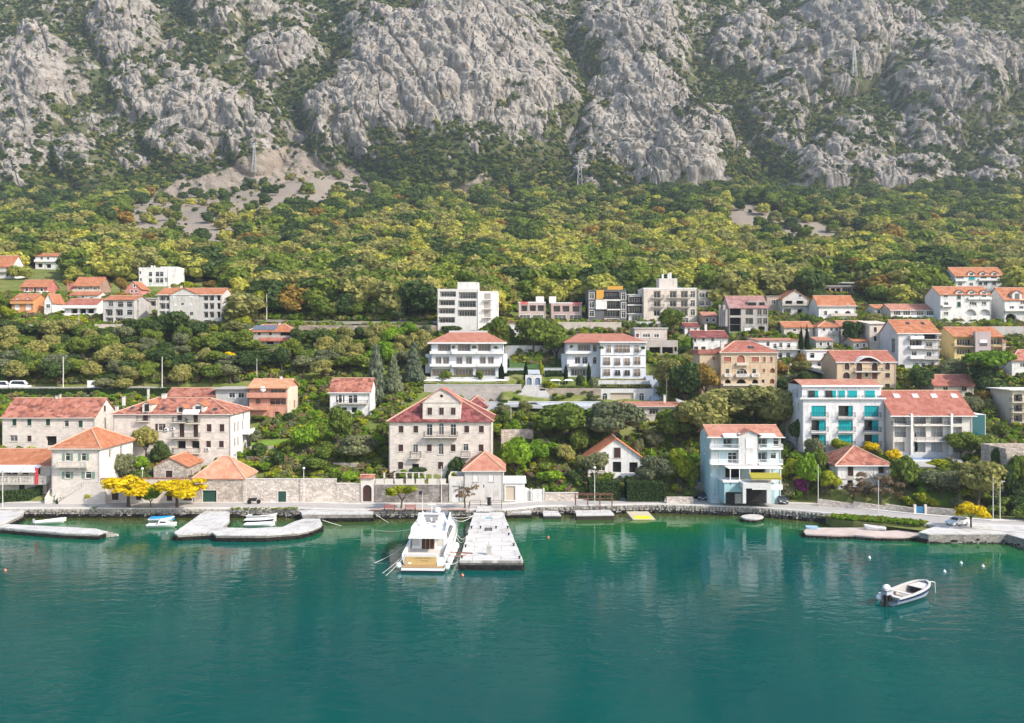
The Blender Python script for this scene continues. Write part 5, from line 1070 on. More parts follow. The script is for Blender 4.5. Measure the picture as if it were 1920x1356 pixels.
h.win([(1366, 740)], 18, 12, 'W', cols=2); h.bal(1380, 1402, 684, 4, .6, 'solid', S_CR, S_CR); h.bal(1380, 1403, 706, 5, .7, 'baluster', S_CR); h.bal(1358, 1370, 706, 5, .6, 'baluster', S_CR); h.bal(1409, 1422, 706, 5, .6, 'baluster', S_CR); h.bal(1354, 1428, 722, 3, .9, 'solid', S_CR, S_CR)
h.roof('hip', 640, TR, .4, fascia=CREAMW, inset=5); h.skylight(1408, 652, 1.6, 1.2); h.chim(1354, 640, 1.4, .9, d=3); h.box('left_wing', 1312, 1350.8, 664, 747, 2.2, 11, S_TAN); q = h.box('wing_roof', 1309, 1352, 656, 664, 1.9, 11.2, TR); h.box('window', 1336, 1341, 669, 675, 2.12, 2.195, RS); h.done()
h = House('house', 'whitish three storey house with orange gable high on the right hill', 'house', 1466, 1516, 590, 560, 10, stucco((.58,.55,.50)), keep=3); h.grid([1479, 1500], [567], 13, 6, 'V', r=1); h.grid([1500], [584], 10, 8, 'V'); h.win([(1476, 583)], 14, 8, 'L'); h.win([(1500, 555)], 6, 5, 'W'); h.roof('gy', 544, TO, .5); h.bal(1465, 1517, 572, 4, .9); h.done()
h = House('house', 'reddish rough house behind the concrete house on the right hill', 'house', 1437, 1463, 585, 556, 8, stucco((.50,.36,.29))); h.grid([1450], [566], 8, 8, 'D'); h.roof('flat', 553, OUTC, .2); h.done()
h = House('flat_house', 'white flat roofed house with balconies right of the arched cream building', 'house', 1418, 1496, 675, 638, 9, S_W, keep=3); h.win([(1440, 645), (1453, 649), (1464, 647), (1479, 648)], 6, 9, 'D'); h.win([(1463, 666), (1478, 666)], 8, 10, 'D'); h.bal(1455, 1497, 655, 5, 1); h.roof('mono', 634, TLP, .4); h.done()
h = House('flat_house', 'long white flat roofed house beside the two cypress trees', 'house', 1511, 1566, 688, 658, 8, S_W, keep=3); h.win([(1523, 667)], 8, 10, 'W'); h.win([(1549, 668)], 10, 10, 'D'); h.win([(1519, 684), (1536, 683)], 7, 8, 'D'); h.bal(1511, 1566, 675, 4, .8, 'solid'); h.roof('flat', 655, S_W, .3); h.done()
h = House('house', 'low house with long orange roof just above the two cypress trees', 'house', 1470, 1525, 628, 613, 8, S_BE, keep=2); h.win([(1490, 619), (1512, 619)], 6, 5, 'W'); h.roof('gx', 603.5, TO, .4); h.done()
h = House('long_house', 'long flat roofed half finished building along the forest edge on the right hill', 'house', 1544, 1622, 552, 537, 8, stucco((.40,.30,.26))); h.win([(1551, 545), (1562, 545), (1572, 545)], 8, 9, 'V', r=1); h.win([(1588, 545), (1608, 545)], 17, 10, 'L'); h.roof('flat', 534, S_W, .4); h.box('roof_canopy', 1578, 1604, 529, 531, 2, 6, CONC); h.done()
h = House('white_house', 'white house with bright orange roof and left gable wing, forward of the half finished building', 'house', 1534, 1604, 600, 572, 9, S_W, keep=2); h.win([(1548, 587)], 6, 8, 'D'); h.win([(1590, 572 + 1)], 5, 5, 'W'); h.win([(1590, 586)], 11, 6, 'V', arch=True); h.win([(1568, 586)], 6, 6, 'D'); h.bal(1556, 1605, 592, 4, .9, 'solid', S_BE, S_BE); h.roof('gx', 555, TO, .5, fascia=S_W); h.done()
h = House('white_house', 'small white house with orange pyramid roof, above the tan hotel', 'house', 1534, 1574, 634, 612, 8, S_W, keep=3); h.win([(1545, 618), (1559, 618), (1569, 618)], 5, 6, 'D'); h.bal(1553, 1575, 626, 4, .9); h.roof('hip', 602, TO, .4); h.done()
h = House('house', 'beige orange roofed house between the small pyramid roofed house and cream house', 'house', 1576, 1626, 634, 612, 8, S_BE, keep=4); h.win([(1590, 620), (1612, 619)], 8, 7, 'D'); h.roof('gx', 602, TO, .4); h.done()
h = House('cream_house', 'flat topped cream house wedged left of the tall orange roofed white apartments', 'house', 1629, 1667, 655, 607, 9, S_CR, keep=6); h.grid([1641, 1661], [618, 635], 6, 9, 'S', col=BROWN); h.roof('mono', 602, S_BE, .3); h.done()
h = House('apartment_block', 'tall white apartments with large plain orange roof and two skylights', 'apartment block', 1683, 1761, 690, 624, 12, stucco((.66,.63,.62)), trim=S_W, keep=3)
h.win([(1744, 632)], 26, 12, 'V', r=1.3); h.win([(1718, 630)], 5, 4, 'D'); h.win([(1717, 643)], 22, 12, 'L', rail='bars'); h.win([(1742, 646)], 12, 9, 'D'); h.win([(1714, 663), (1742, 664)], 9, 8, 'D'); h.win([(1719, 685), (1731, 685), (1748, 684)], 7, 9, 'D')
for yy in (636, 654, 673): h.bal(1704, 1730, yy - 1, 5, 1.0, 'solid', S_W); h.bal(1731, 1762, yy, 5, .9)
h.side('L', [(1675, 648)], 2.4, 4, 'D'); h.roof('gx', 600.5, TO, .4, fascia=WHITE); h.skylight(1702, 607, .9, 1.2); h.skylight(1730, 607, .9, 1.2); h.done()
h = House('house', 'low pink roofed house with glazed front behind the tall orange roofed apartments', 'house', 1670, 1757, 600, 581, 9, S_BE); h.grid([1682, 1700], [587], 13, 10, 'D'); h.grid([1725, 1744], [587], 13, 10, 'D'); h.bal(1668, 1759, 595, 4, 1, 'solid'); h.roof('gx', 571, TLP, .4, fascia=WHITE); h.done()
h = House('terraced_house', 'big white terraced house with arches, dormers and orange roof on the right hill', 'apartment block', 1762, 1858, 605, 552, 10, S_W, trim=S_W, keep=2)
h.win([(1773, 554 + 1), (1774, 570), (1774, 588)], 8, 6, 'D'); h.grid([1798], [556, 571], 7, 10, 'S', col=DGREEN); h.grid([1822, 1845], [554 + 1, 569], 8, 6, 'D'); h.grid([1829], [570], 4, 6, 'D'); h.win([(1820, 586), (1847, 586)], 22, 12, 'V', arch=True, r=1, back=S_W); h.win([(1818, 588), (1843, 588)], 8, 6, 'D') if False else None
h.bal(1765, 1785, 575, 3, .7, 'solid'); h.bal(1814, 1834, 561, 3, .6, 'solid'); h.bal(1836, 1858, 561, 3, .6, 'solid'); h.roof('gx', 538, TO, .3); h.dormer(1800, 543, 553, 2.6, S_W, TO); h.dormer(1823, 543, 553, 2.6, S_W, TO); h.dormer(1846, 543, 553, 2.6, S_W, TO); h.done()
h = House('terraced_house', 'upper white terraced house with dormers and pinkish orange roof, highest on the right hill', 'apartment block', 1790, 1884, 562, 517, 10, S_W, trim=S_W, keep=2)
h.win([(1800, 519 + 1)], 14, 5, 'D'); h.win([(1822, 520 + 1)], 11, 8, 'S', col=TEALC); h.win([(1844, 519 + 1), (1864, 519 + 1)], 11, 5, 'D'); h.win([(1800, 533), (1821, 533), (1838, 532), (1848, 532), (1864, 532)], 7, 6, 'D'); h.win([(1862, 548), (1870, 548)], 6, 5, 'D'); h.bal(1790, 1812, 527, 3, .6, 'solid'); h.bal(1834, 1880, 526, 3, .6, 'solid')
h.roof('gx', 502, TO, .3); h.dormer(1822, 508, 518, 2.6, S_W, TO); h.dormer(1844, 508, 518, 2.6, S_W, TO); h.dormer(1866, 508, 518, 2.6, S_W, TO); h.done()
h = House('terraced_house', 'white arched house with orange roof cut off by the right edge', 'apartment block', 1882, 1990, 605, 562, 10, S_W, keep=2); h.win([(1897, 577), (1915, 577)], 8, 6, 'D'); h.win([(1896, 594)], 22, 12, 'V', arch=True, r=1); h.win([(1917, 560 + 6)], 8, 9, 'D'); h.bal(1882, 1990, 583, 4, .8, 'solid'); h.roof('gx', 540, TO, .3); h.dormer(1908, 544, 562, 3, S_W, TO); h.done()
h = House('yellow_house', 'yellow house with orange roof and a mauve balcony tower', 'house', 1788, 1880, 678, 630, 11, S_YE, trim=S_CR, keep=8); h.win([(1809, 641), (1866, 640)], 30, 13, 'L', r=.9, rail='bars'); h.win([(1809, 659), (1867, 659)], 30, 12, 'L', r=.9); h.bal(1784, 1830, 649, 4, 1.1, 'bars', stucco((.42,.33,.30))); h.bal(1858, 1888, 649, 4, 1.1, 'bars', stucco((.42,.33,.30)))
h.box('tower', 1829, 1858, 622, 678, -1.4, -.01, stucco((.46,.38,.37))); h.box('window', 1837, 1851, 637, 643, -1.46, -1.405, WHITE); h.box('window', 1837, 1851, 643.3, 649, -1.46, -1.405, GLASS); h.box('window', 1836, 1843, 657, 661, -1.46, -1.405, GLASS); h.box('window', 1845, 1852, 657, 661, -1.46, -1.405, GLASS); h.roof('gx', 614, TO, .5); h.done()
h = House('tan_hotel', 'tan building with brown arched shutters, white balcony arch and red roof', 'apartment block', 1568, 1680, 734, 678, 11, S_TAN, trim=S_CR, keep=6)
h.grid([1588, 1664], [687], 9, 13, 'S', arch=True); h.grid([1611, 1640], [688], 11, 15, 'S', arch=True); h.win([(1587, 704)], 13, 12, 'S', arch=True); h.win([(1611, 705), (1640, 705)], 10, 12, 'S', col=MAROON); h.win([(1625, 703)], 6, 7, 'S'); h.win([(1664, 704), (1664, 724)], 9, 9, 'S'); h.bal(1600, 1653, 696.5, 6, 1.2, 'bars', S_W)
h.roof('gx', 658, TR, .3, fascia=WHITE); u0, v0 = h.uv(1600, 680); u1, _ = h.uv(1652, 680); K = 10; pts = [(u0 + (u1 - u0) * k / K, v0 + 1.7 * math.sin(math.pi * k / K)) for k in range(K + 1)]; q = MB()
for a, b_ in zip(pts, pts[1:]): q.add([(a[0],-.9,a[1]-.35),(b_[0],-.9,b_[1]-.35),(b_[0],-.9,b_[1]),(a[0],-.9,a[1]),(a[0],2.5,a[1]-.35),(b_[0],2.5,b_[1]-.35),(b_[0],2.5,b_[1]),(a[0],2.5,a[1])], [(0,1,2,3),(3,2,6,7),(0,4,5,1)])
obj('arch_canopy', q, S_W, h.root); h.done()
h = House('white_house', 'white house with mottled red roof at the right edge below the yellow house', 'house', 1896, 1990, 704, 674, 9, S_W, keep=4); h.win([(1917, 684)], 9, 9, 'W'); h.roof('hip', 656, TP, .5); h.done()
# ---------------------------------------------------------------- the new hotel: two white wings and their terraced garden
BG = plain('painted_room_light', (.30, .235, .18), .4); HB = stucco((.50,.45,.40), .1)  # warm light of the hotel rooms painted into the pane colour
def wing(label, x0, x1, yb, ye, ypk, cols, dep):
    h = House('hotel_wing', label, 'hotel', x0, x1, yb, ye, dep, S_CGI, trim=S_W, keep=0)
    return h
h = wing('left white hotel wing with hipped brown red roof and roof garden', 808, 944, 706, 641, 0, 0, 13)
h.win([(833, 652), (870, 652), (908, 652)], 24, 13, 'L', r=1.2, back=HB, pane_m=BG); h.win([(822, 676), (836, 676), (861, 676), (879, 676), (905, 676), (920, 676)], 11.5, 14, 'L', r=.8, back=HB, pane_m=BG); h.win([(824, 699), (869, 698), (911, 698)], 36, 14, 'L', r=1.3, back=HB, pane_m=BG)
h.bal(806, 846, 662.5, 4, .9, 'solid', S_W); h.bal(847, 893, 662.5, 4, 1.3, 'solid', S_W); h.bal(894, 945, 662.5, 4, .9, 'solid', S_W); h.bal(806, 846, 686, 4, .9, 'solid', S_W); h.bal(847, 893, 686.5, 4, 1.3, 'solid', S_W); h.bal(894, 945, 686, 4, .9, 'solid', S_W)
q = MB(); W, D, Ht = h.W, h.dep, h.Ht; zt = h.zat(623.5, 5); e = .8; i_ = 4.6
q.solid([(-e,-e,Ht-.1),(W+e,-e,Ht-.1),(W+e,D+e,Ht-.1),(-e,D+e,Ht-.1),(i_,4,zt),(W-i_,4,zt),(W-i_,D-4,zt),(i_,D-4,zt)], [(0,1,5,4),(1,2,6,5),(2,3,7,6),(3,0,4,7),(4,5,6,7)], .2); h.roofobj = obj('roof', q, TB, h.root); q = MB(); q.box(-e-.1, -e-.15, Ht-.55, W+e+.1, -e+.02, Ht-.12); obj('cornice', q, S_W, h.roofobj); q = MB(); q.box(i_, 4.2, zt+.01, W-i_, D-4.2, zt+.5); obj('roof_terrace', q, CONCL, h.roofobj)
h.box('side_bay', 797.5, 807.7, 664, 700, 2, 9, S_CGI); h.box('side_bay', 944.4, 951, 664, 700, 2, 9, S_CGI); h.done(); HW1 = h
h = wing('right white hotel wing with hipped brown red roof and a bright projecting front', 1062, 1132, 706, 641, 0, 0, 13)
h.win([(1095, 652)], 24, 12, 'L', r=1.2, back=HB, pane_m=BG); h.win([(1115, 653), (1115, 676)], 7, 13, 'D', arch=True); h.win([(1083, 676), (1097, 676)], 10, 13, 'L', r=.8, back=HB); h.win([(1085, 698)], 30, 14, 'L', r=1.2, back=HB); h.bal(1060, 1109, 662.5, 4, 1.0, 'solid', S_W); h.bal(1066, 1109, 686, 4, 1.0, 'solid', S_W)
fx0, fx1 = 1126, 1211
h.box('front_block', fx0, fx1, 643, 712, -3.2, 12, S_CGI); 
for (px, py, ww, hh) in [(1142, 654, 7, 13), (1167, 654, 28, 13), (1194, 654, 7, 13), (1138, 677, 12, 14), (1158, 678, 10, 13), (1176, 678, 10, 13), (1195, 676, 11, 14), (1138, 698, 12, 12), (1158, 699, 10, 10), (1176, 699, 10, 10), (1195, 698, 11, 13)]:
    s = F / (h.Y - 3.2); a = h.xat(px - ww/2, -3.2); b_ = h.xat(px + ww/2, -3.2); z0 = h.zat(py + hh/2, -3.2); z1 = h.zat(py - hh/2, -3.2); q = MB(); q.box(a - .12, -3.28, z0 - .05, b_ + .12, -3.205, z1 + .12); wn = obj('window', q, S_W, h.root); q = MB(); q.box(a, -3.33, z0, b_, -3.285, z1); obj('pane', q, BG if hh > 11 else GLASS, wn); n = max(2, int((b_ - a) / .9))
    q = MB()
    for k in range(n + 1): x = a + (b_ - a) * k / n; q.box(x - .04, -3.38, z0, x + .04, -3.335, z1)
    obj('mullions', q, S_W, wn); q = MB(); rail_mesh(q, (a, -3.5, z0), (b_, -3.5, z0), .8, 'bars'); obj('railing', q, IRON, wn)
for yy in (664, 687): h.box('string_course', fx0 - .4, fx1 + .4, yy, yy + 2, -3.36, -3.205, S_W)
q = MB(); Ht = h.Ht; a0 = -.8; a1 = h.xat(fx1 + 4, -3); zt = h.zat(625.5, 6); q.solid([(a0,-.8,Ht-.1),(a1,-4,Ht-.1),(a1,13,Ht-.1),(a0,13,Ht-.1),(a0+4.6,6,zt),(a1-5.5,5,zt),(a1-5.5,9,zt),(a0+4.6,9,zt)], [(0,1,5,4),(1,2,6,5),(2,3,7,6),(3,0,4,7),(4,5,6,7)], .2); h.roofobj = obj('roof', q, TB, h.root)
h.box('cornice', fx0 - 3, fx1 + 3, 640.5, 643, -4.0, -3.4, S_W); h.box('side_bay', 1054, 1061.6, 664, 700, 2, 9, S_CGI); h.done(); HW2 = h; BOXES.append((fx0, fx1, 640, 712, h.Y - 4)); PADS.append((h.X0 + 9, h.X0 + 23, h.Y - 4, h.Y + 3, h.zb - .3))
YT = HW1.Y
for (x0, x1, yb, ye, yp, wl, rf, lb, wn) in [(1318,1345,612,592,586,stucco((.52,.38,.32)),TLP,'small pinkish house between the cream four storey block and the concrete house',[(1326,600),(1338,600)]), (1600,1628,658,640,634,S_BE,TO,'small beige house just above the right end of the tan building roof',[(1608,648),(1620,648)]), (1530,1562,652,638,633,S_GR,TLP,'small grey stone house right of the two cypress trees',[(1539,645),(1553,645)]), (1640,1664,594,578,572,S_W,TO,'small white house in the trees right of the bright orange roofed house',[(1648,585),(1657,585)]), (1284,1312,596 + 30,612,606,S_W,TRD,'tiny white outbuilding above the white house with a tall chimney',[(1292,619),(1304,619)]), (1852,1886,660,640,634,S_CR,TO,'small cream house peeping out right of the yellow house',[(1876,650)])]:
    h = House('house', lb, 'house', x0, x1, yb, ye, 8, wl, keep=3); h.win(wn, 5, 7, 'D'); h.roof('gx', yp, rf, .4); h.done()
BLUEW = stucco((.50,.53,.56), .1); PAVE2 = plain('pale_terrace_paving', (.55,.54,.53), .85, scale=.8)
simple_wall('retaining_wall', 'planted pale retaining wall under the left hotel wing', 'wall', 800, 955, 718, 707, S_LG, .5, Y=YT - 3)
simple_wall('retaining_wall', 'long stone faced retaining wall below the left hotel terrace', 'wall', 795, 978, 748, 722, stone((.46,.42,.38), .8, .35, .3), .6, Y=YT - 9, coping=PAVE2)
simple_wall('retaining_wall', 'brownish planted retaining wall right of the hotel stairway', 'wall', 1012, 1127, 752, 728, stone((.40,.33,.27), .7, .35, .5), .6, Y=YT - 9)
simple_wall('road_wall', 'low pale wall with glass rail along the foot of the hotel garden', 'wall', 790, 1130, 765, 754, BLUEW, .5, Y=YT - 16, coping=PAVE2)
simple_wall('retaining_wall', 'white planted retaining wall under the right hotel wing', 'wall', 1122, 1219, 724, 713, S_LG, .5, Y=YT - 5)
h = House('hotel_garage', 'pale hotel garage front with a wide opening between two small arches', 'garage', 1127, 1225, 754, 729, 4, S_LG, trim=S_W, Y=YT - 9, keep=2); h.win([(1166, 744)], 44, 15, 'G', col=plain('beige_door', (.50,.42,.32), .7), r=.4, name='garage_door'); h.win([(1134, 745), (1203, 745)], 9, 16, 'D', arch=True); h.done()
h = House('garden_gate', 'small pale gatehouse with twin blue grey arches at the top of the hotel stairs', 'gate', 985, 1016, 722, 704, 2, S_LG, trim=S_W, Y=YT - 6, pad=False); h.grid([992, 1008], [715], 10, 14, 'G', arch=True, col=plain('blue_grey_gate', (.17,.22,.30), .6)); h.done()
stw = empty('stairway', P(1000, 752, Y=YT - 12), 'fan shaped pale stairway climbing to the twin arches', 'stair'); s = F / (YT - 12)
for k in range(9):
    f = k / 9; q = MB(); wd = (40 * (1 - f) + 14 * f) / s; q.box(-wd, k * .5, -2, wd, k * .5 + .52, .42 * (k + 1)); obj('step', q, stucco((.50,.485,.46)), stw)
stw = empty('stairway', P(1001, 703, Y=YT - 2), 'upper flight of pale steps between the hotel hedges', 'stair'); 
for k in range(10): q = MB(); q.box(-1.9, k * .55, -2, 1.9, k * .55 + .57, .12 * (k + 1)); obj('step', q, BLUEW, stw)
for (a, b_, nm) in ((951, 984, 'left'), (1020, 1054, 'right')):
    simple_wall('terrace_wall', 'low blue grey terrace wall on the %s of the upper hotel steps' % nm, 'wall', a, b_, 701, 691, BLUEW, .4, Y=YT + 2, coping=PAVE2)
for (a, b_, t_, y_, Yk, lb) in ((795, 826, 711, 724, -6, 'leftmost long white parasol roof below the left hotel wing'), (832, 900, 711, 724, -6, 'long white awning roof over the left hotel terrace'), (905, 952, 711, 722, -6, 'white parasol roof near the hotel stairs on the left'), (1030, 1052, 711, 722, -6, 'white parasol roof right of the twin arches'), (1057, 1076, 711, 721, -6, 'small white parasol roof below the right hotel wing')):
    p = P((a + b_) / 2, y_, Y=YT + Yk); s = F / (YT + Yk); um_ = empty('parasol', p, lb, 'parasol'); wd = (b_ - a) / s / 2; hh = (y_ - t_) / s
    q = MB(); q.solid([(-wd,-1.2,hh-.35),(wd,-1.2,hh-.35),(wd,1.2,hh-.35),(-wd,1.2,hh-.35),(-wd*.5,0,hh),(wd*.5,0,hh)], [(0,1,5,4),(1,2,5),(2,3,4,5),(3,0,4)], .04); obj('canopy', q, WHITE, um_)
    for x in (-wd * .7, wd * .7): q = MB(); q.cyl((x, 0, -1), (x, 0, hh - .2), .05, .05, 5); obj('pole', q, WHITE, um_)
simple_wall('garden_wall', 'long white wall behind the tall trees between the hotel wings', 'wall', 946, 1060, 664, 648, S_W, .4)
simple_wall('site_wall', 'rough pale retaining wall of a building plot behind the big dark tree', 'wall', 1046, 1165, 623, 604, stucco((.50,.44,.37), .5), .6)
simple_wall('site_wall', 'long white retaining wall in front of the modern blocks', 'wall', 1170, 1260, 612, 603, S_LG, .6)
simple_wall('retaining_wall', 'tall grey concrete retaining wall below the terraced houses on the right', 'wall', 1858, 1990, 634, 612, stucco((.46,.43,.40), .4), .6)
simple_wall('retaining_wall', 'long white wall in front of the big terraced house', 'wall', 1762, 1870, 611, 603, S_W, .5)
simple_wall('road_bank', 'long bare earth and stone embankment carrying the upper road left of the white tower', 'embankment', 560, 818, 625, 610, stone((.40,.33,.26), 1.2, .5, .6, rubble=True), 1.0)
simple_wall('terrace_wall', 'pale garden terrace wall below the orange painted house', 'wall', 50, 105, 622, 610, S_LG, .5, coping=WHITE)
# ---------------------------------------------------------------- ground of the town and the wooded slope
def pads(X, Y, z):
    z = z.copy()
    for (x0, x1, y0, y1, zp) in PADS:
        dx = np.maximum(np.maximum(x0 - X, X - x1), 0); dy = np.maximum(np.maximum(y0 - Y, Y - y1), 0); dist = np.hypot(dx, dy * np.where(Y < y0, 1.6, 1))
        k = 1 - sstep(0.2, 3.5, dist); z = z * (1 - k) + zp * k
    return z
gr = np.concatenate([np.linspace(-1.15, -.76, 60)[:-1], np.linspace(-.76, .76, 620), np.linspace(.76, 1.15, 60)[1:]]); gd = np.concatenate([np.arange(.5, 130, .7), np.arange(130, 240, 1.6), np.arange(240, 580, 4.5)])
GR, GD = np.meshgrid(gr, gd); e0 = edge(np.clip(GR * 172, -130, 130)); gY = e0 + GD; gX = GR * gY
gZ = pads(gX, gY, G(gX, gY)); dq = gY - edge(np.clip(gX, -130, 130)); gZ = np.where(dq < 7.0 + shelf(gX), np.minimum(gZ, 1.55), gZ); gZ = np.where(dq < .6, 1.2, gZ)
def ground_mat():
    m, nt, b = new_mat('garden_ground'); tc = N(nt, 'ShaderNodeTexCoord'); sc = N(nt, 'ShaderNodeAttribute', attribute_name='scree')
    a = N(nt, 'ShaderNodeTexNoise', i_Scale=.09, i_Detail=6.0, i_Roughness=.7); nt.links.new(tc.outputs['Object'], a.inputs['Vector'])
    c = N(nt, 'ShaderNodeTexNoise', i_Scale=.8, i_Detail=6.0, i_Roughness=.7); nt.links.new(tc.outputs['Object'], c.inputs['Vector'])
    col = ramp(nt, a.outputs[0], [(.32, (.075, .115, .024)), (.47, (.14, .18, .035)), (.56, (.21, .215, .065)), (.66, (.27, .235, .14)), (.78, (.32, .275, .20))])
    col = mixc(nt, .5, col, ramp(nt, c.outputs[0], [(.3, (.05, .07, .02)), (.5, (.14, .16, .04)), (.7, (.28, .25, .14))]))
    scc = ramp(nt, c.outputs[0], [(.3, (.22, .18, .145)), (.52, (.30, .25, .205)), (.66, (.13, .125, .055))]); col = mixc(nt, sc.outputs['Fac'], col, scc)
    nt.links.new(col, b.inputs['Base Color']); b.inputs['Roughness'].default_value = .95; b.inputs['Specular IOR Level'].default_value = .1
    bp = N(nt, 'ShaderNodeBump', i_Strength=.6, i_Distance=.3); nt.links.new(c.outputs[0], bp.inputs['Height']); nt.links.new(bp.outputs[0], b.inputs['Normal']); return m
gscree = screemask(gX, gY, gZ) * (gY > 400)
ground = grid_mesh('hillside', gX, gY, gZ, ground_mat(), {'scree': gscree}); ground['kind'] = 'structure'; ground['label'] = 'terraced garden slope rising from the quay to the forest'
sea_bed = MB()
def drape(name, pts, wd, m, label=None, off=.12):
    """a lane laid on the slope through photo positions"""
    c = [at(a, b) for a, b in pts]; fine = []
    for a, b in zip(c, c[1:]):
        n = max(1, int((b - a).length / 2.5)); fine += [a + (b - a) * (k / n) for k in range(n)]
    fine.append(c[-1]); vs = []; X = []; 
    for i, p in enumerate(fine):
        d = fine[min(i + 1, len(fine) - 1)] - fine[max(0, i - 1)]; d.z = 0; d.normalize(); s_ = Vector((-d.y, d.x, 0))
        for t in (-.5, -.17, .17, .5): q = p + s_ * (wd * t); vs.append((q.x, q.y))
    v = np.array(vs); z = pads(v[:, 0], v[:, 1], G(v[:, 0], v[:, 1])) + off; z = z.reshape(-1, 4); z[:] = z.max(1, keepdims=True); z = z.ravel()
    mb = MB(); fs = [(4*i+j, 4*i+j+1, 4*i+j+5, 4*i+j+4) for i in range(len(fine) - 1) for j in range(3)]; mb.solid([(a, b, c_) for (a, b), c_ in zip(vs, z)], fs, .8)
    o = obj(name, mb, m); o['kind'] = 'structure'; return o
drape('upper_road', [(418,604),(470,603),(540,606),(640,609),(740,609),(822,607)], 6, plain('dusty_road', (.36,.33,.29), .9, scale=.4, var=.2))
drape('lane', [(0,733),(150,733),(320,733),(460,729)], 4, ROADM); drape('lane', [(1430,664),(1500,694),(1560,700)], 5, PAVEM)
drape('path', [(1640,573),(1700,566),(1745,556)], 4, plain('pale_track', (.42,.36,.30), .95)); drape('hotel_road', [(790,768),(900,768),(1010,767),(1130,767),(1235,766)], 5, plain('pale_road', (.45,.46,.47), .9))
drape('hotel_drive', [(1236,762),(1226,725),(1216,706)], 3.2, plain('blue_grey_drive', (.34,.37,.42), .9), off=.6)
def lawn(pts, m=None, nm='lawn'):
    q = [at(a, b) for a, b in pts]; c = sum(q, Vector()) / len(q); mb = MB(); mb.solid([tuple(p + Vector((0, 0, .35))) for p in q], [tuple(range(len(q)))], 1.2); o = obj(nm, mb, m or plain('fresh_lawn', (.14, .23, .025), .95, scale=.6, var=.3)); o['kind'] = 'structure'; return o
lawn([(470,830),(555,826),(556,838),(472,842)]); lawn([(505,845),(556,843),(556,850),(500,852)]); lawn([(1700,945),(1785,948),(1790,925),(1720,915)]); lawn([(955,692),(1052,692),(1052,676),(955,676)], plain('painted_shade_lawn', (.05,.10,.03), .95)); lawn([(395,700),(465,697),(466,690),(400,692)])  # lawn between the hotel wings has shade painted into its green
for k, (a, b, y, t_, lb) in enumerate([(468,552,843,837,'upper dry stone terrace wall in the lawn garden left of the round tree'), (470,552,853,848,'middle dry stone terrace wall in the lawn garden left of the round tree'), (462,520,864,856,'lower dry stone terrace wall in the lawn garden'), (922,985,812,806,'dry stone terrace wall right of the palazzo'), (625,672,885,868,'dark stone wall of the garden behind the arched portal'), (940,1000,835,806,'tall grey garden wall right of the palazzo')]):
    simple_wall('dry_stone_wall', lb, 'wall', a, b, y, t_, STND, .6)
for (a, b, y, t_, lb) in ((1535, 1730, 953, 940, 'low stone wall along the road below the old hipped house'), (1740, 1795, 965, 951, 'low stone wall along the road right of the blue gate')):
    simple_wall('stone_wall', lb, 'wall', a, b, y + (0 if a < 1700 else 0), t_, GWALL, .5, yt1=t_ + (11 if a < 1700 else 4)) if False else None
pts = [(1535,949,936),(1600,953,941),(1660,957,945),(1712,961,949)]
for i, (p0, p1) in enumerate(zip(pts, pts[1:])):
    simple_wall('stone_wall', ['stretch of low roadside stone wall nearest the blue house', 'middle stretch of low roadside stone wall below the old hipped house', 'stretch of low roadside stone wall left of the blue gate'][i], 'wall', p0[0], p1[0], p0[1], p0[2], GWALL, .5, Y=P(p0[0], p0[1], z=1.6).y, Y1=P(p1[0], p1[1], z=1.6).y, yt1=p1[2])
simple_wall('stone_wall', 'low roadside stone wall right of the blue gate', 'wall', 1738, 1795, 963, 951, GWALL, .5, Y=P(1738, 963, z=1.6).y, Y1=P(1795, 968, z=1.6).y)
bg_ = empty('garden_gate', P(1725, 963, z=1.6), 'small blue metal gate between pale posts in the roadside wall', 'gate')
q = MB(); q.box(-.7, -.04, .05, .7, .04, 1.35); obj('gate_leaf', q, plain('blue_gate_paint', (.03,.16,.30), .5), bg_)
for x in (-1, 1): q = MB(); q.box(x - .22, -.2, -.3, x + .22, .2, 1.7); obj('post', q, STRIM, bg_)
simple_wall('roadside_wall', 'pale roadside wall below the clipped hedges of the chalet', 'wall', 1250, 1300, 945, 932, GWALL, .5, Y=P(1270, 944, z=1.6).y)
simple_wall('parking_wall', 'dark stone wall behind the cars parked left of the blue house', 'wall', 1300, 1360, 935, 905, STND, .5, Y=P(1330, 938, z=1.6).y + 4)

# ---------------------------------------------------------------- trees
def leaf_mat(name, c, c2=None, trans=.36, spread=.30):
    m = bpy.data.materials.new(name); m.use_nodes = True; nt = m.node_tree; nt.nodes.remove(nt.nodes['Principled BSDF']); out = nt.nodes['Material Output']
    ge = N(nt, 'ShaderNodeNewGeometry'); oi = N(nt, 'ShaderNodeObjectInfo'); c2 = c2 or tuple(min(1, x * y) for x, y in zip(c, (1.38, 1.30, 1.2)))
    k = ramp(nt, ge.outputs['Random Per Island'], [(0, tuple(x * .72 for x in c)), (.5, c), (1, c2)])
    o = ramp(nt, oi.outputs['Random'], [(0, (1 - spread * .7, 1 - spread * .55, 1 - spread * .4)), (.5, (1, 1, 1)), (1, (1 + spread * .6, 1 + spread * .4, 1))])
    col = mixc(nt, 1.0, k, o, 'MULTIPLY'); d = N(nt, 'ShaderNodeBsdfDiffuse'); t = N(nt, 'ShaderNodeBsdfTranslucent'); mx = N(nt, 'ShaderNodeMixShader'); mx.inputs[0].default_value = trans
    nt.links.new(col, d.inputs[0]); nt.links.new(col, t.inputs[0]); nt.links.new(d.outputs[0], mx.inputs[1]); nt.links.new(t.outputs[0], mx.inputs[2]); nt.links.new(mx.outputs[0], out.inputs[0]); return m
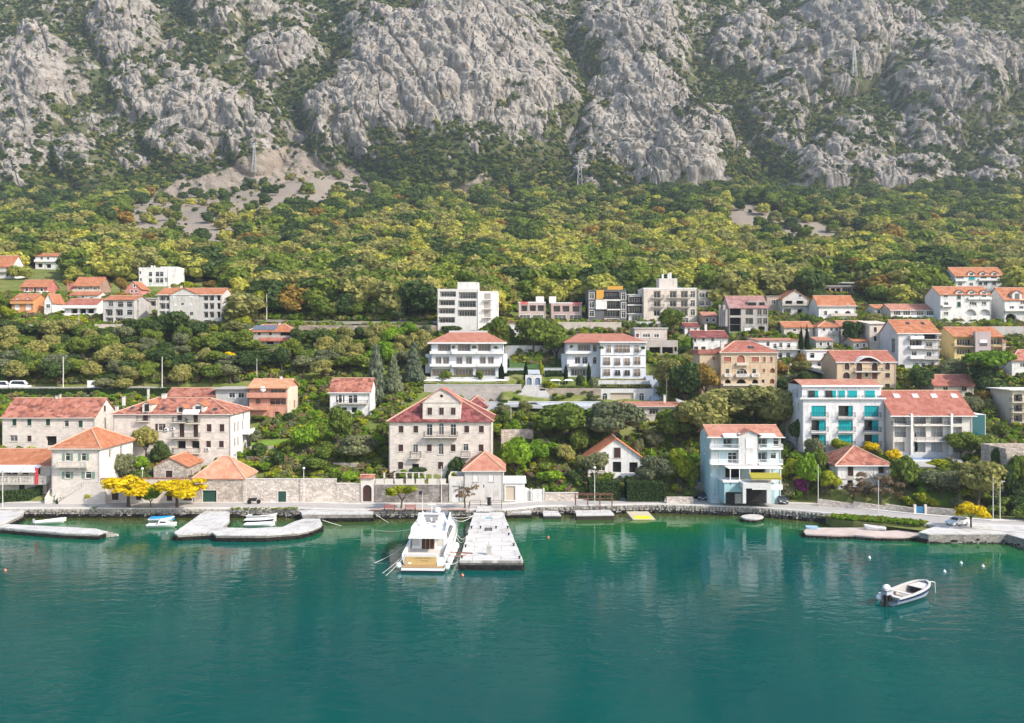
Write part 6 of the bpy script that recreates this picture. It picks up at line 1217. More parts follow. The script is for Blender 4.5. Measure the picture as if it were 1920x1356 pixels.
LM = {'green': leaf_mat('leaf_green', (.16, .215, .042)), 'bright': leaf_mat('leaf_bright_green', (.18, .30, .030)), 'dark': leaf_mat('leaf_dark_green', (.070, .110, .036), (.11, .16, .05)), 'olive': leaf_mat('leaf_grey_olive', (.19, .21, .11)),
      'yellow': leaf_mat('leaf_golden', (.74, .54, .012), (.86, .68, .03), .4, .10), 'lime': leaf_mat('leaf_yellow_green', (.32, .35, .03)), 'autumn': leaf_mat('leaf_autumn', (.27, .19, .05)), 'brown': leaf_mat('leaf_dry_brown', (.24, .17, .10), (.34, .26, .16)),
      'conifer': leaf_mat('needle_blue_green', (.17, .205, .13)), 'cypress': leaf_mat('needle_dark', (.018, .036, .016)), 'magenta': leaf_mat('flower_magenta', (.34, .06, .20)), 'khaki': leaf_mat('leaf_khaki', (.29, .285, .095)), 'yg': leaf_mat('leaf_painted_sun', (.40, .40, .085))}  # yg: yellow green foliage with sunlit brightness put into its colour
def crown_mesh(name, seed, shape='round', leaves=1200, size=.075, m=None, z0=.25, core=.86, jag=.72):
    rng = np.random.RandomState(seed); lob = []
    if shape == 'round':
        for k in range(11):
            a = rng.uniform(0, 6.283); t = rng.uniform(-.5, 1); rr = .30 * math.sqrt(max(0, 1 - t * t * .8)) * rng.uniform(.6, 1.1); lob.append((rr * math.cos(a), rr * math.sin(a), z0 + (1 - z0) * (.48 + .30 * t), rng.uniform(.15, .25)))
        lob.append((0, 0, z0 + (1 - z0) * .5, .30))
    elif shape == 'flat':
        for k in range(13):
            a = rng.uniform(0, 6.283); rr = rng.uniform(.1, .38); lob.append((rr * math.cos(a), rr * math.sin(a), rng.uniform(.68, .86), rng.uniform(.11, .17)))
    elif shape == 'canopy':
        for k in range(16):
            a = rng.uniform(0, 6.283); rr = math.sqrt(rng.rand()) * .38; lob.append((rr * math.cos(a), rr * math.sin(a), .46 + rng.uniform(0, .36) * (1.15 - rr), rng.uniform(.10, .17)))
    elif shape == 'cone':
        for k in range(26):
            t = k / 26; a = k * 2.4; rr = .34 * (1 - t) + .02; lob.append((rr * .62 * math.cos(a), rr * .62 * math.sin(a), .1 + .82 * t, .075 + .16 * (1 - t)))
    elif shape == 'column':
        for k in range(12): t = k / 11; lob.append((rng.uniform(-.05, .05), rng.uniform(-.05, .05), .1 + .8 * t, (.36 if t < .6 else .36 * (1.06 - t) / .46)))
    elif shape == 'bush':
        for k in range(9):
            a = rng.uniform(0, 6.283); rr = rng.uniform(.05, .30); lob.append((rr * math.cos(a), rr * math.sin(a), rng.uniform(.30, .72), rng.uniform(.17, .27)))
    elif shape == 'sparse':
        for k in range(16):
            a = rng.uniform(0, 6.283); rr = rng.uniform(.1, .42); lob.append((rr * math.cos(a), rr * math.sin(a), rng.uniform(.4, .92), rng.uniform(.06, .12)))
    L = np.array(lob); mb = MB(); zs = 1.0 if shape in ('bush',) else .9
    cor = 0 if shape == 'sparse' else core
    asp = {'column': .16, 'cone': .55}.get(shape, .8)
    if shape == 'canopy': cor = .5
    if cor:
        for (x, y, z, r) in lob: mb.sph((x, y, z), r * cor, r * cor, r * cor * asp, 6, 4)
    leaves = int(leaves * 1.6); size = size * .78; wts = L[:, 3] ** 2; idx = rng.choice(len(L), leaves, p=wts / wts.sum()); dv = rng.normal(size=(leaves, 3)); dv /= np.linalg.norm(dv, axis=1)[:, None]; dv[:, 2] = np.where(dv[:, 2] < -.3, -dv[:, 2], dv[:, 2])
    rad = L[idx, 3] * rng.uniform(.72, 1.12, leaves); pos = L[idx, :3] + dv * rad[:, None] * np.array([1, 1, asp]); nrm = dv * .8 + rng.normal(size=(leaves, 3)) * jag * .6; nrm /= np.linalg.norm(nrm, axis=1)[:, None]
    t1 = np.cross(nrm, rng.normal(size=(leaves, 3))); t1 /= np.linalg.norm(t1, axis=1)[:, None]; t2 = np.cross(nrm, t1); s1 = size * rng.uniform(.6, 1.25, leaves)[:, None]; s2 = s1 * rng.uniform(.6, 1.0, leaves)[:, None]
    q = np.stack([pos - t1 * s1, pos - t2 * s2 * .8 + nrm * s1 * .15, pos + t1 * s1, pos + t2 * s2], 1).reshape(-1, 3); b = len(mb.v); mb.v += [tuple(p) for p in q.tolist()]; mb.f += [(b + 4*i, b + 4*i + 1, b + 4*i + 2, b + 4*i + 3) for i in range(leaves)]
    return mesh(name, mb, m)
def trunk_mesh(name, seed, h=.5, r=.035, forks=4):
    rng = random.Random(seed); mb = MB(); p = Vector((0, 0, -.06)); q = Vector((rng.uniform(-.03, .03), rng.uniform(-.03, .03), h * .55)); mb.cyl(p, q, r, r * .72, 7)
    for k in range(forks):
        a = 6.283 * k / forks + rng.uniform(-.4, .4); e = q + Vector((.2 * math.cos(a), .2 * math.sin(a), h * rng.uniform(.4, .75))); mb.cyl(q - Vector((0, 0, .01)), e, r * .6, r * .22, 5)
        for s_ in (-.5, .5): e2 = e + Vector((.12 * math.cos(a + s_), .12 * math.sin(a + s_), h * .35)); mb.cyl(e, e2, r * .24, r * .08, 4)
    return mesh(name, mb, TRUNK)
_pc = {}
SH = {'green': ('round', 1500, .07), 'bright': ('round', 1500, .075), 'dark': ('round', 1500, .07), 'olive': ('round', 1700, .05), 'yellow': ('canopy', 2300, .05), 'lime': ('round', 1200, .065), 'autumn': ('round', 1300, .065), 'khaki': ('round', 1600, .06),
      'brown': ('sparse', 1100, .03), 'conifer': ('cone', 1800, .055), 'cypress': ('column', 1300, .12), 'bush_green': ('bush', 900, .09), 'bush_bright': ('bush', 900, .09), 'bush_dark': ('bush', 900, .09), 'bush_olive': ('bush', 1000, .07), 'bush_yellow': ('bush', 900, .08), 'bush_lime': ('bush', 900, .08), 'bush_brown': ('sparse', 1300, .035), 'bush_autumn': ('bush', 900, .08), 'bush_magenta': ('bush', 800, .07), 'pine': ('flat', 1900, .06), 'ylime': ('flat', 900, .06), 'thinbrown': ('sparse', 700, .035)}
def protos(kind):
    if kind not in _pc:
        shp, n, sz = SH[kind]; lm = kind.replace('bush_', ''); lm = {'pine': 'bright', 'ylime': 'lime', 'thinbrown': 'brown'}.get(lm, lm)
        _pc[kind] = [(crown_mesh('crown', hash(kind) % 1000 + 0 * k + sum(map(ord, kind)) * 7 + k * 13 if False else sum(map(ord, kind)) * 7 + k * 13, shp, n, sz, LM[lm]), None if kind.startswith('bush') and lm != 'brown' else trunk_mesh('trunk', k + 5, .62 if shp in ('flat', 'sparse', 'canopy') else .5, .03 if shp != 'column' else .05)) for k in range(3)]
    return _pc[kind]
DESC = {'green': 'mid green leafy tree', 'bright': 'bright green leafy tree', 'dark': 'dark green dense tree', 'olive': 'grey green olive tree', 'yellow': 'golden yellow tree', 'lime': 'yellow green tree', 'autumn': 'rusty autumn tinted tree', 'khaki': 'khaki green rounded tree', 'brown': 'bare brown twiggy tree', 'conifer': 'blue green conifer', 'cypress': 'dark slim cypress',
        'bush_green': 'mid green shrub', 'bush_bright': 'bright green shrub', 'bush_dark': 'dark green shrub', 'bush_olive': 'grey green shrub', 'bush_yellow': 'golden yellow shrub', 'bush_lime': 'yellow green shrub', 'bush_brown': 'dry brown twiggy shrub', 'bush_autumn': 'rusty coloured shrub', 'bush_magenta': 'magenta flowering shrub', 'pine': 'broad umbrella pine', 'ylime': 'thin yellow green tree', 'thinbrown': 'thin brown leaved tree'}
TREES = []
HB_ = [(n, o) for n, o in []]
def blds():
    return [o for o in bpy.data.objects if o.type == 'EMPTY' and o.parent is None and o.get('category') in ('house', 'apartment block', 'palazzo', 'cottage', 'hotel', 'restaurant', 'bungalow', 'garage', 'ruin', 'outbuilding', 'building')]
BL = [(o['label'], o.location.copy()) for o in blds()]
def short(lb): return ' '.join(lb.split(' with ')[0].split(' that ')[0].split()[:8])
def tree(kind, cx, yb, wpx, hpx, label=None, group=None, Y=None, seed=None):
    Y = Y or hit(cx, yb); p = P(cx, yb, Y); s = F / Y; wd, ht = wpx / s, hpx / s; i = random.randrange(3) if seed is None else seed % 3; cr, tr = protos(kind)[i]
    z = float(pads(np.array([p.x]), np.array([p.y]), G(np.array([p.x]), np.array([p.y])))[0]); 
    if p.y - edge(p.x) < 7: z = 1.6 if p.y > edge(p.x) else p.z
    ht += max(0, p.z - z); p.z = z
    if label is None:
        near = sorted(BL, key=lambda b: (b[1] - p).length)[0]; dx = p.x - near[1].x; dy = p.y - near[1].y
        rel = 'in front of' if dy < -3 and abs(dx) < 14 else 'behind' if dy > 8 and abs(dx) < 14 else 'left of' if dx < 4 else 'right of'
        label = '%s %s the %s' % (DESC[kind], rel, short(near[0])); group = group or label
    nm = {'bush': 'shrub'}.get(kind.split('_')[0], {'conifer': 'conifer', 'cypress': 'cypress_tree', 'olive': 'olive_tree', 'pine': 'pine_tree'}.get(kind, 'broadleaf_tree')); cat = 'shrub' if nm == 'shrub' else 'tree'
    r = empty(nm, p, label, cat, group, rz=random.uniform(0, 6.28)); sz = wd / .92; r.scale = (sz, sz, ht)
    c = bpy.data.objects.new('crown', cr); COL.objects.link(c); c.parent = r
    if tr: t = bpy.data.objects.new('trunk', tr); COL.objects.link(t); t.parent = r
    TREES.append((p.x, p.y, wd, r)); return r
for t in [('yellow',240,952,106,62,'left of the two golden yellow trees on the quay'), ('yellow',332,953,106,62,'right of the two golden yellow trees on the quay'), ('bright',283,953,36,40,'small green tree between the two golden yellow quay trees'), ('ylime',752,954,64,44,'thin yellow green tree between the two benches on the quay'), ('thinbrown',872,953,52,50,'thin brown leaved tree at the quay rail beside the jetty'),
          ('yellow',1821,991,60,52,'golden yellow tree beside the white hatchback on the quay apron'), ('bush_lime',167,944,27,26,'round yellow green shrub at the corner of the green shuttered house'), ('cypress',114,938,13,44,'small dark pointed cypress in front of the green shuttered house'), ('bush_autumn',163,928,34,28,'rusty coloured shrub on the stair of the green shuttered house'), ('bush_dark',128,935,20,22,'dark shrub under the stone stair of the green shuttered house'), ('bush_dark',112,943,30,12,'clipped dark hedge shrub along the road by the short curved stair'),
          ('olive',236,897,50,50,'pale olive tree behind the roadside wall, beside the white house side'), ('bright',264,893,30,38,'bright green tree right of the pale olive tree'), ('khaki',274,862,52,66,'tall mixed tree climbing past the orange hipped roof'), ('bush_magenta',252,814,16,12,'magenta bougainvillea at the eaves of the orange hipped roof'), ('dark',303,872,42,44,'dark round tree in front of the dormered stone house'), ('bush_green',208,900,30,18,'green shrub at the foot of the white house side'),
          ('bright',573,857,50,62,'dense round bright green tree in the lawn garden'), ('green',634,848,52,84,'tall green tree in front of the white house with open brown shutters'), ('olive',668,872,84,58,'wide silvery olive tree left of the palazzo'), ('bright',706,850,30,36,'bright green tree at the left corner of the palazzo'), ('bush_dark',482,862,38,34,'dark round shrub left of the dry stone walls'), ('bush_dark',520,880,36,36,'dark green shrub behind the garden wall'), ('green',588,895,52,36,'spreading green tree just behind the long garden wall'), ('green',610,880,40,50,'dark leaved tree right of the round bright green tree'), ('bush_lime',508,897,36,20,'yellow green shrub above the garden wall'), ('bush_bright',655,908,40,28,'bright green shrub left of the arched portal'), ('bush_autumn',527,885,24,14,'rusty red shrub in the garden behind the wall'),
          ('conifer',705,742,54,104,'large blue green conifer left of the hotel'), ('conifer',776,722,46,86,'blue green conifer nearest the left hotel wing'), ('conifer',738,740,40,80,'blue green conifer between the two larger conifers'), ('bush_yellow',431,683,32,26,'golden yellow shrub in the wooded belt on the left'), ('bush_dark',785,893,34,20,'dark fan palm like shrub on the palazzo terrace'), ('bush_dark',853,890,38,40,'dark shrub at the right corner of the palazzo'), ('bush_lime',852,905,30,24,'yellow green climber on the annexe roof terrace'), ('green',946,806,20,36,'left of the two small round trees right of the palazzo'), ('green',974,806,22,38,'right of the two small round trees right of the palazzo'),
          ('bright',968,886,60,64,'bright green tree right of the ribbed tile roof'), ('bright',1008,880,44,54,'second bright green tree right of the ribbed tile roof'), ('green',1050,838,104,82,'big spreading green tree in the garden below the hotel road'), ('olive',1150,842,104,92,'big silvery green tree left of the pale bungalow'), ('bright',1120,806,60,46,'bright green tree below the hotel garage'), ('bush_bright',1030,908,56,34,'bright green shrub behind the low fenced wall'), ('bush_dark',1076,915,34,36,'dark green shrub left of the chalet'), ('olive',1117,912,54,68,'grey green tree in front of the left corner of the chalet'), ('green',1085,850,40,46,'green tree above the chalet roof on the left'), ('khaki',1060,880,36,46,'khaki tree between the garden shrubs and the chalet'),
          ('olive',1229,924,64,70,'pale feathery tree right of the chalet'), ('lime',1273,926,50,84,'tall yellow green tree between the chalet and the blue house'), ('green',1262,840,66,70,'green tree behind the chalet'), ('bush_green',1296,925,30,60,'dark green shrub left of the parked cars'),
          ('khaki',1310,842,112,104,'broad khaki tree left behind the blue house'), ('khaki',1410,806,132,82,'broad khaki tree right behind the blue house'), ('khaki',1362,802,112,72,'broad khaki tree in the middle behind the blue house'), ('khaki',1458,832,72,98,'tall khaki tree at the right rear corner of the blue house'), ('dark',1494,848,26,62,'dark narrow tree left of the teal blind apartments'),
          ('autumn',1322,757,66,78,'rusty tinted tree left of the arched cream building'), ('dark',1284,757,64,76,'dark green tree right of the hotel drive'), ('khaki',1256,745,54,72,'khaki tree beside the hotel drive'), ('dark',1303,760,50,70,'dark tree beside the rusty tinted tree'),
          ('green',1000,668,76,72,'biggest deep green tree between the hotel wings'), ('green',1043,668,56,58,'second deep green tree, right of the biggest, between the hotel wings'), ('green',930,660,64,66,'deep green tree behind the right end of the left hotel wing'), ('bush_dark',845,628,40,20,'green shrubs of the roof garden on the left hotel wing'),
          ('pine',1856,738,112,82,'broad bright umbrella pine right of the tan building'), ('dark',1728,748,44,56,'dark tree left of the small cream cottage'), ('dark',1846,740,50,60,'dark tree under the umbrella pine'), ('olive',1790,715,60,44,'grey green tree below the yellow house'), ('dark',1598,642,38,40,'dark conical tree in front of the beige orange roofed house'), ('cypress',1502,672,10,66,'left of the two tall cypress trees'), ('cypress',1513,672,10,66,'right of the two tall cypress trees'), ('olive',1570,575,20,24,'palm like tree in front of the white house with left gable wing'),
          ('bright',1514,938,44,88,'tall bright green tree right of the blue house'), ('lime',1556,942,36,48,'yellow tree in front of the old hipped house'), ('brown',1652,948,84,66,'wide bare brown tree in front of the old hipped house'), ('green',1695,930,52,72,'green tree right of the old hipped house'), ('bush_yellow',1677,866,34,28,'golden shrub right of the old hipped roof'), ('bush_yellow',1632,852,36,26,'golden shrub behind the old hipped roof'), ('olive',1765,938,80,58,'grey green tree below the swimming pool'), ('khaki',1832,962,96,98,'huge pale khaki tree left of the ruined stone house'), ('dark',1880,920,40,80,'dark ivy covered tree by the ruined stone house'), ('bush_magenta',1500,928,34,34,'pinkish flowering shrub over the car park wall'), ('bush_olive',1470,930,50,34,'grey green climber over the car shelter right of the blue house'), ('olive',1700,842,28,50,'grey olive tree in front of the long roofed apartments'), ('cypress',1716,852,9,44,'slim cypress in front of the long roofed apartments'), ('green',1800,862,60,54,'green tree right of the swimming pool'), ('green',1838,866,66,50,'wide green tree at the right end of the long roofed apartments'), ('lime',1575,856,40,34,'feathery yellow tree in front of the teal blind apartments'), ('dark',1858,760,50,52,'dark green tree right of the small cream cottage'), ('bush_bright',1490,880,30,36,'bright shrub beside the right end of the blue house'), ('bush_yellow',1465,888,24,16,'orange leaved shrub on the terrace right of the blue house'), ('bush_brown',1600,938,70,34,'dry brown twiggy shrub at the roadside wall'),
          ('lime',1484,912,40,52,'yellow green tree at the right side of the blue house'), ('green',1536,905,34,60,'mid green tree between the blue house and the old hipped house'), ('olive',1530,870,44,52,'grey green tree behind the tall bright green tree right of the blue house'), ('lime',482,598,40,54,'light yellow green tree beside the upper road lamp'), ('bush_bright',1288,658,26,30,'bright green shrub left of the white house with a tall chimney'), ('green',1262,606 + 18,50,44,'green tree under the cream four storey block'), ('olive',198,738,44,30,'silvery shrub tree in front of the long hedge'), ('khaki',228,742,40,32,'khaki tree right of the silvery shrub tree, in front of the long hedge'), ('dark',322,650,76,66,'big dark tree in front of the long pale apartment block'), ('bush_lime',145,612,60,22,'yellow green hedge shrub below the white terrace house')]:
    tree(*t[:5], label=t[5])
def covers(px, pt, pb, wpx, Y, frac=.10):
    a = wpx * (pb - pt)
    for (x0, x1, y0, y1, yb) in BOXES:
        ox = min(px + wpx / 2, x1) - max(px - wpx / 2, x0); oy = min(pb, y1) - max(pt, y0)
        if ox > 0 and oy > 0 and Y < yb and ox * oy > frac * a: return True
    return False
def inpad(X, Y, m=.5): return any(x0 - m < X < x1 + m and y0 - m < Y < y1 + m for (x0, x1, y0, y1, z) in PADS)
def fill(poly, n, kinds, wr, hr, group=None, label=None, frac=.12, sep=.62):
    xs = [p[0] for p in poly]; ys = [p[1] for p in poly]; k = 0; tries = 0
    while k < n and tries < n * 40:
        tries += 1; px = random.uniform(min(xs), max(xs)); py = random.uniform(min(ys), max(ys))
        if not inpoly(np.array([px]), np.array([py]), poly)[0]: continue
        Y = hit(px, py); p = P(px, py, Y); s = F / Y; wd = random.uniform(*wr); ht = random.uniform(*hr)
        if inpad(p.x, p.y) or covers(px, py - ht * s, py, wd * s, Y, frac): continue
        if any((p.x - a) ** 2 + (p.y - b) ** 2 < (sep * (wd + w2) / 2) ** 2 for a, b, w2, _ in TREES): continue
        kd = random.choice(kinds); lb = label and label % (DESC[kd], ['beside the long hedge', 'halfway up the wood', 'high in the wood'][0 if py > 705 else 1 if py > 668 else 2], 'left of the left tall lamp post' if px < 118 else 'between the two tall lamp posts, left half' if px < 210 else 'between the two tall lamp posts, right half' if px < 304 else 'just right of the right tall lamp post' if px < 400 else 'towards the pink house'); tree(kd, px, py, wd * s, ht * s, Y=Y, label=lb, group=lb); k += 1
    return k
W1 = [(0,632),(170,642),(300,622),(460,630),(470,662),(600,655),(690,660),(690,705),(620,706),(470,712),(400,727),(0,729)]
fill(W1, 105, ['green', 'green', 'dark', 'khaki', 'khaki', 'olive', 'green', 'dark'], (4.5, 8), (4, 7.5), label='%s %s, %s', frac=.2, sep=.5)
fill([(460,625),(560,660),(800,632),(800,700),(690,705),(600,720),(560,700),(470,690)], 26, ['green', 'dark', 'olive', 'bright', 'khaki'], (4, 7), (4, 7))
fill([(468,790),(610,786),(720,770),(726,880),(640,892),(480,892)], 24, ['bush_green', 'bush_bright', 'bush_dark', 'bush_olive', 'bush_lime', 'green'], (2.2, 4), (1.8, 3.4), frac=.3)
fill([(925,785),(1160,775),(1270,800),(1310,850),(1300,905),(1100,885),(1010,912),(950,890)], 34, ['green', 'bright', 'bush_bright', 'bush_green', 'khaki', 'olive', 'bush_dark'], (2.6, 4.8), (2.4, 4.6), frac=.3)
fill([(1480,870),(1700,885),(1880,880),(1880,972),(1740,956),(1500,938)], 40, ['bush_green', 'bush_bright', 'bush_lime', 'bush_olive', 'bush_brown', 'green'], (2.0, 4), (1.6, 3.4), frac=.3)
fill([(1240,645),(1500,660),(1560,720),(1690,700),(1890,730),(1890,830),(1860,840),(1700,756),(1480,770),(1400,765),(1250,755)], 34, ['green', 'dark', 'khaki', 'olive', 'bush_green', 'autumn'], (3.5, 6.5), (3.2, 6))
fill([(0,525),(260,540),(470,560),(460,622),(120,616),(0,630)], 22, ['green', 'dark', 'khaki', 'autumn', 'lime'], (4, 7), (4, 6.5))
fill([(1240,600),(1500,585),(1890,580),(1890,640),(1500,640),(1260,640)], 26, ['green', 'dark', 'khaki', 'bush_green', 'lime'], (3, 6), (3, 6))
fill([(1690,905),(1800,900),(1880,930),(1880,972),(1790,958),(1700,950)], 26, ['bush_olive', 'bush_green', 'olive', 'bush_lime', 'bush_dark'], (2.5, 4.5), (1.8, 3.6), frac=2, sep=.5)
fill([(1540,915),(1700,915),(1700,948),(1540,936)], 14, ['bush_lime', 'bush_brown', 'bush_green', 'bush_olive'], (2, 3.6), (1.4, 2.4), frac=.5, sep=.5)
fill([(790,752),(980,735),(984,764),(790,766)], 14, ['bush_green', 'bush_dark', 'bush_bright'], (1.6, 2.8), (1, 1.8), frac=2); fill([(1022,738),(1130,738),(1130,764),(1030,764)], 14, ['bush_green', 'bush_dark', 'bush_olive'], (1.6, 2.8), (1, 1.8), frac=2)
for (kd, x, y, w_, h_, lb) in [('bush_dark',1888,905,30,60,'ivy mass on the left corner of the ruined stone house'), ('bush_green',1912,862,40,24,'green growth on the wall top of the ruined stone house'), ('bush_dark',1900,938,44,40,'dark shrubs at the foot of the ruined stone house'), ('bush_lime',1755,880,50,22,'yellow green shrub below the pool wall'), ('bush_dark',1730,878,40,14,'dark hedge like shrub below the left end of the pool')]: tree(kd, x, y, w_, h_, label=lb, Y=hit(1886, 935) - 1.2 if x > 1880 else None)
fill([(1886,938),(1990,940),(1990,984),(1886,974)], 14, ['bush_dark', 'bush_green', 'dark'], (2.4, 4.5), (1.8, 4), frac=2, sep=.5)
# clipped hedges
def hedge(label, pts, hpx, th, m=None, name='hedge', Y=None):
    c = [P(a, b, Y) if Y else at(a, b) for a, b in pts]; root = empty(name, c[0], label, 'hedge'); rng = np.random.RandomState(len(label)); s = F / c[0].y; ht = hpx / s; mb = MB(); lm = MB()
    for a, b in zip(c, c[1:]):
        d = b - a; L = math.hypot(d.x, d.y); u = Vector((d.x, d.y, 0)) / L; n_ = Vector((-u.y, u.x, 0)); q = [a + n_ * .15 - c[0], b + n_ * .15 - c[0], b + n_ * (th - .15) - c[0], a + n_ * (th - .15) - c[0]]
        mb.add([tuple(v + Vector((0, 0, z))) for z in (-1.2, ht - .12) for v in q], [(0,3,2,1),(4,5,6,7),(0,1,5,4),(1,2,6,5),(2,3,7,6),(3,0,4,7)])
        N_ = int(min(5200, (L * (ht + th) * 26)))
        for k in range(N_):
            f = rng.rand(); g = rng.rand() * (ht + th); pos = a - c[0] + d * f + (Vector((0, 0, g)) + n_ * rng.uniform(-.03, .12) if g < ht else n_ * (g - ht) + Vector((0, 0, ht + rng.uniform(-.12, .08)))); nn = (-n_ if g < ht else Vector((0, 0, 1))) + Vector(rng.normal(size=3)) * .5
            nn.normalize(); t1 = nn.cross(Vector(rng.normal(size=3))).normalized() * rng.uniform(.10, .2); t2 = nn.cross(t1); lm.add([tuple(pos - t1), tuple(pos - t2 * .7), tuple(pos + t1), tuple(pos + t2 * .7)], [(0, 1, 2, 3)])
    obj('hedge_body', mb, LM['cypress'], root); q = obj('foliage', lm, m or LM['dark'], root); q['kind'] = 'stuff'; return root
hedge('long clipped dark green hedge along the lane behind the far left stone house', [(-20,743),(100,743),(325,742)], 14, 1.8); hedge('clipped dark hedge in front of the restaurant wall', [(-20,945),(45,942),(80,932)], 22, 1.8)
hedge('big clipped dark green hedge in front of the chalet, left of the path', [(1105,941),(1163,942)], 38, 4.5, Y=P(1130, 941, z=1.6).y + 1); hedge('big clipped dark green hedge in front of the chalet, right of the path', [(1176,943),(1246,944)], 38, 4.5, Y=P(1210, 943, z=1.6).y + 1)
hedge('long double clipped hedge on the terrace below the right hotel wing', [(1125,727),(1222,727)], 6, 1.2, LM['khaki'], Y=YT - 8); hedge('low hedge along the front of the left hotel wing', [(842,709),(895,709)], 5, 1, LM['khaki'], Y=YT - 2.4)
hedge('trailing hedge on the wall right of the hotel stairway', [(1016,731),(1126,731)], 7, 1, LM['green'], Y=YT - 8.5); hedge('trailing hedge on the wall left of the hotel stairway', [(928,729),(982,729)], 8, 1, LM['green'], Y=YT - 8.5); hedge('red flowered hedge at the foot of the right hotel wing', [(1124,715),(1212,715)], 3, .6, LM['autumn'], Y=YT - 4.8)
hedge('dark hedge left of the upper hotel steps', [(951,703),(982,703)], 8, 1, Y=YT + 1); hedge('dark hedge right of the upper hotel steps', [(1022,703),(1054,703)], 8, 1, Y=YT + 1)
hedge('long strip of bright green plants along the quay bank', [(1560,972),(1640,973),(1700,981),(1735,986)], 6, 2.2, LM['bright'], Y=None) if False else None
for (x, y, w_, h_, k, lb) in [(986,706,9,30,'cypress','left clipped cypress at the upper hotel steps'), (1015,706,9,30,'lime','right yellowish clipped cypress at the upper hotel steps'), (940,708,12,28,'cypress','dark clipped cypress at the right end of the left hotel wing'), (1061,708,9,28,'cypress','dark clipped cypress at the left end of the right hotel wing'), (1104,710,9,34,'cypress','slim cypress against the right hotel wing'), (901,712,18,20,'bush_green','round shrub in front of the left hotel wing'), (838,712,24,22,'bush_green','larger shrub in front of the left hotel wing'), (1090,722,20,24,'bush_dark','dark shrub at the corner of the right hotel wing'), (1112,724,24,26,'bush_olive','grey green shrub at the corner of the right hotel wing'), (1100,728,26,18,'bush_bright','bright shrub below the right hotel wing'), (975,728,22,20,'bush_green','shrub left of the twin arches'), (1030,727,30,16,'bush_lime','yellow flowering shrub right of the twin arches')]:
    tree(k, x, y, w_, h_, label=lb, Y=YT - 3 if y < 715 else YT - 7)
for i, (px, py, hw, lb) in enumerate([(850,651,HW1,'left'), (889,651,HW1,'middle'), (930,651,HW1,'right'), (1071,650,HW2,'left'), (1127,652,HW2,'middle'), (1206,652,HW2,'right')]):
    d_ = -1.4 if hw is HW1 else (-1.4 if px < 1110 else -4.2); p = P(px, py, hw.Y + d_); b = bpy.data.objects.new('ball_shrub', protos('bush_green')[i % 3][0]); COL.objects.link(b); b.location = p - Vector((0, 0, .65)); b.scale = (1.4, 1.4, 1.3); tag(b, '%s ball shrub on the top balcony of the %s hotel wing' % (lb, 'left' if hw is HW1 else 'right'), 'shrub')
# ---------------------------------------------------------------- the forest, the scrub of the cliffs and the undergrowth
def scatter(name, label, pts, scl, var, rot, protos_, flat=1.0):
    me = bpy.data.meshes.new(name); me.vertices.add(len(pts)); me.vertices.foreach_set('co', np.asarray(pts, np.float32).ravel())
    for nm, a, ty in (('scl', scl, 'FLOAT'), ('rot', rot, 'FLOAT'), ('var', var, 'INT')):
        t = me.attributes.new(nm, ty, 'POINT'); t.data.foreach_set('value', np.asarray(a, np.int32 if ty == 'INT' else np.float32))
    o = bpy.data.objects.new(name, me); COL.objects.link(o); o['kind'] = 'stuff'; o['label'] = label
    pc = bpy.data.collections.new(name + '_kinds')
    for k, m in enumerate(protos_): q = bpy.data.objects.new('%s_kind_%02d' % (name, k), m); pc.objects.link(q)
    ng = bpy.data.node_groups.new(name, 'GeometryNodeTree'); ng.interface.new_socket('Geometry', in_out='INPUT', socket_type='NodeSocketGeometry'); ng.interface.new_socket('Geometry', in_out='OUTPUT', socket_type='NodeSocketGeometry')
    nn = ng.nodes; gi = nn.new('NodeGroupInput'); go = nn.new('NodeGroupOutput'); ci = nn.new('GeometryNodeCollectionInfo'); ci.inputs['Collection'].default_value = pc; ci.inputs['Separate Children'].default_value = True; ci.inputs['Reset Children'].default_value = True
    ip = nn.new('GeometryNodeInstanceOnPoints'); ip.inputs['Pick Instance'].default_value = True
    def na(n_, ty): x = nn.new('GeometryNodeInputNamedAttribute'); x.data_type = ty; x.inputs['Name'].default_value = n_; return x.outputs[0]
    L = ng.links.new; L(gi.outputs[0], ip.inputs['Points']); L(ci.outputs[0], ip.inputs['Instance']); L(na('var', 'INT'), ip.inputs['Instance Index'])
    cx = nn.new('ShaderNodeCombineXYZ'); L(na('rot', 'FLOAT'), cx.inputs[2]); L(cx.outputs[0], ip.inputs['Rotation']); cs = nn.new('ShaderNodeCombineXYZ'); s_ = na('scl', 'FLOAT'); L(s_, cs.inputs[0]); L(s_, cs.inputs[1]); mu = nn.new('ShaderNodeMath'); mu.operation = 'MULTIPLY'; mu.inputs[1].default_value = flat; L(s_, mu.inputs[0]); L(mu.outputs[0], cs.inputs[2]); L(cs.outputs[0], ip.inputs['Scale']); L(ip.outputs[0], go.inputs[0])
    md = o.modifiers.new('scatter', 'NODES'); md.node_group = ng; return o
FM = [('yg', 4), ('khaki', 4), ('green', 3), ('dark', 3), ('autumn', 2)]; fproto = []; FIDX = {}
for nm, c in FM:
    FIDX[nm] = list(range(len(fproto), len(fproto) + c)); fproto += [crown_mesh('forest_crown', 100 + len(fproto) * 3 + k, 'round', 520, .085, LM[nm], z0=-.1, jag=.6) for k in range(c)]
rng = np.random.RandomState(21)
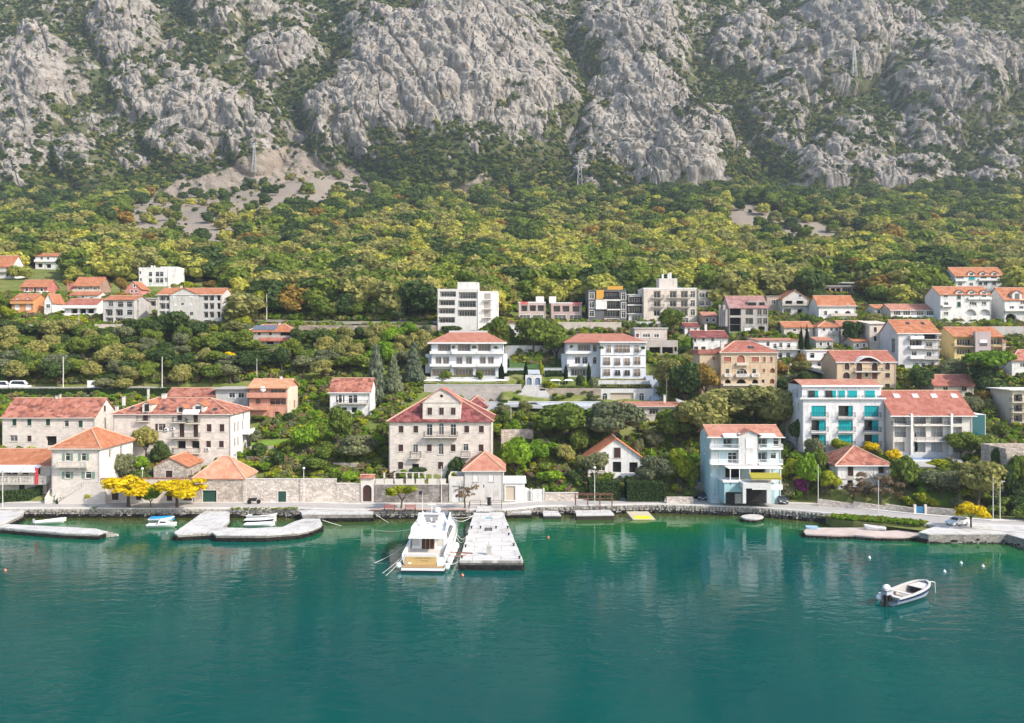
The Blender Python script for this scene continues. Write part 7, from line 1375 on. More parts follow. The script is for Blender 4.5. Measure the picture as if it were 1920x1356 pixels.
def zone_pick(px, py, n):
    a = fbm(px / 70, py / 40, 51, 3); out = np.zeros(n, int); u = rng.rand(n); lowf = sstep(355, 460, py) * (1 - .25 * sstep(520, 600, py)) + .05
    for i in range(n):
        w_ = {'yg': .42 * lowf[i] + (a[i] - .5) * 3.0 * lowf[i], 'khaki': .14 + .30 * lowf[i] + (a[i] - .5) * .8, 'green': .36 + max(0, .5 - a[i]) * 1.2, 'dark': .55 * (1 - lowf[i]) + .14 + max(0, .5 - a[i]) * 1.6, 'autumn': .05 * lowf[i] + .01}
        ks = list(w_); ws = np.maximum(.01, np.array([w_[k] for k in ks])); ws /= ws.sum(); k = ks[int(np.searchsorted(np.cumsum(ws), u[i]).clip(0, 4))]; out[i] = FIDX[k][rng.randint(len(FIDX[k]))]
    return out
# forest on the slope: jittered grid
fx, fy = [], []; Yc = 262.0
while Yc < 745:
    stp = 5.4 + (Yc - 262) / 200; n = int(2.1 * Yc / stp); x = (np.arange(n) / n - .5) * 2.1 * Yc + rng.uniform(-.5, .5, n) * stp; fx.append(x); fy.append(Yc + rng.uniform(-.5, .5, n) * stp); Yc += stp * .9
fx = np.concatenate(fx); fy = np.concatenate(fy); fz = pads(fx, fy, G(fx, fy)); px = CX + F * fx / fy; py = YH - F * (fz - CH) / fy
keep = (py < 606 + 8 * np.sin(px / 60)) | (px < -60) | (px > 1990); keep &= ~((px > 930) & (px < 1990) & (py > 578)) ; keep &= ~((px > -60) & (px < 430) & (py > 530))
sm_ = screemask(fx, fy, fz); keep &= (sm_ < .5) | (rng.rand(len(fx)) < .07)
ht = 7.5 + 8 * rng.rand(len(fx)) ** 1.5 * np.where(sm_ > .5, .42, 1.0); sc = F / fy
for (x0, x1, y0, y1, yb) in BOXES:
    wpx = ht * sc; ox = np.minimum(px + wpx * .45, x1) - np.maximum(px - wpx * .45, x0); oy = np.minimum(py, y1) - np.maximum(py - ht * sc * .9, y0); keep &= ~((ox > 0) & (oy > 0) & (fy < yb) & (ox * oy > .06 * wpx * wpx))
for (x0, x1, y0, y1, z) in PADS: keep &= ~((fx > x0 - 2) & (fx < x1 + 2) & (fy > y0 - 2) & (fy < y1 + 2))
rd = [at(a, b) for a, b in [(418,604),(470,603),(540,606),(640,609),(740,609),(822,607)]]
for a, b in zip(rd, rd[1:]):
    d = b - a; t = np.clip(((fx - a.x) * d.x + (fy - a.y) * d.y) / (d.x ** 2 + d.y ** 2), 0, 1); keep &= np.hypot(fx - a.x - t * d.x, fy - a.y - t * d.y) > 5.5
for (x, y, wd, r) in TREES:
    if y > 255: keep &= np.hypot(fx - x, fy - y) > wd * .45
ii = np.where(keep)[0]; fpts = np.stack([fx, fy, fz - .4], 1)[ii]
scatter('forest', 'dense yellow green forest on the slope between town and cliffs', fpts, ht[ii] * 1.15, zone_pick(px[ii], py[ii], len(ii)), rng.uniform(0, 6.28, len(ii)), fproto, .82)
k2 = ii[rng.rand(len(ii)) < .95]; ok = np.ones(len(k2), bool)
for (x0, x1, y0, y1, yb) in BOXES: ok &= ~((px[k2] > x0 - 26) & (px[k2] < x1 + 26) & (py[k2] > y0 - 4) & (py[k2] < y1 + 45) & (fy[k2] < yb + 3))
k2 = k2[ok]; o2 = rng.uniform(-1, 1, (2, len(k2))) * 3.0
scatter('forest_understorey', 'lower light green growth between the forest crowns', np.stack([fx[k2] + o2[0], fy[k2] + o2[1], fz[k2] + rng.uniform(-.5, 1.6, len(k2))], 1), rng.uniform(4, 7, len(k2)), np.array([FIDX[k][rng.randint(len(FIDX[k]))] for k in rng.choice(['green', 'khaki', 'yg'], len(k2), p=[.5, .32, .18])]), rng.uniform(0, 6.28, len(k2)), fproto, .8)
sp_ = []
for k in range(900):
    poly = SCREE[0] if k < 720 else SCREE[4]; xs_ = [p[0] for p in poly]; ys_ = [p[1] for p in poly]; x, y = rng.uniform(min(xs_), max(xs_)), rng.uniform(min(ys_), max(ys_))
    if inpoly(np.array([x]), np.array([y]), poly)[0] and fbm(np.array([x / 26.]), np.array([y / 12.]), 88, 2)[0] > .44:
        q = at(x, y)
        if q.y < 735: sp_.append(tuple(q - Vector((0, 0, .3))))
scatter('scree_shrubs', 'scattered low shrubs on the pale scree', sp_, rng.uniform(1.6, 4.6, len(sp_)), np.array([FIDX[k][rng.randint(len(FIDX[k]))] for k in rng.choice(['green', 'khaki', 'yg', 'dark'], len(sp_))]), rng.uniform(0, 6.28, len(sp_)), fproto, .75)
# scrub on the mountain: sample the mountain sheet
NM = 130000; r1 = rng.uniform(-1.08, 1.08, NM); t1 = rng.uniform(.02, .93, NM); sx, sy, sz, srock, _ = mountain_pts(r1, t1); px = CX + F * sx / sy; py = YH - F * (sz - CH) / sy
dens = np.where(srock < .3, 1.0, np.where(srock < .6, .5, .10)); low = sstep(260, 380, py); dens = dens * (.42 + .58 * low); sm_ = screemask(sx, sy, sz); dens = np.where(sm_ > .5, .03, dens)
patch = fbm(sx / 22, sz / 22, 71, 3); dens = dens * np.where(low < .5, sstep(.22, .46, patch) * 1.9, 1); ii = np.where(rng.rand(NM) < dens)[0]
ss = (rng.uniform(2.4, 5.4, len(ii)) + 4 * low[ii] * rng.rand(len(ii))) * np.where(srock[ii] > .6, .5, 1)
scatter('cliff_scrub', 'dark green scrub and bushes clinging between the rock faces', np.stack([sx, sy, sz - .4], 1)[ii], ss, zone_pick(px[ii], np.where(px[ii] > 1500, py[ii] + 40, py[ii] + 25), len(ii)), rng.uniform(0, 6.28, len(ii)), fproto, .8)
# undergrowth in the gardens
uproto = [crown_mesh('undergrowth_tuft', 300 + k, 'bush', 130, .16, LM[c], z0=0) for k, c in enumerate(['green', 'bright', 'olive', 'khaki', 'lime', 'green', 'brown', 'bright'])]
NU = 60000; Yu = rng.uniform(178, 330, NU); xu = rng.uniform(-.9, .9, NU) * Yu; zu = pads(xu, Yu, G(xu, Yu)); du = Yu - edge(np.clip(xu, -130, 130)); keep = du > 7.9 + shelf(xu); px = CX + F * xu / Yu; py = YH - F * (zu - CH) / Yu
keep &= fbm(xu / 8, Yu / 8, 81, 3) > .27; su = rng.uniform(.7, 2.0, NU)
for (x0, x1, y0, y1, z) in PADS: keep &= ~((xu > x0 - .7) & (xu < x1 + .7) & (Yu > y0 - 1.2) & (Yu < y1 + .7))
for a, b in (((790,768),(1235,766)), ((-20,733),(460,729)), ((418,604),(822,608))):
    a, b = at(*a), at(*b); d = b - a; t = np.clip(((xu - a.x) * d.x + (Yu - a.y) * d.y) / (d.x ** 2 + d.y ** 2), 0, 1); keep &= np.hypot(xu - a.x - t * d.x, Yu - a.y - t * d.y) > 3.6
keep &= ~((px > 790) & (px < 1235) & (py > 690) & (py < 770))
for poly in ([(466,824),(560,822),(560,854),(466,856)], [(1695,950),(1795,952),(1795,920),(1715,910)]): keep &= ~inpoly(px, py, poly)
ii = np.where(keep)[0]; scatter('undergrowth', 'low mixed undergrowth of the terraced gardens', np.stack([xu, Yu, zu - .1], 1)[ii], su[ii] * 1.25, rng.randint(0, len(uproto), len(ii)), rng.uniform(0, 6.28, len(ii)), uproto, .85)
# green plants on the quay bank
bp_ = []; 
for k in range(260):
    f = rng.rand(); a = P(1562 + f * 172, 971 + f * 13 + rng.uniform(-2.0, 3.0), z=1.5); bp_.append((a.x, a.y, 1.42))
scatter('bank_plants', 'strip of bright green plants along the quay bank on the right', bp_, rng.uniform(.7, 1.3, len(bp_)), rng.choice([0, 1, 1, 1, 4], len(bp_)), rng.uniform(0, 6.28, len(bp_)), uproto, .8)
bp_ = []
for k in range(150): a = P(rng.uniform(432, 560), 953.2, z=1.7); bp_.append((a.x, a.y + rng.uniform(-.9, .5), 1.6))
scatter('quay_grass', 'strip of grass on the quay behind the three rowing boats', bp_, rng.uniform(.3, .6, len(bp_)), rng.choice([0, 1, 3, 4], len(bp_)), rng.uniform(0, 6.28, len(bp_)), uproto, .5)
# ---------------------------------------------------------------- boats
GEL = plain('white_gelcoat', (.80, .80, .79), .3, var=.04, spec=.5); TEAK = plain('teak', (.40, .25, .12), .7, scale=6, var=.25); NAVY = plain('navy_stripe', (.02, .03, .10), .4); RUBBER = plain('black_rubber', (.02, .02, .02), .7); GREYM = plain('grey_cowling', (.36, .38, .42), .35)
BLACKH = plain('dark_antifouling', (.012, .03, .035), .5)
def hull_rings(L, B, g0, g1, low=.2, keel=-.35, stern=.85, n=14):
    out = []
    for i in range(n + 1):
        t = i / n; b = B / 2 * (stern + (1 - stern) * min(1, t * 3)) * (1 if t < .5 else math.sqrt(max(0, 1 - ((t - .5) / .5) ** 2.3))) + .02; g = g0 + (g1 - g0) * t ** 2
        rake = .06 * L * max(0, t - .6) / .4; y = t * L
        out.append([(b, y, g), (b * .93, y - rake * .4, (g + low) / 2), (b * .74, y - rake, low), (0, y - rake * 1.4, keel + .3 * max(0, t - .7))])
    return out
def hull_mesh(R_):
    mb = MB(); n = len(R_); m = len(R_[0]); vs = []
    for r in R_:
        vs += [r[0], r[1], r[2], r[3], (-r[2][0], r[2][1], r[2][2]), (-r[1][0], r[1][1], r[1][2]), (-r[0][0], r[0][1], r[0][2])]
    fs = [(7*i+j, 7*i+j+1, 7*(i+1)+j+1, 7*(i+1)+j) for i in range(n - 1) for j in range(6)] + [(0, 6, 5, 4, 3, 2, 1)]
    return mb.add(vs, fs)
def gunwale(R_, wd=.14, up=.05):
    mb = MB(); ring = [Vector(r[0]) for r in R_] + [Vector((-r[0][0], r[0][1], r[0][2])) for r in reversed(R_)]; n = len(ring); c = Vector((0, ring[0].y + (R_[-1][0][1]) * .4, 0)); vs = []
    for p in ring:
        d = Vector((p.x, (p.y - c.y) * .3, 0)); d = d.normalized() if d.length > 1e-4 else Vector((0, 1, 0)); q = p - d * wd; vs += [(p.x + d.x * .04, p.y + d.y * .04, p.z - .08), (p.x + d.x * .04, p.y + d.y * .04, p.z + up), (q.x, q.y, q.z + up), (q.x, q.y, q.z - .08)]
    for i in range(n):
        a = 4 * i; b = 4 * ((i + 1) % n); mb.f += [(a, b, b + 1, a + 1), (a + 1, b + 1, b + 2, a + 2), (a + 2, b + 2, b + 3, a + 3)]
    mb.v = vs; return mb
def liner(R_, floor=.22):
    mb = MB(); vs = []; 
    for r in R_: b = max(.01, r[0][0] - .13); vs += [(b, r[0][1], r[0][2] - .02), (b * .82, r[0][1], floor), (-b * .82, r[0][1], floor), (-b, r[0][1], r[0][2] - .02)]
    n = len(R_); return mb.add(vs, [(4*i+j, 4*(i+1)+j, 4*(i+1)+j+1, 4*i+j+1) for i in range(n - 1) for j in range(3)] + [(0, 1, 2, 3)])
def band(R_, f0, f1, off=.015):
    mb = MB(); 
    for sg in (1, -1):
        vs = []
        for r in R_:
            a, b = Vector(r[0]), Vector(r[1]); 
            for f in (f0, f1): q = a + (b - a) * f; vs.append((sg * (q.x + off), q.y, q.z))
        mb.add(vs, [(2*i, 2*i+1, 2*i+3, 2*i+2) for i in range(len(R_) - 1)])
    return mb
def rowboat(label, px, py, L, head, hullm=GEL, inner=None, motor=False, group=None, z=0.0, cabin=False, name='rowing_boat'):
    """head: direction of the bow, degrees counter-clockwise from +X (right)"""
    p = P(px, py, z=z + .25); p.z = z; root = empty(name, p, label, 'boat', group, rz=R(head - 90)); R_ = hull_rings(L, L * .36, .55, .85); R_ = [[(a, b - L / 2, c) for a, b, c in r] for r in R_]
    obj('hull', hull_mesh(R_), hullm, root); obj('gunwale', gunwale(R_), GEL, root); obj('floor', liner(R_), inner or plain('pale_deck', (.55,.52,.48), .7), root)
    for y in (-L * .22, L * .08): q = MB(); q.box(-L * .15, y - .13, .40, L * .15, y + .13, .46); obj('seat', q, inner or TEAK, root)
    if motor: q = MB(); q.box(-.2, -L / 2 - .35, .35, .2, -L / 2 - .02, 1.1); q.cyl((0, -L / 2 - .2, .4), (0, -L / 2 - .2, -.3), .08, .07, 6); obj('outboard_motor', q, GREYM, root)
    if cabin:
        q = MB(); q.add([(-.75,-.6,.5),(.75,-.6,.5),(.6,1.5,.55),(-.6,1.5,.55),(-.62,-.4,1.35),(.62,-.4,1.35),(.45,.9,1.25),(-.45,.9,1.25)], [(4,5,6,7),(0,1,5,4),(1,2,6,5),(2,3,7,6),(3,0,4,7)]); cb = obj('cabin', q, GEL, root)
        for sg in (-1, 1): q = MB(); q.poly((sg*.70,-.3,.85),(sg*.60,.9,.83),(sg*.55,.75,1.15),(sg*.645,-.25,1.2)); obj('window', q, GLASS, cb)
        q = MB(); q.poly((-.45,1.30,.74),(.45,1.30,.74),(.40,1.03,1.12),(-.40,1.03,1.12)); obj('windscreen', q, GLASS, cb)
    return root
rowboat('white open rowing boat moored inside the left breakwater', 95, 979, 5.2, 28, motor=True); rowboat('white cabin boat moored left of the harbour pier', 304, 986, 5.2, 5, cabin=True, name='cabin_boat')
rb = rowboat('small boat under a bright blue cover behind the white cabin boat', 303, 975, 4.6, 8, inner=plain('blue_tarpaulin', (.02,.25,.50), .6)); q = MB(); q.solid([(-.8,-2.0,.62),(.8,-2.0,.62),(.9,0,.62),(.5,1.9,.7),(-.5,1.9,.7),(-.9,0,.62),(0,-1.9,.95),(0,1.6,1.0)], [(0,1,6),(1,2,7,6),(2,3,7),(3,4,7),(4,5,6,7),(5,0,6)], .03); obj('cover', q, plain('blue_tarpaulin', (.02,.25,.50), .6), rb)
rowboat('white rowing boat, furthest of the three in the hooked pier basin', 491, 969, 5.6, 2, z=.0); rowboat('rowing boat with dark sides, middle of the three in the hooked pier basin', 489, 976.5, 5.8, 1, hullm=plain('dark_hull', (.07,.03,.03), .5)); rowboat('small pale rowing boat nearest the hooked pier arm', 487, 985, 5.4, 3, inner=GEL)
# open motor boat in the foreground
p0 = P(1667, 1131, z=.3); p0.z = 0; mbt = empty('motor_boat', p0, 'open grey white motor boat with big outboard and navy stripe, moored alone in the bay', 'boat', rz=math.atan2(4.6, 6.6) - R(90)); mbt.scale = (1.25, 1.25, 1.25)
R_ = hull_rings(7.0, 2.6, .95, 1.5, .28, -.3, .9, 18); obj('hull', hull_mesh(R_), plain('pale_blue_hull', (.42,.47,.55), .35), mbt); obj('navy_stripe', band(R_, .12, 1.0), NAVY, mbt); obj('gunwale', gunwale(R_, .2, .07), plain('greyish_white_rub_rail', (.52,.50,.47), .5), mbt); obj('floor', liner(R_, .42), plain('grey_deck_paint', (.36,.335,.31), .7), mbt)
q = MB(); q.box(-1.05, 2.6, .78, 1.05, 3.0, .86); obj('seat', q, plain('pale_thwart', (.66,.62,.56), .6), mbt); q = MB(); q.box(-.98, .05, .7, .98, .75, .96); obj('stern_seat', q, plain('pale_thwart', (.66,.62,.56), .6), mbt); q = MB(); q.add([(-.95,5.0,1.1),(.95,5.0,1.1),(.5,6.4,1.32),(-.5,6.4,1.32)], [(0,1,2,3)]); obj('foredeck', q, plain('pale_thwart', (.66,.62,.56), .6), mbt); q = MB(); q.box(-.6, 4.9, .5, .6, 4.98, 1.05); obj('locker_front', q, DARK, mbt)
om = MB(); 
for (y0, y1, z0, z1, w_) in ((-.95, -.05, 1.25, 1.95, .36),): 
    om.add([(-w_,y0,z0),(w_,y0,z0),(w_,y1,z0),(-w_,y1,z0),(-w_*.92,y0-.02,z1*.88),(w_*.92,y0-.02,z1*.88),(w_*.92,y1,z1),(-w_*.92,y1,z1)], [(0,3,2,1),(4,5,6,7),(0,1,5,4),(1,2,6,5),(2,3,7,6),(3,0,4,7)])
mt = obj('outboard_motor', om, GREYM, mbt); q = MB(); q.sph((0, -.5, 1.92), .36, .52, .34, 12, 6); obj('cowling', q, plain('white_cowling', (.66,.67,.68), .3, spec=.5), mt); q = MB(); q.box(-.14, -.75, -.6, .14, -.35, 1.25); q.box(-.3, -.4, .6, .3, .06, 1.1); obj('bracket', q, IRON, mt); q = MB(); q.box(-.365, -.98, 1.60, .365, -.03, 1.66); obj('cowling_band', q, IRON, mt)
q = MB(); q.sph((-.75, -.55, .75), .33, .33, .3); q.cyl((-.75, -.55, .45), (-.75, -.55, -.2), .09, .09, 6); obj('spare_motor', q, GEL, mbt); q = MB(); q.sph((-.85, -.6, .05), .26, .26, .34); obj('fender', q, plain('green_fender', (.0,.30,.22), .5), mbt)
q = MB(); q.cyl((0, 7.0, 1.4), (0.2, 8.3, 1.15), .035, .03, 5); q.cyl((.2, 8.3, 1.15), (.25, 8.35, -.3), .035, .035, 5); obj('mooring_line', q, GEL, mbt)
# motor yacht
ys = P(795, 1069, z=0); yt = empty('motor_yacht', ys, 'large white flybridge motor yacht moored stern out beside the jetty', 'yacht', rz=R(-2.4))
L = 25.0; R_ = []
for i in range(21):
    t = i / 20; b = 3.35 * (1 if t < .55 else math.sqrt(max(0, 1 - ((t - .55) / .45) ** 2.2))) * (.95 + .05 * min(1, t * 4)) + .03; g = 1.95 + 1.35 * t ** 1.5; y = t * L; rk = 2.2 * max(0, t - .55) / .45
    R_.append([(b, y, g), (b * .97, y - rk * .35, g * .6), (b * .88, y - rk, .28), (0, y - rk * 1.3, -.5)])
obj('hull', hull_mesh(R_), GEL, yt); bt = MB(); vs = []
for sg in (1, -1):
    vs = []
    for r in R_: vs += [(sg * (r[2][0] + .02), r[2][1], .34), (sg * (r[2][0] * .97 + .02), r[2][1], -.1)]
    bt.add(vs, [(2*i, 2*i+1, 2*i+3, 2*i+2) for i in range(20)])
obj('boot_stripe', bt, BLACKH, yt); dk = MB(); dk.add([(r[0][0] * s_, r[0][1], r[0][2] - .28) for r in R_ for s_ in (1, -1)], [(2*i, 2*i+2, 2*i+3, 2*i+1) for i in range(20)]); obj('deck', dk, plain('pale_teak_deck', (.60,.56,.50), .7), yt)
q = MB(); q.add([(-3.25,0,.3),(3.25,0,.3),(3.15,-1.7,.35),(-3.15,-1.7,.35),(-3.25,0,.72),(3.25,0,.72),(3.15,-1.7,.72),(-3.15,-1.7,.72)], [(0,3,2,1),(0,1,5,4),(1,2,6,5),(2,3,7,6),(3,0,4,7)]); pf = obj('swim_platform', q, GEL, yt); q = MB(); q.poly((-3.1,-.02,.724),(3.1,-.02,.724),(3.0,-1.5,.724),(-3.0,-1.5,.724)); obj('teak', q, TEAK, pf); q = MB(); q.box(-3.1, -1.68, -.5, 3.1, -.2, .32); obj('underside', q, BLACKH, pf)
q = MB(); q.add([(-2.75,-.32,.76),(1.9,-.32,.76),(1.9,-.06,1.98),(-2.75,-.06,1.98)], [(0,1,2,3)]); tr = obj('transom', q, plain('varnished_tan_transom', (.44,.30,.11), .35, spec=.5), yt)
import itertools
rngl = random.Random(4); q = MB()
for (row, x0, x1, hh) in ((1.72, -1.3, 1.1, .16), (1.36, -.5, .65, .11)):
    x = x0; yy = -.06 - (1.98 - row) * .213 - .012
    while x < x1:
        w_ = rngl.uniform(.07, .12); q.box(x, yy - .01, row, x + w_ * .35, yy, row + hh); 
        if rngl.random() < .6: q.box(x, yy - .01, row + hh * rngl.choice((0, .45, .85)), x + w_, yy, row + hh * .15 + hh * .8 * 0 + .02 + hh * rngl.choice((0.0,)))
        x += w_ + .07
obj('lettering', q, IRON, tr); q = MB(); q.box(-2.35, -.31, .95, -1.85, -.25, 1.2); obj('vent', q, WHITE, tr)
for k in range(4): q = MB(); q.box(2.0, -.4 + k * .28, .72, 3.1, .3, .98 + k * .28); obj('step', q, GEL, yt)
for sg in (1, -1):
    q = MB(); x = sg * 3.12; q.add([(x-.18,0,1.6),(x+.14,0,1.6),(x+.14,8,1.9),(x-.18,8,1.9),(x-.18,0,2.35),(x+.14,0,2.35),(x+.14,8,3.1),(x-.18,8,3.1)], [(0,3,2,1),(4,5,6,7),(0,1,5,4),(1,2,6,5),(2,3,7,6),(3,0,4,7)]); obj('cockpit_side', q, GEL, yt)
q = MB(); q.box(-2.9, .05, 1.6, 1.8, .7, 2.35); obj('cockpit_seat', q, plain('pale_upholstery', (.66,.63,.58), .8), yt)
q = MB(); q.add([(-2.75,5.6,1.7),(2.75,5.6,1.7),(2.6,18.6,2.6),(-2.6,18.6,2.6),(-2.6,5.9,4.25),(2.6,5.9,4.25),(2.0,14.6,4.3),(-2.0,14.6,4.3)], [(4,5,6,7),(0,1,5,4),(1,2,6,5),(2,3,7,6),(3,0,4,7)]); cb = obj('saloon', q, GEL, yt)
q = MB(); q.poly((-1.15,5.56,1.75),(.75,5.56,1.75),(.75,5.78,3.7),(-1.15,5.78,3.7)); obj('saloon_door', q, plain('dark_mahogany_room', (.06,.025,.018), .5), cb); 
for x in (-1.25, -.55, .1, .8): q = MB(); q.box(x - .05, 5.55, 1.75, x + .05, 5.75, 3.75); obj('door_frame', q, TEAK if abs(x) < 1 else GEL, cb)
for x in (-2.1, 1.75): q = MB(); q.poly((x - .55,5.63,2.3),(x+.55,5.63,2.3),(x+.55,5.80,3.6),(x-.55,5.80,3.6)); obj('window', q, plain('pale_blind', (.55,.52,.48), .7), cb)
for sg in (1, -1): q = MB(); q.poly((sg*2.745,7,2.95),(sg*2.66,16,3.2),(sg*2.37,13.6,4.0),(sg*2.64,7,3.95)); obj('window', q, GLASS, cb)
q = MB(); q.add([(-2.7,2.2,4.15),(2.7,2.2,4.15),(2.75,6.2,4.5),(-2.75,6.2,4.5),(-2.7,2.2,4.3),(2.7,2.2,4.3),(2.75,6.2,4.65),(-2.75,6.2,4.65)], [(0,3,2,1),(4,5,6,7),(0,1,5,4),(1,2,6,5),(2,3,7,6),(3,0,4,7)]); obj('cockpit_awning', q, WHITE, yt)
for x in (-2.5, 2.5): q = MB(); q.cyl((x, 2.4, 2.2), (x, 2.4, 4.2), .05, .05, 6); obj('awning_post', q, STEEL, yt)
q = MB(); q.add([(-2.8,5.2,4.32),(2.8,5.2,4.32),(2.3,15.2,4.45),(-2.3,15.2,4.45),(-2.85,5.0,4.62),(2.85,5.0,4.62),(2.3,15.6,4.9),(-2.3,15.6,4.9)], [(0,3,2,1),(4,5,6,7),(0,1,5,4),(1,2,6,5),(2,3,7,6),(3,0,4,7)]); fb = obj('flybridge', q, GEL, yt)
for sg in (1, -1): q = MB(); x = sg * 2.7; q.add([(x-.12,5.4,4.6),(x+.1,5.4,4.6),(x*.83+.1,15.2,4.9),(x*.83-.12,15.2,4.9),(x-.1,5.4,5.2),(x+.06,5.4,5.2),(x*.83+.06,15.2,5.75),(x*.83-.1,15.2,5.75)], [(4,5,6,7),(0,1,5,4),(1,2,6,5),(2,3,7,6),(3,0,4,7)]); obj('coaming', q, GEL, fb)
q = MB(); q.add([(-2.1,14.6,4.9),(2.1,14.6,4.9),(1.8,15.6,5.9),(-1.8,15.6,5.9)], [(0,1,2,3)]); obj('windscreen', q, plain('smoked_screen', (.16,.17,.18), .2, spec=.5), fb)
for (x, y, m_) in ((-.9, 11.2, plain('grey_seat', (.30,.29,.28), .8)), (.25, 11.2, plain('grey_seat', (.30,.29,.28), .8)), (-1.2, 8, WHITE), (1.2, 8, WHITE)): q = MB(); q.box(x - .42, y - .4, 4.7, x + .42, y + .4, 5.15); q.box(x - .42, y - .55, 5.1, x + .42, y - .38, 5.8); obj('seat', q, m_, fb)
q = MB(); q.box(.6, 12.2, 4.8, 1.5, 13.0, 5.6); obj('helm_console', q, WHITE, fb); q = MB(); q.box(-2.0, 8.8, 4.75, -.4, 10, 5.1); obj('sun_pad', q, WHITE, fb)
ar = MB(); 
for sg in (1, -1): ar.add([(sg*2.55,8.8,4.7),(sg*2.55,9.8,4.7),(sg*2.0,8.2,6.9),(sg*2.0,7.7,6.9),(sg*2.35,8.8,4.7),(sg*2.35,9.8,4.7),(sg*1.85,8.2,6.9),(sg*1.85,7.7,6.9)], [(0,1,2,3),(4,7,6,5),(0,3,7,4),(1,5,6,2)])
ar.box(-2.0, 7.7, 6.75, 2.0, 8.2, 6.95); ra = obj('radar_arch', ar, GEL, yt); q = MB(); q.sph((1.0, 8, 7.4), .5, .5, .45, 12, 7); obj('radome', q, GEL, ra); q = MB(); q.cyl((-1.4, 8, 6.9), (-1.4, 8, 10.2), .05, .02, 5); q.cyl((.1, 8, 6.9), (.1, 8, 8.6), .06, .04, 5); q.box(-.5, 7.9, 8.2, .7, 8.1, 8.3); obj('aerial', q, GEL, ra)
q = MB(); pts = [(r[0][0] * .96, r[0][1], r[0][2] + .75) for r in R_[9:]] + [(-r[0][0] * .96, r[0][1], r[0][2] + .75) for r in reversed(R_[9:])]; q.tube(pts, .03, 5)
for p in pts[::2]: q.cyl(p, (p[0], p[1], p[2] - 1.0), .022, .022, 4)
obj('bow_rail', q, STEEL, yt)
for k, y in enumerate((1.2, 3.6, 6.0, 8.2, 11.0)): q = MB(); q.sph((3.72, y, 1.05), .42, .42, .62, 10, 7); q.cyl((3.6, y, 1.6), (3.35, y, 2.6), .025, .025, 4); obj('fender', q, WHITE, yt)
for x, y in ((3.5, -.6), (-3.75, -.3)): q = MB(); q.sph((x, y, .75), .42, .42, .5, 10, 6); obj('fender', q, WHITE, yt)
# mooring ropes (each a rope of its own)
def rope(label, a, b, sag=.4, r=.045, m=None):
    a = Vector(a); b = Vector(b); pts = [a + (b - a) * (k / 10) - Vector((0, 0, sag * math.sin(math.pi * k / 10))) for k in range(11)]; q = MB(); q.tube([tuple(p - a) for p in pts], r, 5); o = obj('mooring_rope', q, m or plain('white_rope', (.62,.60,.55), .9)); o.location = a; return tag(o, label, 'rope')
bpy.context.view_layer.update(); Wm = yt.matrix_world
def yl(x, y, z): return Wm @ Vector((x, y, z))
rope('white rope from the yacht bow to the head of the jetty, higher of two', yl(1.6, 23.5, 3.2), P(897, 962, z=1.6), .5); rope('white rope from the yacht bow to the head of the jetty, lower of two', yl(1.8, 22.5, 3.0), P(888, 966, z=1.6), .7); rope('slack rope from the yacht side to the middle of the jetty', yl(3.3, 15, 2.2), P(876, 1004, z=1.55), .8); rope('second slack rope from the yacht side to the middle of the jetty', yl(3.3, 14, 2.0), P(875, 1006, z=1.5), 1.1)
rope('red and white rope from the yacht stern to the jetty', yl(3.2, .8, 2.2), P(874, 1040, z=1.6), .3, .06, plain('red_rope', (.40,.12,.10), .9)); rope('rope from the yacht stern corner to the seaward jetty bollard', yl(3.2, -.5, 1.2), P(866, 1047, z=1.6), .5); rope('long rope from the yacht bow to the quay on the left', yl(-2.4, 19, 2.7), P(700, 994, z=.1), .6); rope('rope from the left yacht stern corner down into the water', yl(-3.2, -.4, 1.7), yl(-5.2, -3.6, -.1), .1, .03); rope('second rope from the left yacht stern into the water', yl(-3.2, .8, 1.9), yl(-6, -2.2, -.1), .1, .03); rope('rope from the left side of the yacht slanting into the water', yl(-3.3, 9, 2.2), yl(-8.5, 3.5, -.1), .3); rope('rope from the hooked pier arm into the water on the right', P(604, 975, z=1.2), P(640, 986, z=0), .05); rope('rope slanting from the quay into the water left of the yacht', P(704, 964, z=1.4), P(728, 980, z=0), .05)
for (px, py, c, lb) in [(10, 1071, 'o', 'small orange buoy floating at the far left'), (1028, 1009, 'o', 'pinkish buoy floating right of the jetty'), (867, 1080, 'o', 'small red buoy off the end of the jetty'), (1630, 1047, 'w', 'small white buoy left of the open motor boat stern'), (1802, 1057, 'w', 'left of the two white buoys below the golden quay tree'), (1843, 1063, 'w', 'right of the two white buoys below the golden quay tree'), (1771, 1073, 'w', 'white buoy above the bow of the open motor boat')]:
    p = P(px, py, z=0); q = MB(); q.sph((0, 0, .1), .22, .22, .22, 10, 7); q.cyl((0, 0, .3), (0, 0, .45), .05, .04, 6); o = obj('buoy', q, plain('orange_buoy', (.60,.20,.12), .5) if c == 'o' else GEL, smooth=True); o.location = p; tag(o, lb, 'buoy')
q = MB(); 
for sg in (-1, 1): q.sph((sg * .45, 0, .15), .3, 1.2, .22, 8, 5)
q.box(-.7, -1, .3, .7, 1, .38); o = obj('pedal_boat', q, plain('blue_white_plastic', (.35,.50,.65), .5)); o.location = P(1522, 991, z=.72); o.rotation_euler = (0, 0, R(80)); tag(o, 'blue and white pedal boat on the left end of the old stone pier', 'pedal boat')
rowboat('white upturned looking dinghy hauled onto the old stone pier', 1640, 991, 3.6, 170, z=.72, group=None)
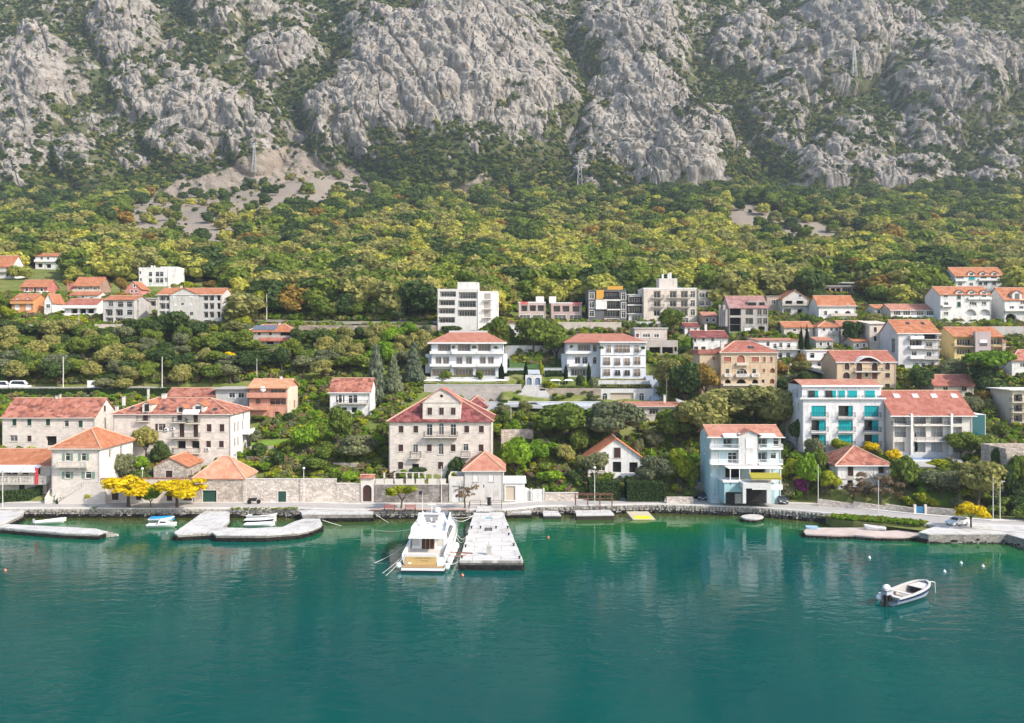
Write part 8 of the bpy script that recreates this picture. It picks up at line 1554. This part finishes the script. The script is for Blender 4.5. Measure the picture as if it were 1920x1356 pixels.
# ---------------------------------------------------------------- vehicles
TYRE = plain('tyre', (.015, .015, .015), .8); ALLOY = plain('alloy', (.45,.45,.46), .35, .6); CGL = plain('car_glass', (.02,.022,.025), .08, spec=.6); LAMP = plain('headlamp', (.6,.6,.6), .15, spec=.6); TAIL = plain('tail_lamp', (.35,.02,.02), .3)
def paint(nm, c): 
    m = plain(nm, c, .28, var=.03, spec=.5); return m
def car(label, p, head, m, L=4.15, name='parked_car', cat='car', prof=None, Wd=1.75):
    """head: direction the bonnet points, degrees ccw from +X"""
    r = empty(name, p, label, cat, rz=R(head)); w2 = Wd / 2
    prof = prof or [(-L/2, .35), (-L/2, .85), (-L/2+.12, 1.0), (-L/2+.55, 1.42), (-L/2+1.5, 1.5), (.35, 1.44), (1.05, 1.0), (L/2-.35, .86), (L/2, .62), (L/2, .32)]
    def ins(z): return w2 * (1 if z < 1.0 else 1 - .24 * (z - 1.0) / .5)
    n = len(prof); mb = MB(); vs = [(x, ins(z), z) for x, z in prof] + [(x, -ins(z), z) for x, z in prof]; mb.add(vs, [tuple(range(n)), tuple(range(2*n-1, n-1, -1))] + [(k, k+1, n+k+1, n+k) for k in range(n-1)] + [(n-1, 0, n, 2*n-1)]); obj('body', mb, m, r)
    top = [q for q in prof if q[1] > .98]; 
    for sg in (1, -1):
        q = MB(); a = [(x, z) for x, z in top]; cx_ = sum(x for x, z in a) / len(a); cz = sum(z for x, z in a) / len(a); q.poly(*[(cx_ + (x - cx_) * .84, sg * (ins(cz + (z - cz) * .72) + .012), cz + (z - cz) * .72) for x, z in a]); obj('side_window', q, CGL, r)
    for (i, nm) in ((len(top) - 1, 'windscreen'), (0, 'rear_window')):
        j = i - 1 if i else 1; (x0, z0), (x1, z1) = top[i], top[j]
        if not i and len(top) > 3: pass
        d = Vector((z1 - z0, 0, x0 - x1)).normalized() * (.012 if (x0 - x1) > 0 else -.012) ; s_ = 1 if i else -1; nx, nz = abs(z1 - z0), abs(x0 - x1); l_ = math.hypot(nx, nz); ox, oz = s_ * nx / l_ * .014, nz / l_ * .014
        q = MB(); f = lambda t: (x0 + (x1 - x0) * t + ox, z0 + (z1 - z0) * t + oz); (xa, za), (xb, zb) = f(.08), f(.92); q.poly((xa, ins(za) * .9, za), (xa, -ins(za) * .9, za), (xb, -ins(zb) * .88, zb), (xb, ins(zb) * .88, zb)); obj(nm, q, CGL, r)
    for x in (-L/2 + .75, L/2 - .8):
        for sg in (1, -1): q = MB(); q.cyl((x, sg * (w2 - .2), .32), (x, sg * (w2 + .015), .32), .32, .32, 14); wh = obj('wheel', q, TYRE, r); q = MB(); q.cyl((x, sg * (w2 + .016), .32), (x, sg * (w2 + .025), .32), .19, .19, 10); obj('rim', q, ALLOY, wh)
    for sg in (1, -1): q = MB(); q.box(L/2 - .12, sg * .62 - .2, .62, L/2 + .02, sg * .62 + .2, .78); obj('headlight', q, LAMP, r); q = MB(); q.box(-L/2 - .02, sg * .68 - .14, .72, -L/2 + .1, sg * .68 + .14, .98); obj('tail_light', q, TAIL, r)
    q = MB(); q.box(L/2 - .05, -.5, .36, L/2 + .03, .5, .52); obj('grille', q, RUBBER, r); q = MB(); q.box(L/2 + .005, -.26, .40, L/2 + .04, .26, .50); obj('number_plate', q, WHITE, r)
    return r
car('white hatchback parked under the golden yellow tree on the quay apron', P(1795, 985, z=1.64), 205, paint('white_car_paint', (.72,.72,.72)))
car('dark pickup like car parked furthest left beside the blue house', P(1316, 936, z=1.62), 262, paint('dark_blue_car_paint', (.03,.035,.05))); car('dark grey car parked by the white surfboard', P(1347, 937, z=1.62), 262, paint('grey_car_paint', (.10,.11,.12))); car('silver car inside the car port of the blue house', P(1411, 943, z=1.62) + Vector((0, 1.2, 0)), 268, paint('silver_car_paint', (.5,.5,.5))); car('black car deep in the car port of the blue house', P(1431, 943, z=1.62) + Vector((0, 1.6, 0)), 268, paint('black_car_paint', (.03,.03,.03))); car('dark car under the leafy shelter right of the blue house', P(1465, 943, z=1.62), 268, paint('dark_grey_car_paint', (.06,.07,.08)))
VAN = [(-2.4,.4),(-2.4,2.3),(-2.3,2.45),(1.2,2.45),(1.9,1.5),(2.4,1.2),(2.45,.4)]
def onpad(px, py): p = at(px, py); p.z = float(pads(np.array([p.x]), np.array([p.y]), G(np.array([p.x]), np.array([p.y])))[0]) + .14; return p
for (px, py, lb) in [(38, 732, 'white van on the lane behind the long clipped hedge'), (4, 733, 'white van cut off by the left edge on the lane behind the hedge')]:
    car(lb, onpad(px, py), 8, paint('white_car_paint', (.72,.72,.72)), 4.9, 'white_van', 'van', [(-2.4,.4),(-2.4,1.5),(-2.3,2.3),(-1.9,2.45),(1.1,2.45),(1.7,1.5),(2.4,1.15),(2.45,.4)], 1.95)
car('dark car on the upper road left of the white tower', onpad(752, 609) + Vector((0, 0, .1)), 178, paint('black_car_paint', (.03,.03,.03))); car('dark car half hidden on the hotel road behind the palazzo', onpad(925, 767) + Vector((0, 0, .05)), 5, paint('dark_grey_car_paint', (.06,.07,.08))); car('dark grey car on the hotel road below the stairway', onpad(1002, 767) + Vector((0, 0, .05)), 5, paint('grey_car_paint', (.10,.11,.12)))
car('white car parked near the cypress trees', onpad(1528, 700) + Vector((0, 0, .05)), 20, paint('white_car_paint', (.72,.72,.72)))
mc = empty('motorcycle', P(476, 945, z=1.62), 'black motorcycle parked by the garden wall', 'motorcycle', rz=R(12)); mc.scale = (1.25, 1.25, 1.35)
for x in (-.72, .72): q = MB(); q.cyl((x, -.07, .32), (x, .07, .32), .33, .33, 14); obj('wheel', q, TYRE, mc)
q = MB(); q.add([(-.9,-.14,.75),(-.9,.14,.75),(.5,.2,.9),(.5,-.2,.9),(-.6,-.12,.45),(-.6,.12,.45),(.35,.16,.4),(.35,-.16,.4)], [(0,1,2,3),(4,7,6,5),(0,4,5,1),(1,5,6,2),(2,6,7,3),(3,7,4,0)]); obj('body', q, IRON, mc); q = MB(); q.cyl((.75, 0, .32), (.45, 0, 1.1), .05, .05, 6); q.cyl((.45, -.38, 1.12), (.45, .38, 1.12), .03, .03, 6); obj('handlebar', q, STEEL, mc); q = MB(); q.box(.5, -.2, .8, .66, .2, 1.3); obj('fairing', q, plain('grey_car_paint', (.4,.4,.4), .3), mc); q = MB(); q.box(-.85, -.15, .76, .1, .15, .86); obj('seat', q, RUBBER, mc)
# ---------------------------------------------------------------- street furniture
for (px, lb) in [(730, 'left of the two red park benches on the quay'), (769, 'right of the two red park benches on the quay')]:
    b = empty('park_bench', P(px, 957, z=1.72), lb, 'bench'); RB = plain('faded_red_paint', (.38,.13,.11), .7)
    for k in range(3): q = MB(); q.box(-1.0, -.3 + k * .2, .42, 1.0, -.14 + k * .2, .47); obj('seat_slat', q, RB, b)
    for k in range(3): q = MB(); q.box(-1.0, .32, .55 + k * .17, 1.0, .37, .67 + k * .17); obj('back_slat', q, RB, b)
    for x in (-.95, .95): q = MB(); q.box(x - .05, -.3, 0, x + .05, -.22, .42); q.box(x - .05, .38, 0, x + .05, .46, 1.05); q.box(x - .05, -.215, .36, x + .05, .375, .415); obj('leg', q, IRON, b)
q = MB(); a, b = P(693, 957, z=1.72), P(875, 957.5, z=1.72); q.box(0, .2, .0, (b - a).x, 1.3, .035); o = obj('red_paving', q, plain('red_paving', (.45,.25,.20), .9, scale=1.2), None); o.location = a; o['kind'] = 'structure'
def lamp(label, px, yt, yb, z=None, head='ball', Y=None, arm=0):
    p = P(px, yb, z=z) if z is not None else at(px, yb) if Y is None else P(px, yb, Y); h_ = (yb - yt) * p.y / F; r = empty('street_lamp' if head else 'pole', p, label, 'lamp post' if head else 'pole'); q = MB(); rd = .07 if h_ < 9 else .11
    q.cyl((0, 0, -1), (0, 0, h_ - .25), rd * 1.3, rd * .8, 8); obj('pole', q, plain('pale_pole_paint', (.62,.60,.56), .6), r)
    if head == 'ball': q = MB(); q.sph((0, 0, h_), .27, .27, .25, 10, 7); obj('globe', q, WHITE, r); q = MB(); q.cyl((0, 0, h_ - .3), (0, 0, h_ - .2), .14, .16, 8); obj('collar', q, IRON, r)
    elif head == 'arm':
        q = MB(); q.cyl((0, 0, h_ - .3), (arm, 0, h_), .05, .04, 6); obj('arm', q, STEEL, r); q = MB(); q.box(arm - .35, -.12, h_ - .04, arm + .35, .12, h_ + .1); obj('lantern', q, STEEL, r)
    return r
for a in [('globe street lamp in front of the restaurant hedge',5,881,950,1.65), ('globe street lamp between the yellow trees',267,879,945,1.65), ('globe street lamp in front of the long garden wall',569.5,878,943,1.65), ('globe street lamp in front of the chalet hedge',1115,877,943,1.65)]: lamp(*a)
for a in [('tall slim lamp post in front of the palazzo terrace wall',827.5,872,943,1.65), ('tall slim pole at the roadside wall below the old hipped house',1647,897,961,1.65), ('tall pole left of the ruined stone house',1862,893,974,1.65)]: lamp(*a, head=None)
lamp('street lamp with lantern right of the golden quay tree', 1875, 903, 974, 1.65, 'arm', arm=.5); lamp('old wooden pole right of the blue house', 1534, 868, 945, 1.65, None)
for a in [('tall white lamp post at the left end of the long hedge',118.5,667,734), ('tall white lamp post at the right end of the long hedge',304,667,732), ('slim white lamp post above the pink house',481.5,671,714), ('white lamp post beside the low pale bungalow',1250,704,757), ('white lamp post right of the small cream cottage',1877,721,776), ('white lamp post below the white terrace house',148,575,624), ('slim dark pole in the garden right of the palazzo',958,762,805), ('pole in front of the long pale apartment block',311,556,612), ('lamp post beside the two cypress trees', 1478, 690, 720)]: lamp(*a, head=None)
lamp('road lamp with bent arm on the upper road', 500, 550, 603, None, 'arm', arm=.9)
sg = empty('road_sign', at(171, 735), 'white road sign board on two posts behind the long hedge', 'sign'); s = F / sg.location.y
for x in (-.6, .6): q = MB(); q.cyl((x, 0, -1), (x, 0, 2.9), .05, .05, 6); obj('post', q, STEEL, sg)
q = MB(); q.box(-1, -.09, 1.2, 1, -.052, 3.0); obj('board', q, WHITE, sg)
sf = MB(); n = 14; pts = []
for k in range(n + 1): t = k / n; pts.append((.36 * math.sin(math.pi * t) ** .7, 2.9 * t))
sf.add([(x, -.04, z) for x, z in pts] + [(-x, -.04, z) for x, z in reversed(pts)] + [(x, .04, z) for x, z in pts] + [(-x, .04, z) for x, z in reversed(pts)], [tuple(range(2*n+2)), tuple(range(4*n+3, 2*n+1, -1))] + [(k, (k+1) % (2*n+2), 2*n+2+(k+1) % (2*n+2), 2*n+2+k) for k in range(2*n+2)])
o = obj('surfboard', sf, GEL); o.location = P(1342, 927, z=1.62) + Vector((0, 1.6, 0.3)); o.location.z = 1.62 + .9; o.rotation_euler = (R(-8), 0, 0); tag(o, 'tall white surfboard standing behind the dark grey car', 'surfboard')
q = MB(); q.add([(-1.1,-1.0,0),(1.1,-1.0,0),(1.1,1.0,0),(-1.1,1.0,0),(-.12,-.1,3.0),(.12,-.1,3.0),(.12,.1,3.0),(-.12,.1,3.0)], [(4,5,6,7),(0,1,5,4),(1,2,6,5),(2,3,7,6),(3,0,4,7)]); o = obj('covered_boat', q, plain('pale_blue_cover', (.45,.58,.62), .7)); o.location = P(1386, 943, z=1.62); tag(o, 'pale blue wrapped dinghy cover standing at the car port corner', 'cover')
q = MB(); q.solid([(-2.2,0,2.6),(2.2,0,2.6),(2.2,3,2.9),(-2.2,3,2.9)], [(0,1,2,3)], .05); q.poly((-2.2,3,0),(2.2,3,0),(2.2,3,2.9),(-2.2,3,2.9)); o = obj('tarpaulin_shelter', q, plain('blue_tarp', (.015,.08,.17), .6)); o.location = P(1322, 930, z=1.62) + Vector((0, 1.0, 0)); tag(o, 'dark blue tarpaulin shelter behind the parked pickup', 'shelter')
# agave on the quay
ag = empty('agave', P(176, 956, z=1.6), 'spiky grey agave growing on the quay wall', 'plant'); rg = random.Random(2)
for k in range(22): a = k * 2.4; t = rg.uniform(.5, 1.3); q = MB(); d = Vector((math.cos(a), math.sin(a), 0)); sd = Vector((-d.y, d.x, 0)) * .09; e = d * .9 * t + Vector((0, 0, 1.1 - .5 * (t - .5))); q.add([tuple(-sd), tuple(sd), tuple(d * .5 * t + Vector((0,0,.55)) + sd), tuple(e), tuple(d * .5 * t + Vector((0,0,.55)) - sd)], [(0,1,2,3,4)]); obj('leaf', q, plain('agave_leaf', (.20,.25,.20), .6), ag)
# rubble heap on the building plot
rb = MB(); random.seed(9); c = at(1130, 606)
for k in range(60): boulder(rb, (random.gauss(0, 2.2), random.gauss(0, .8), random.uniform(0, 1.6)), random.uniform(.25, .7))
o = obj('rubble', rb, plain('broken_masonry', (.42,.27,.20), .9, var=.5, scale=.6)); o.location = c - Vector((0, 0, .5)); o['kind'] = 'stuff'; o['label'] = 'heap of broken masonry on the building plot'
# power line towers
_mpx = CX + F * mX / mY; _mpy = YH - F * (mZ - CH) / mY
def mhit(px, py): d = (_mpx - px) ** 2 + (_mpy - py) ** 2; return float(np.where(d < 30, mY, 9999).min()) if (d < 30).any() else hit(px, py)
def pylon(label, px, yt, yb, Y):
    p = P(px, yb, Y); h_ = (yb - yt) * Y / F; r = empty('pylon', p - Vector((0, 0, 2)), label, 'pylon'); w_ = h_ * .075; q = MB(); h_ += 2
    def at_(k, z): f = 1 - .8 * z / h_; return Vector(((-1, 1, 1, -1)[k] * w_ * f, (-1, -1, 1, 1)[k] * w_ * f, z))
    for k in range(4):
        q.cyl(at_(k, 0), at_(k, h_), .26, .2, 4)
        for j in range(8): z0, z1 = h_ * j / 8, h_ * (j + 1) / 8; q.cyl(at_(k, z0), at_((k + 1) % 4, z1),   .11, .11, 3, False); q.cyl(at_((k + 1) % 4, z0), at_(k, z1), .11, .11, 3, False)
    obj('lattice', q, STEEL, r)
    for z in (.72, .86, .97): q = MB(); q.cyl((-h_ * .14, 0, h_ * z), (h_ * .14, 0, h_ * z), .22, .22, 4); obj('cross_arm', q, STEEL, r)
pylon('lattice pylon on top of the pale scree spur on the left', 477, 268, 320, mhit(477, 320)); pylon('lattice pylon at the foot of the central cliffs', 1087, 290, 372, mhit(1087, 372)); pylon('lattice pylon below the bulging cliff right of centre', 1334, 300, 358, mhit(1334, 358)); pylon('lattice pylon high on the right hand cliffs', 1602, 85, 140, mhit(1602, 140))
# ---------------------------------------------------------------- haze
hz = MB(); hz.box(-1250, -25, -1.1, 1250, 1180, 720) ; hm = bpy.data.materials.new('haze'); hm.use_nodes = True; nt = hm.node_tree; nt.nodes.remove(nt.nodes['Principled BSDF']); pv = nt.nodes.new('ShaderNodeVolumePrincipled'); pv.inputs['Color'].default_value = (.80, .90, 1.0, 1); pv.inputs['Density'].default_value = HAZE; pv.inputs['Anisotropy'].default_value = .3; nt.links.new(pv.outputs[0], nt.nodes['Material Output'].inputs['Volume'])
if HAZE > 0:
    o = obj('haze', hz, hm); o['kind'] = 'stuff'; o['label'] = 'thin bluish haze in front of the mountain'
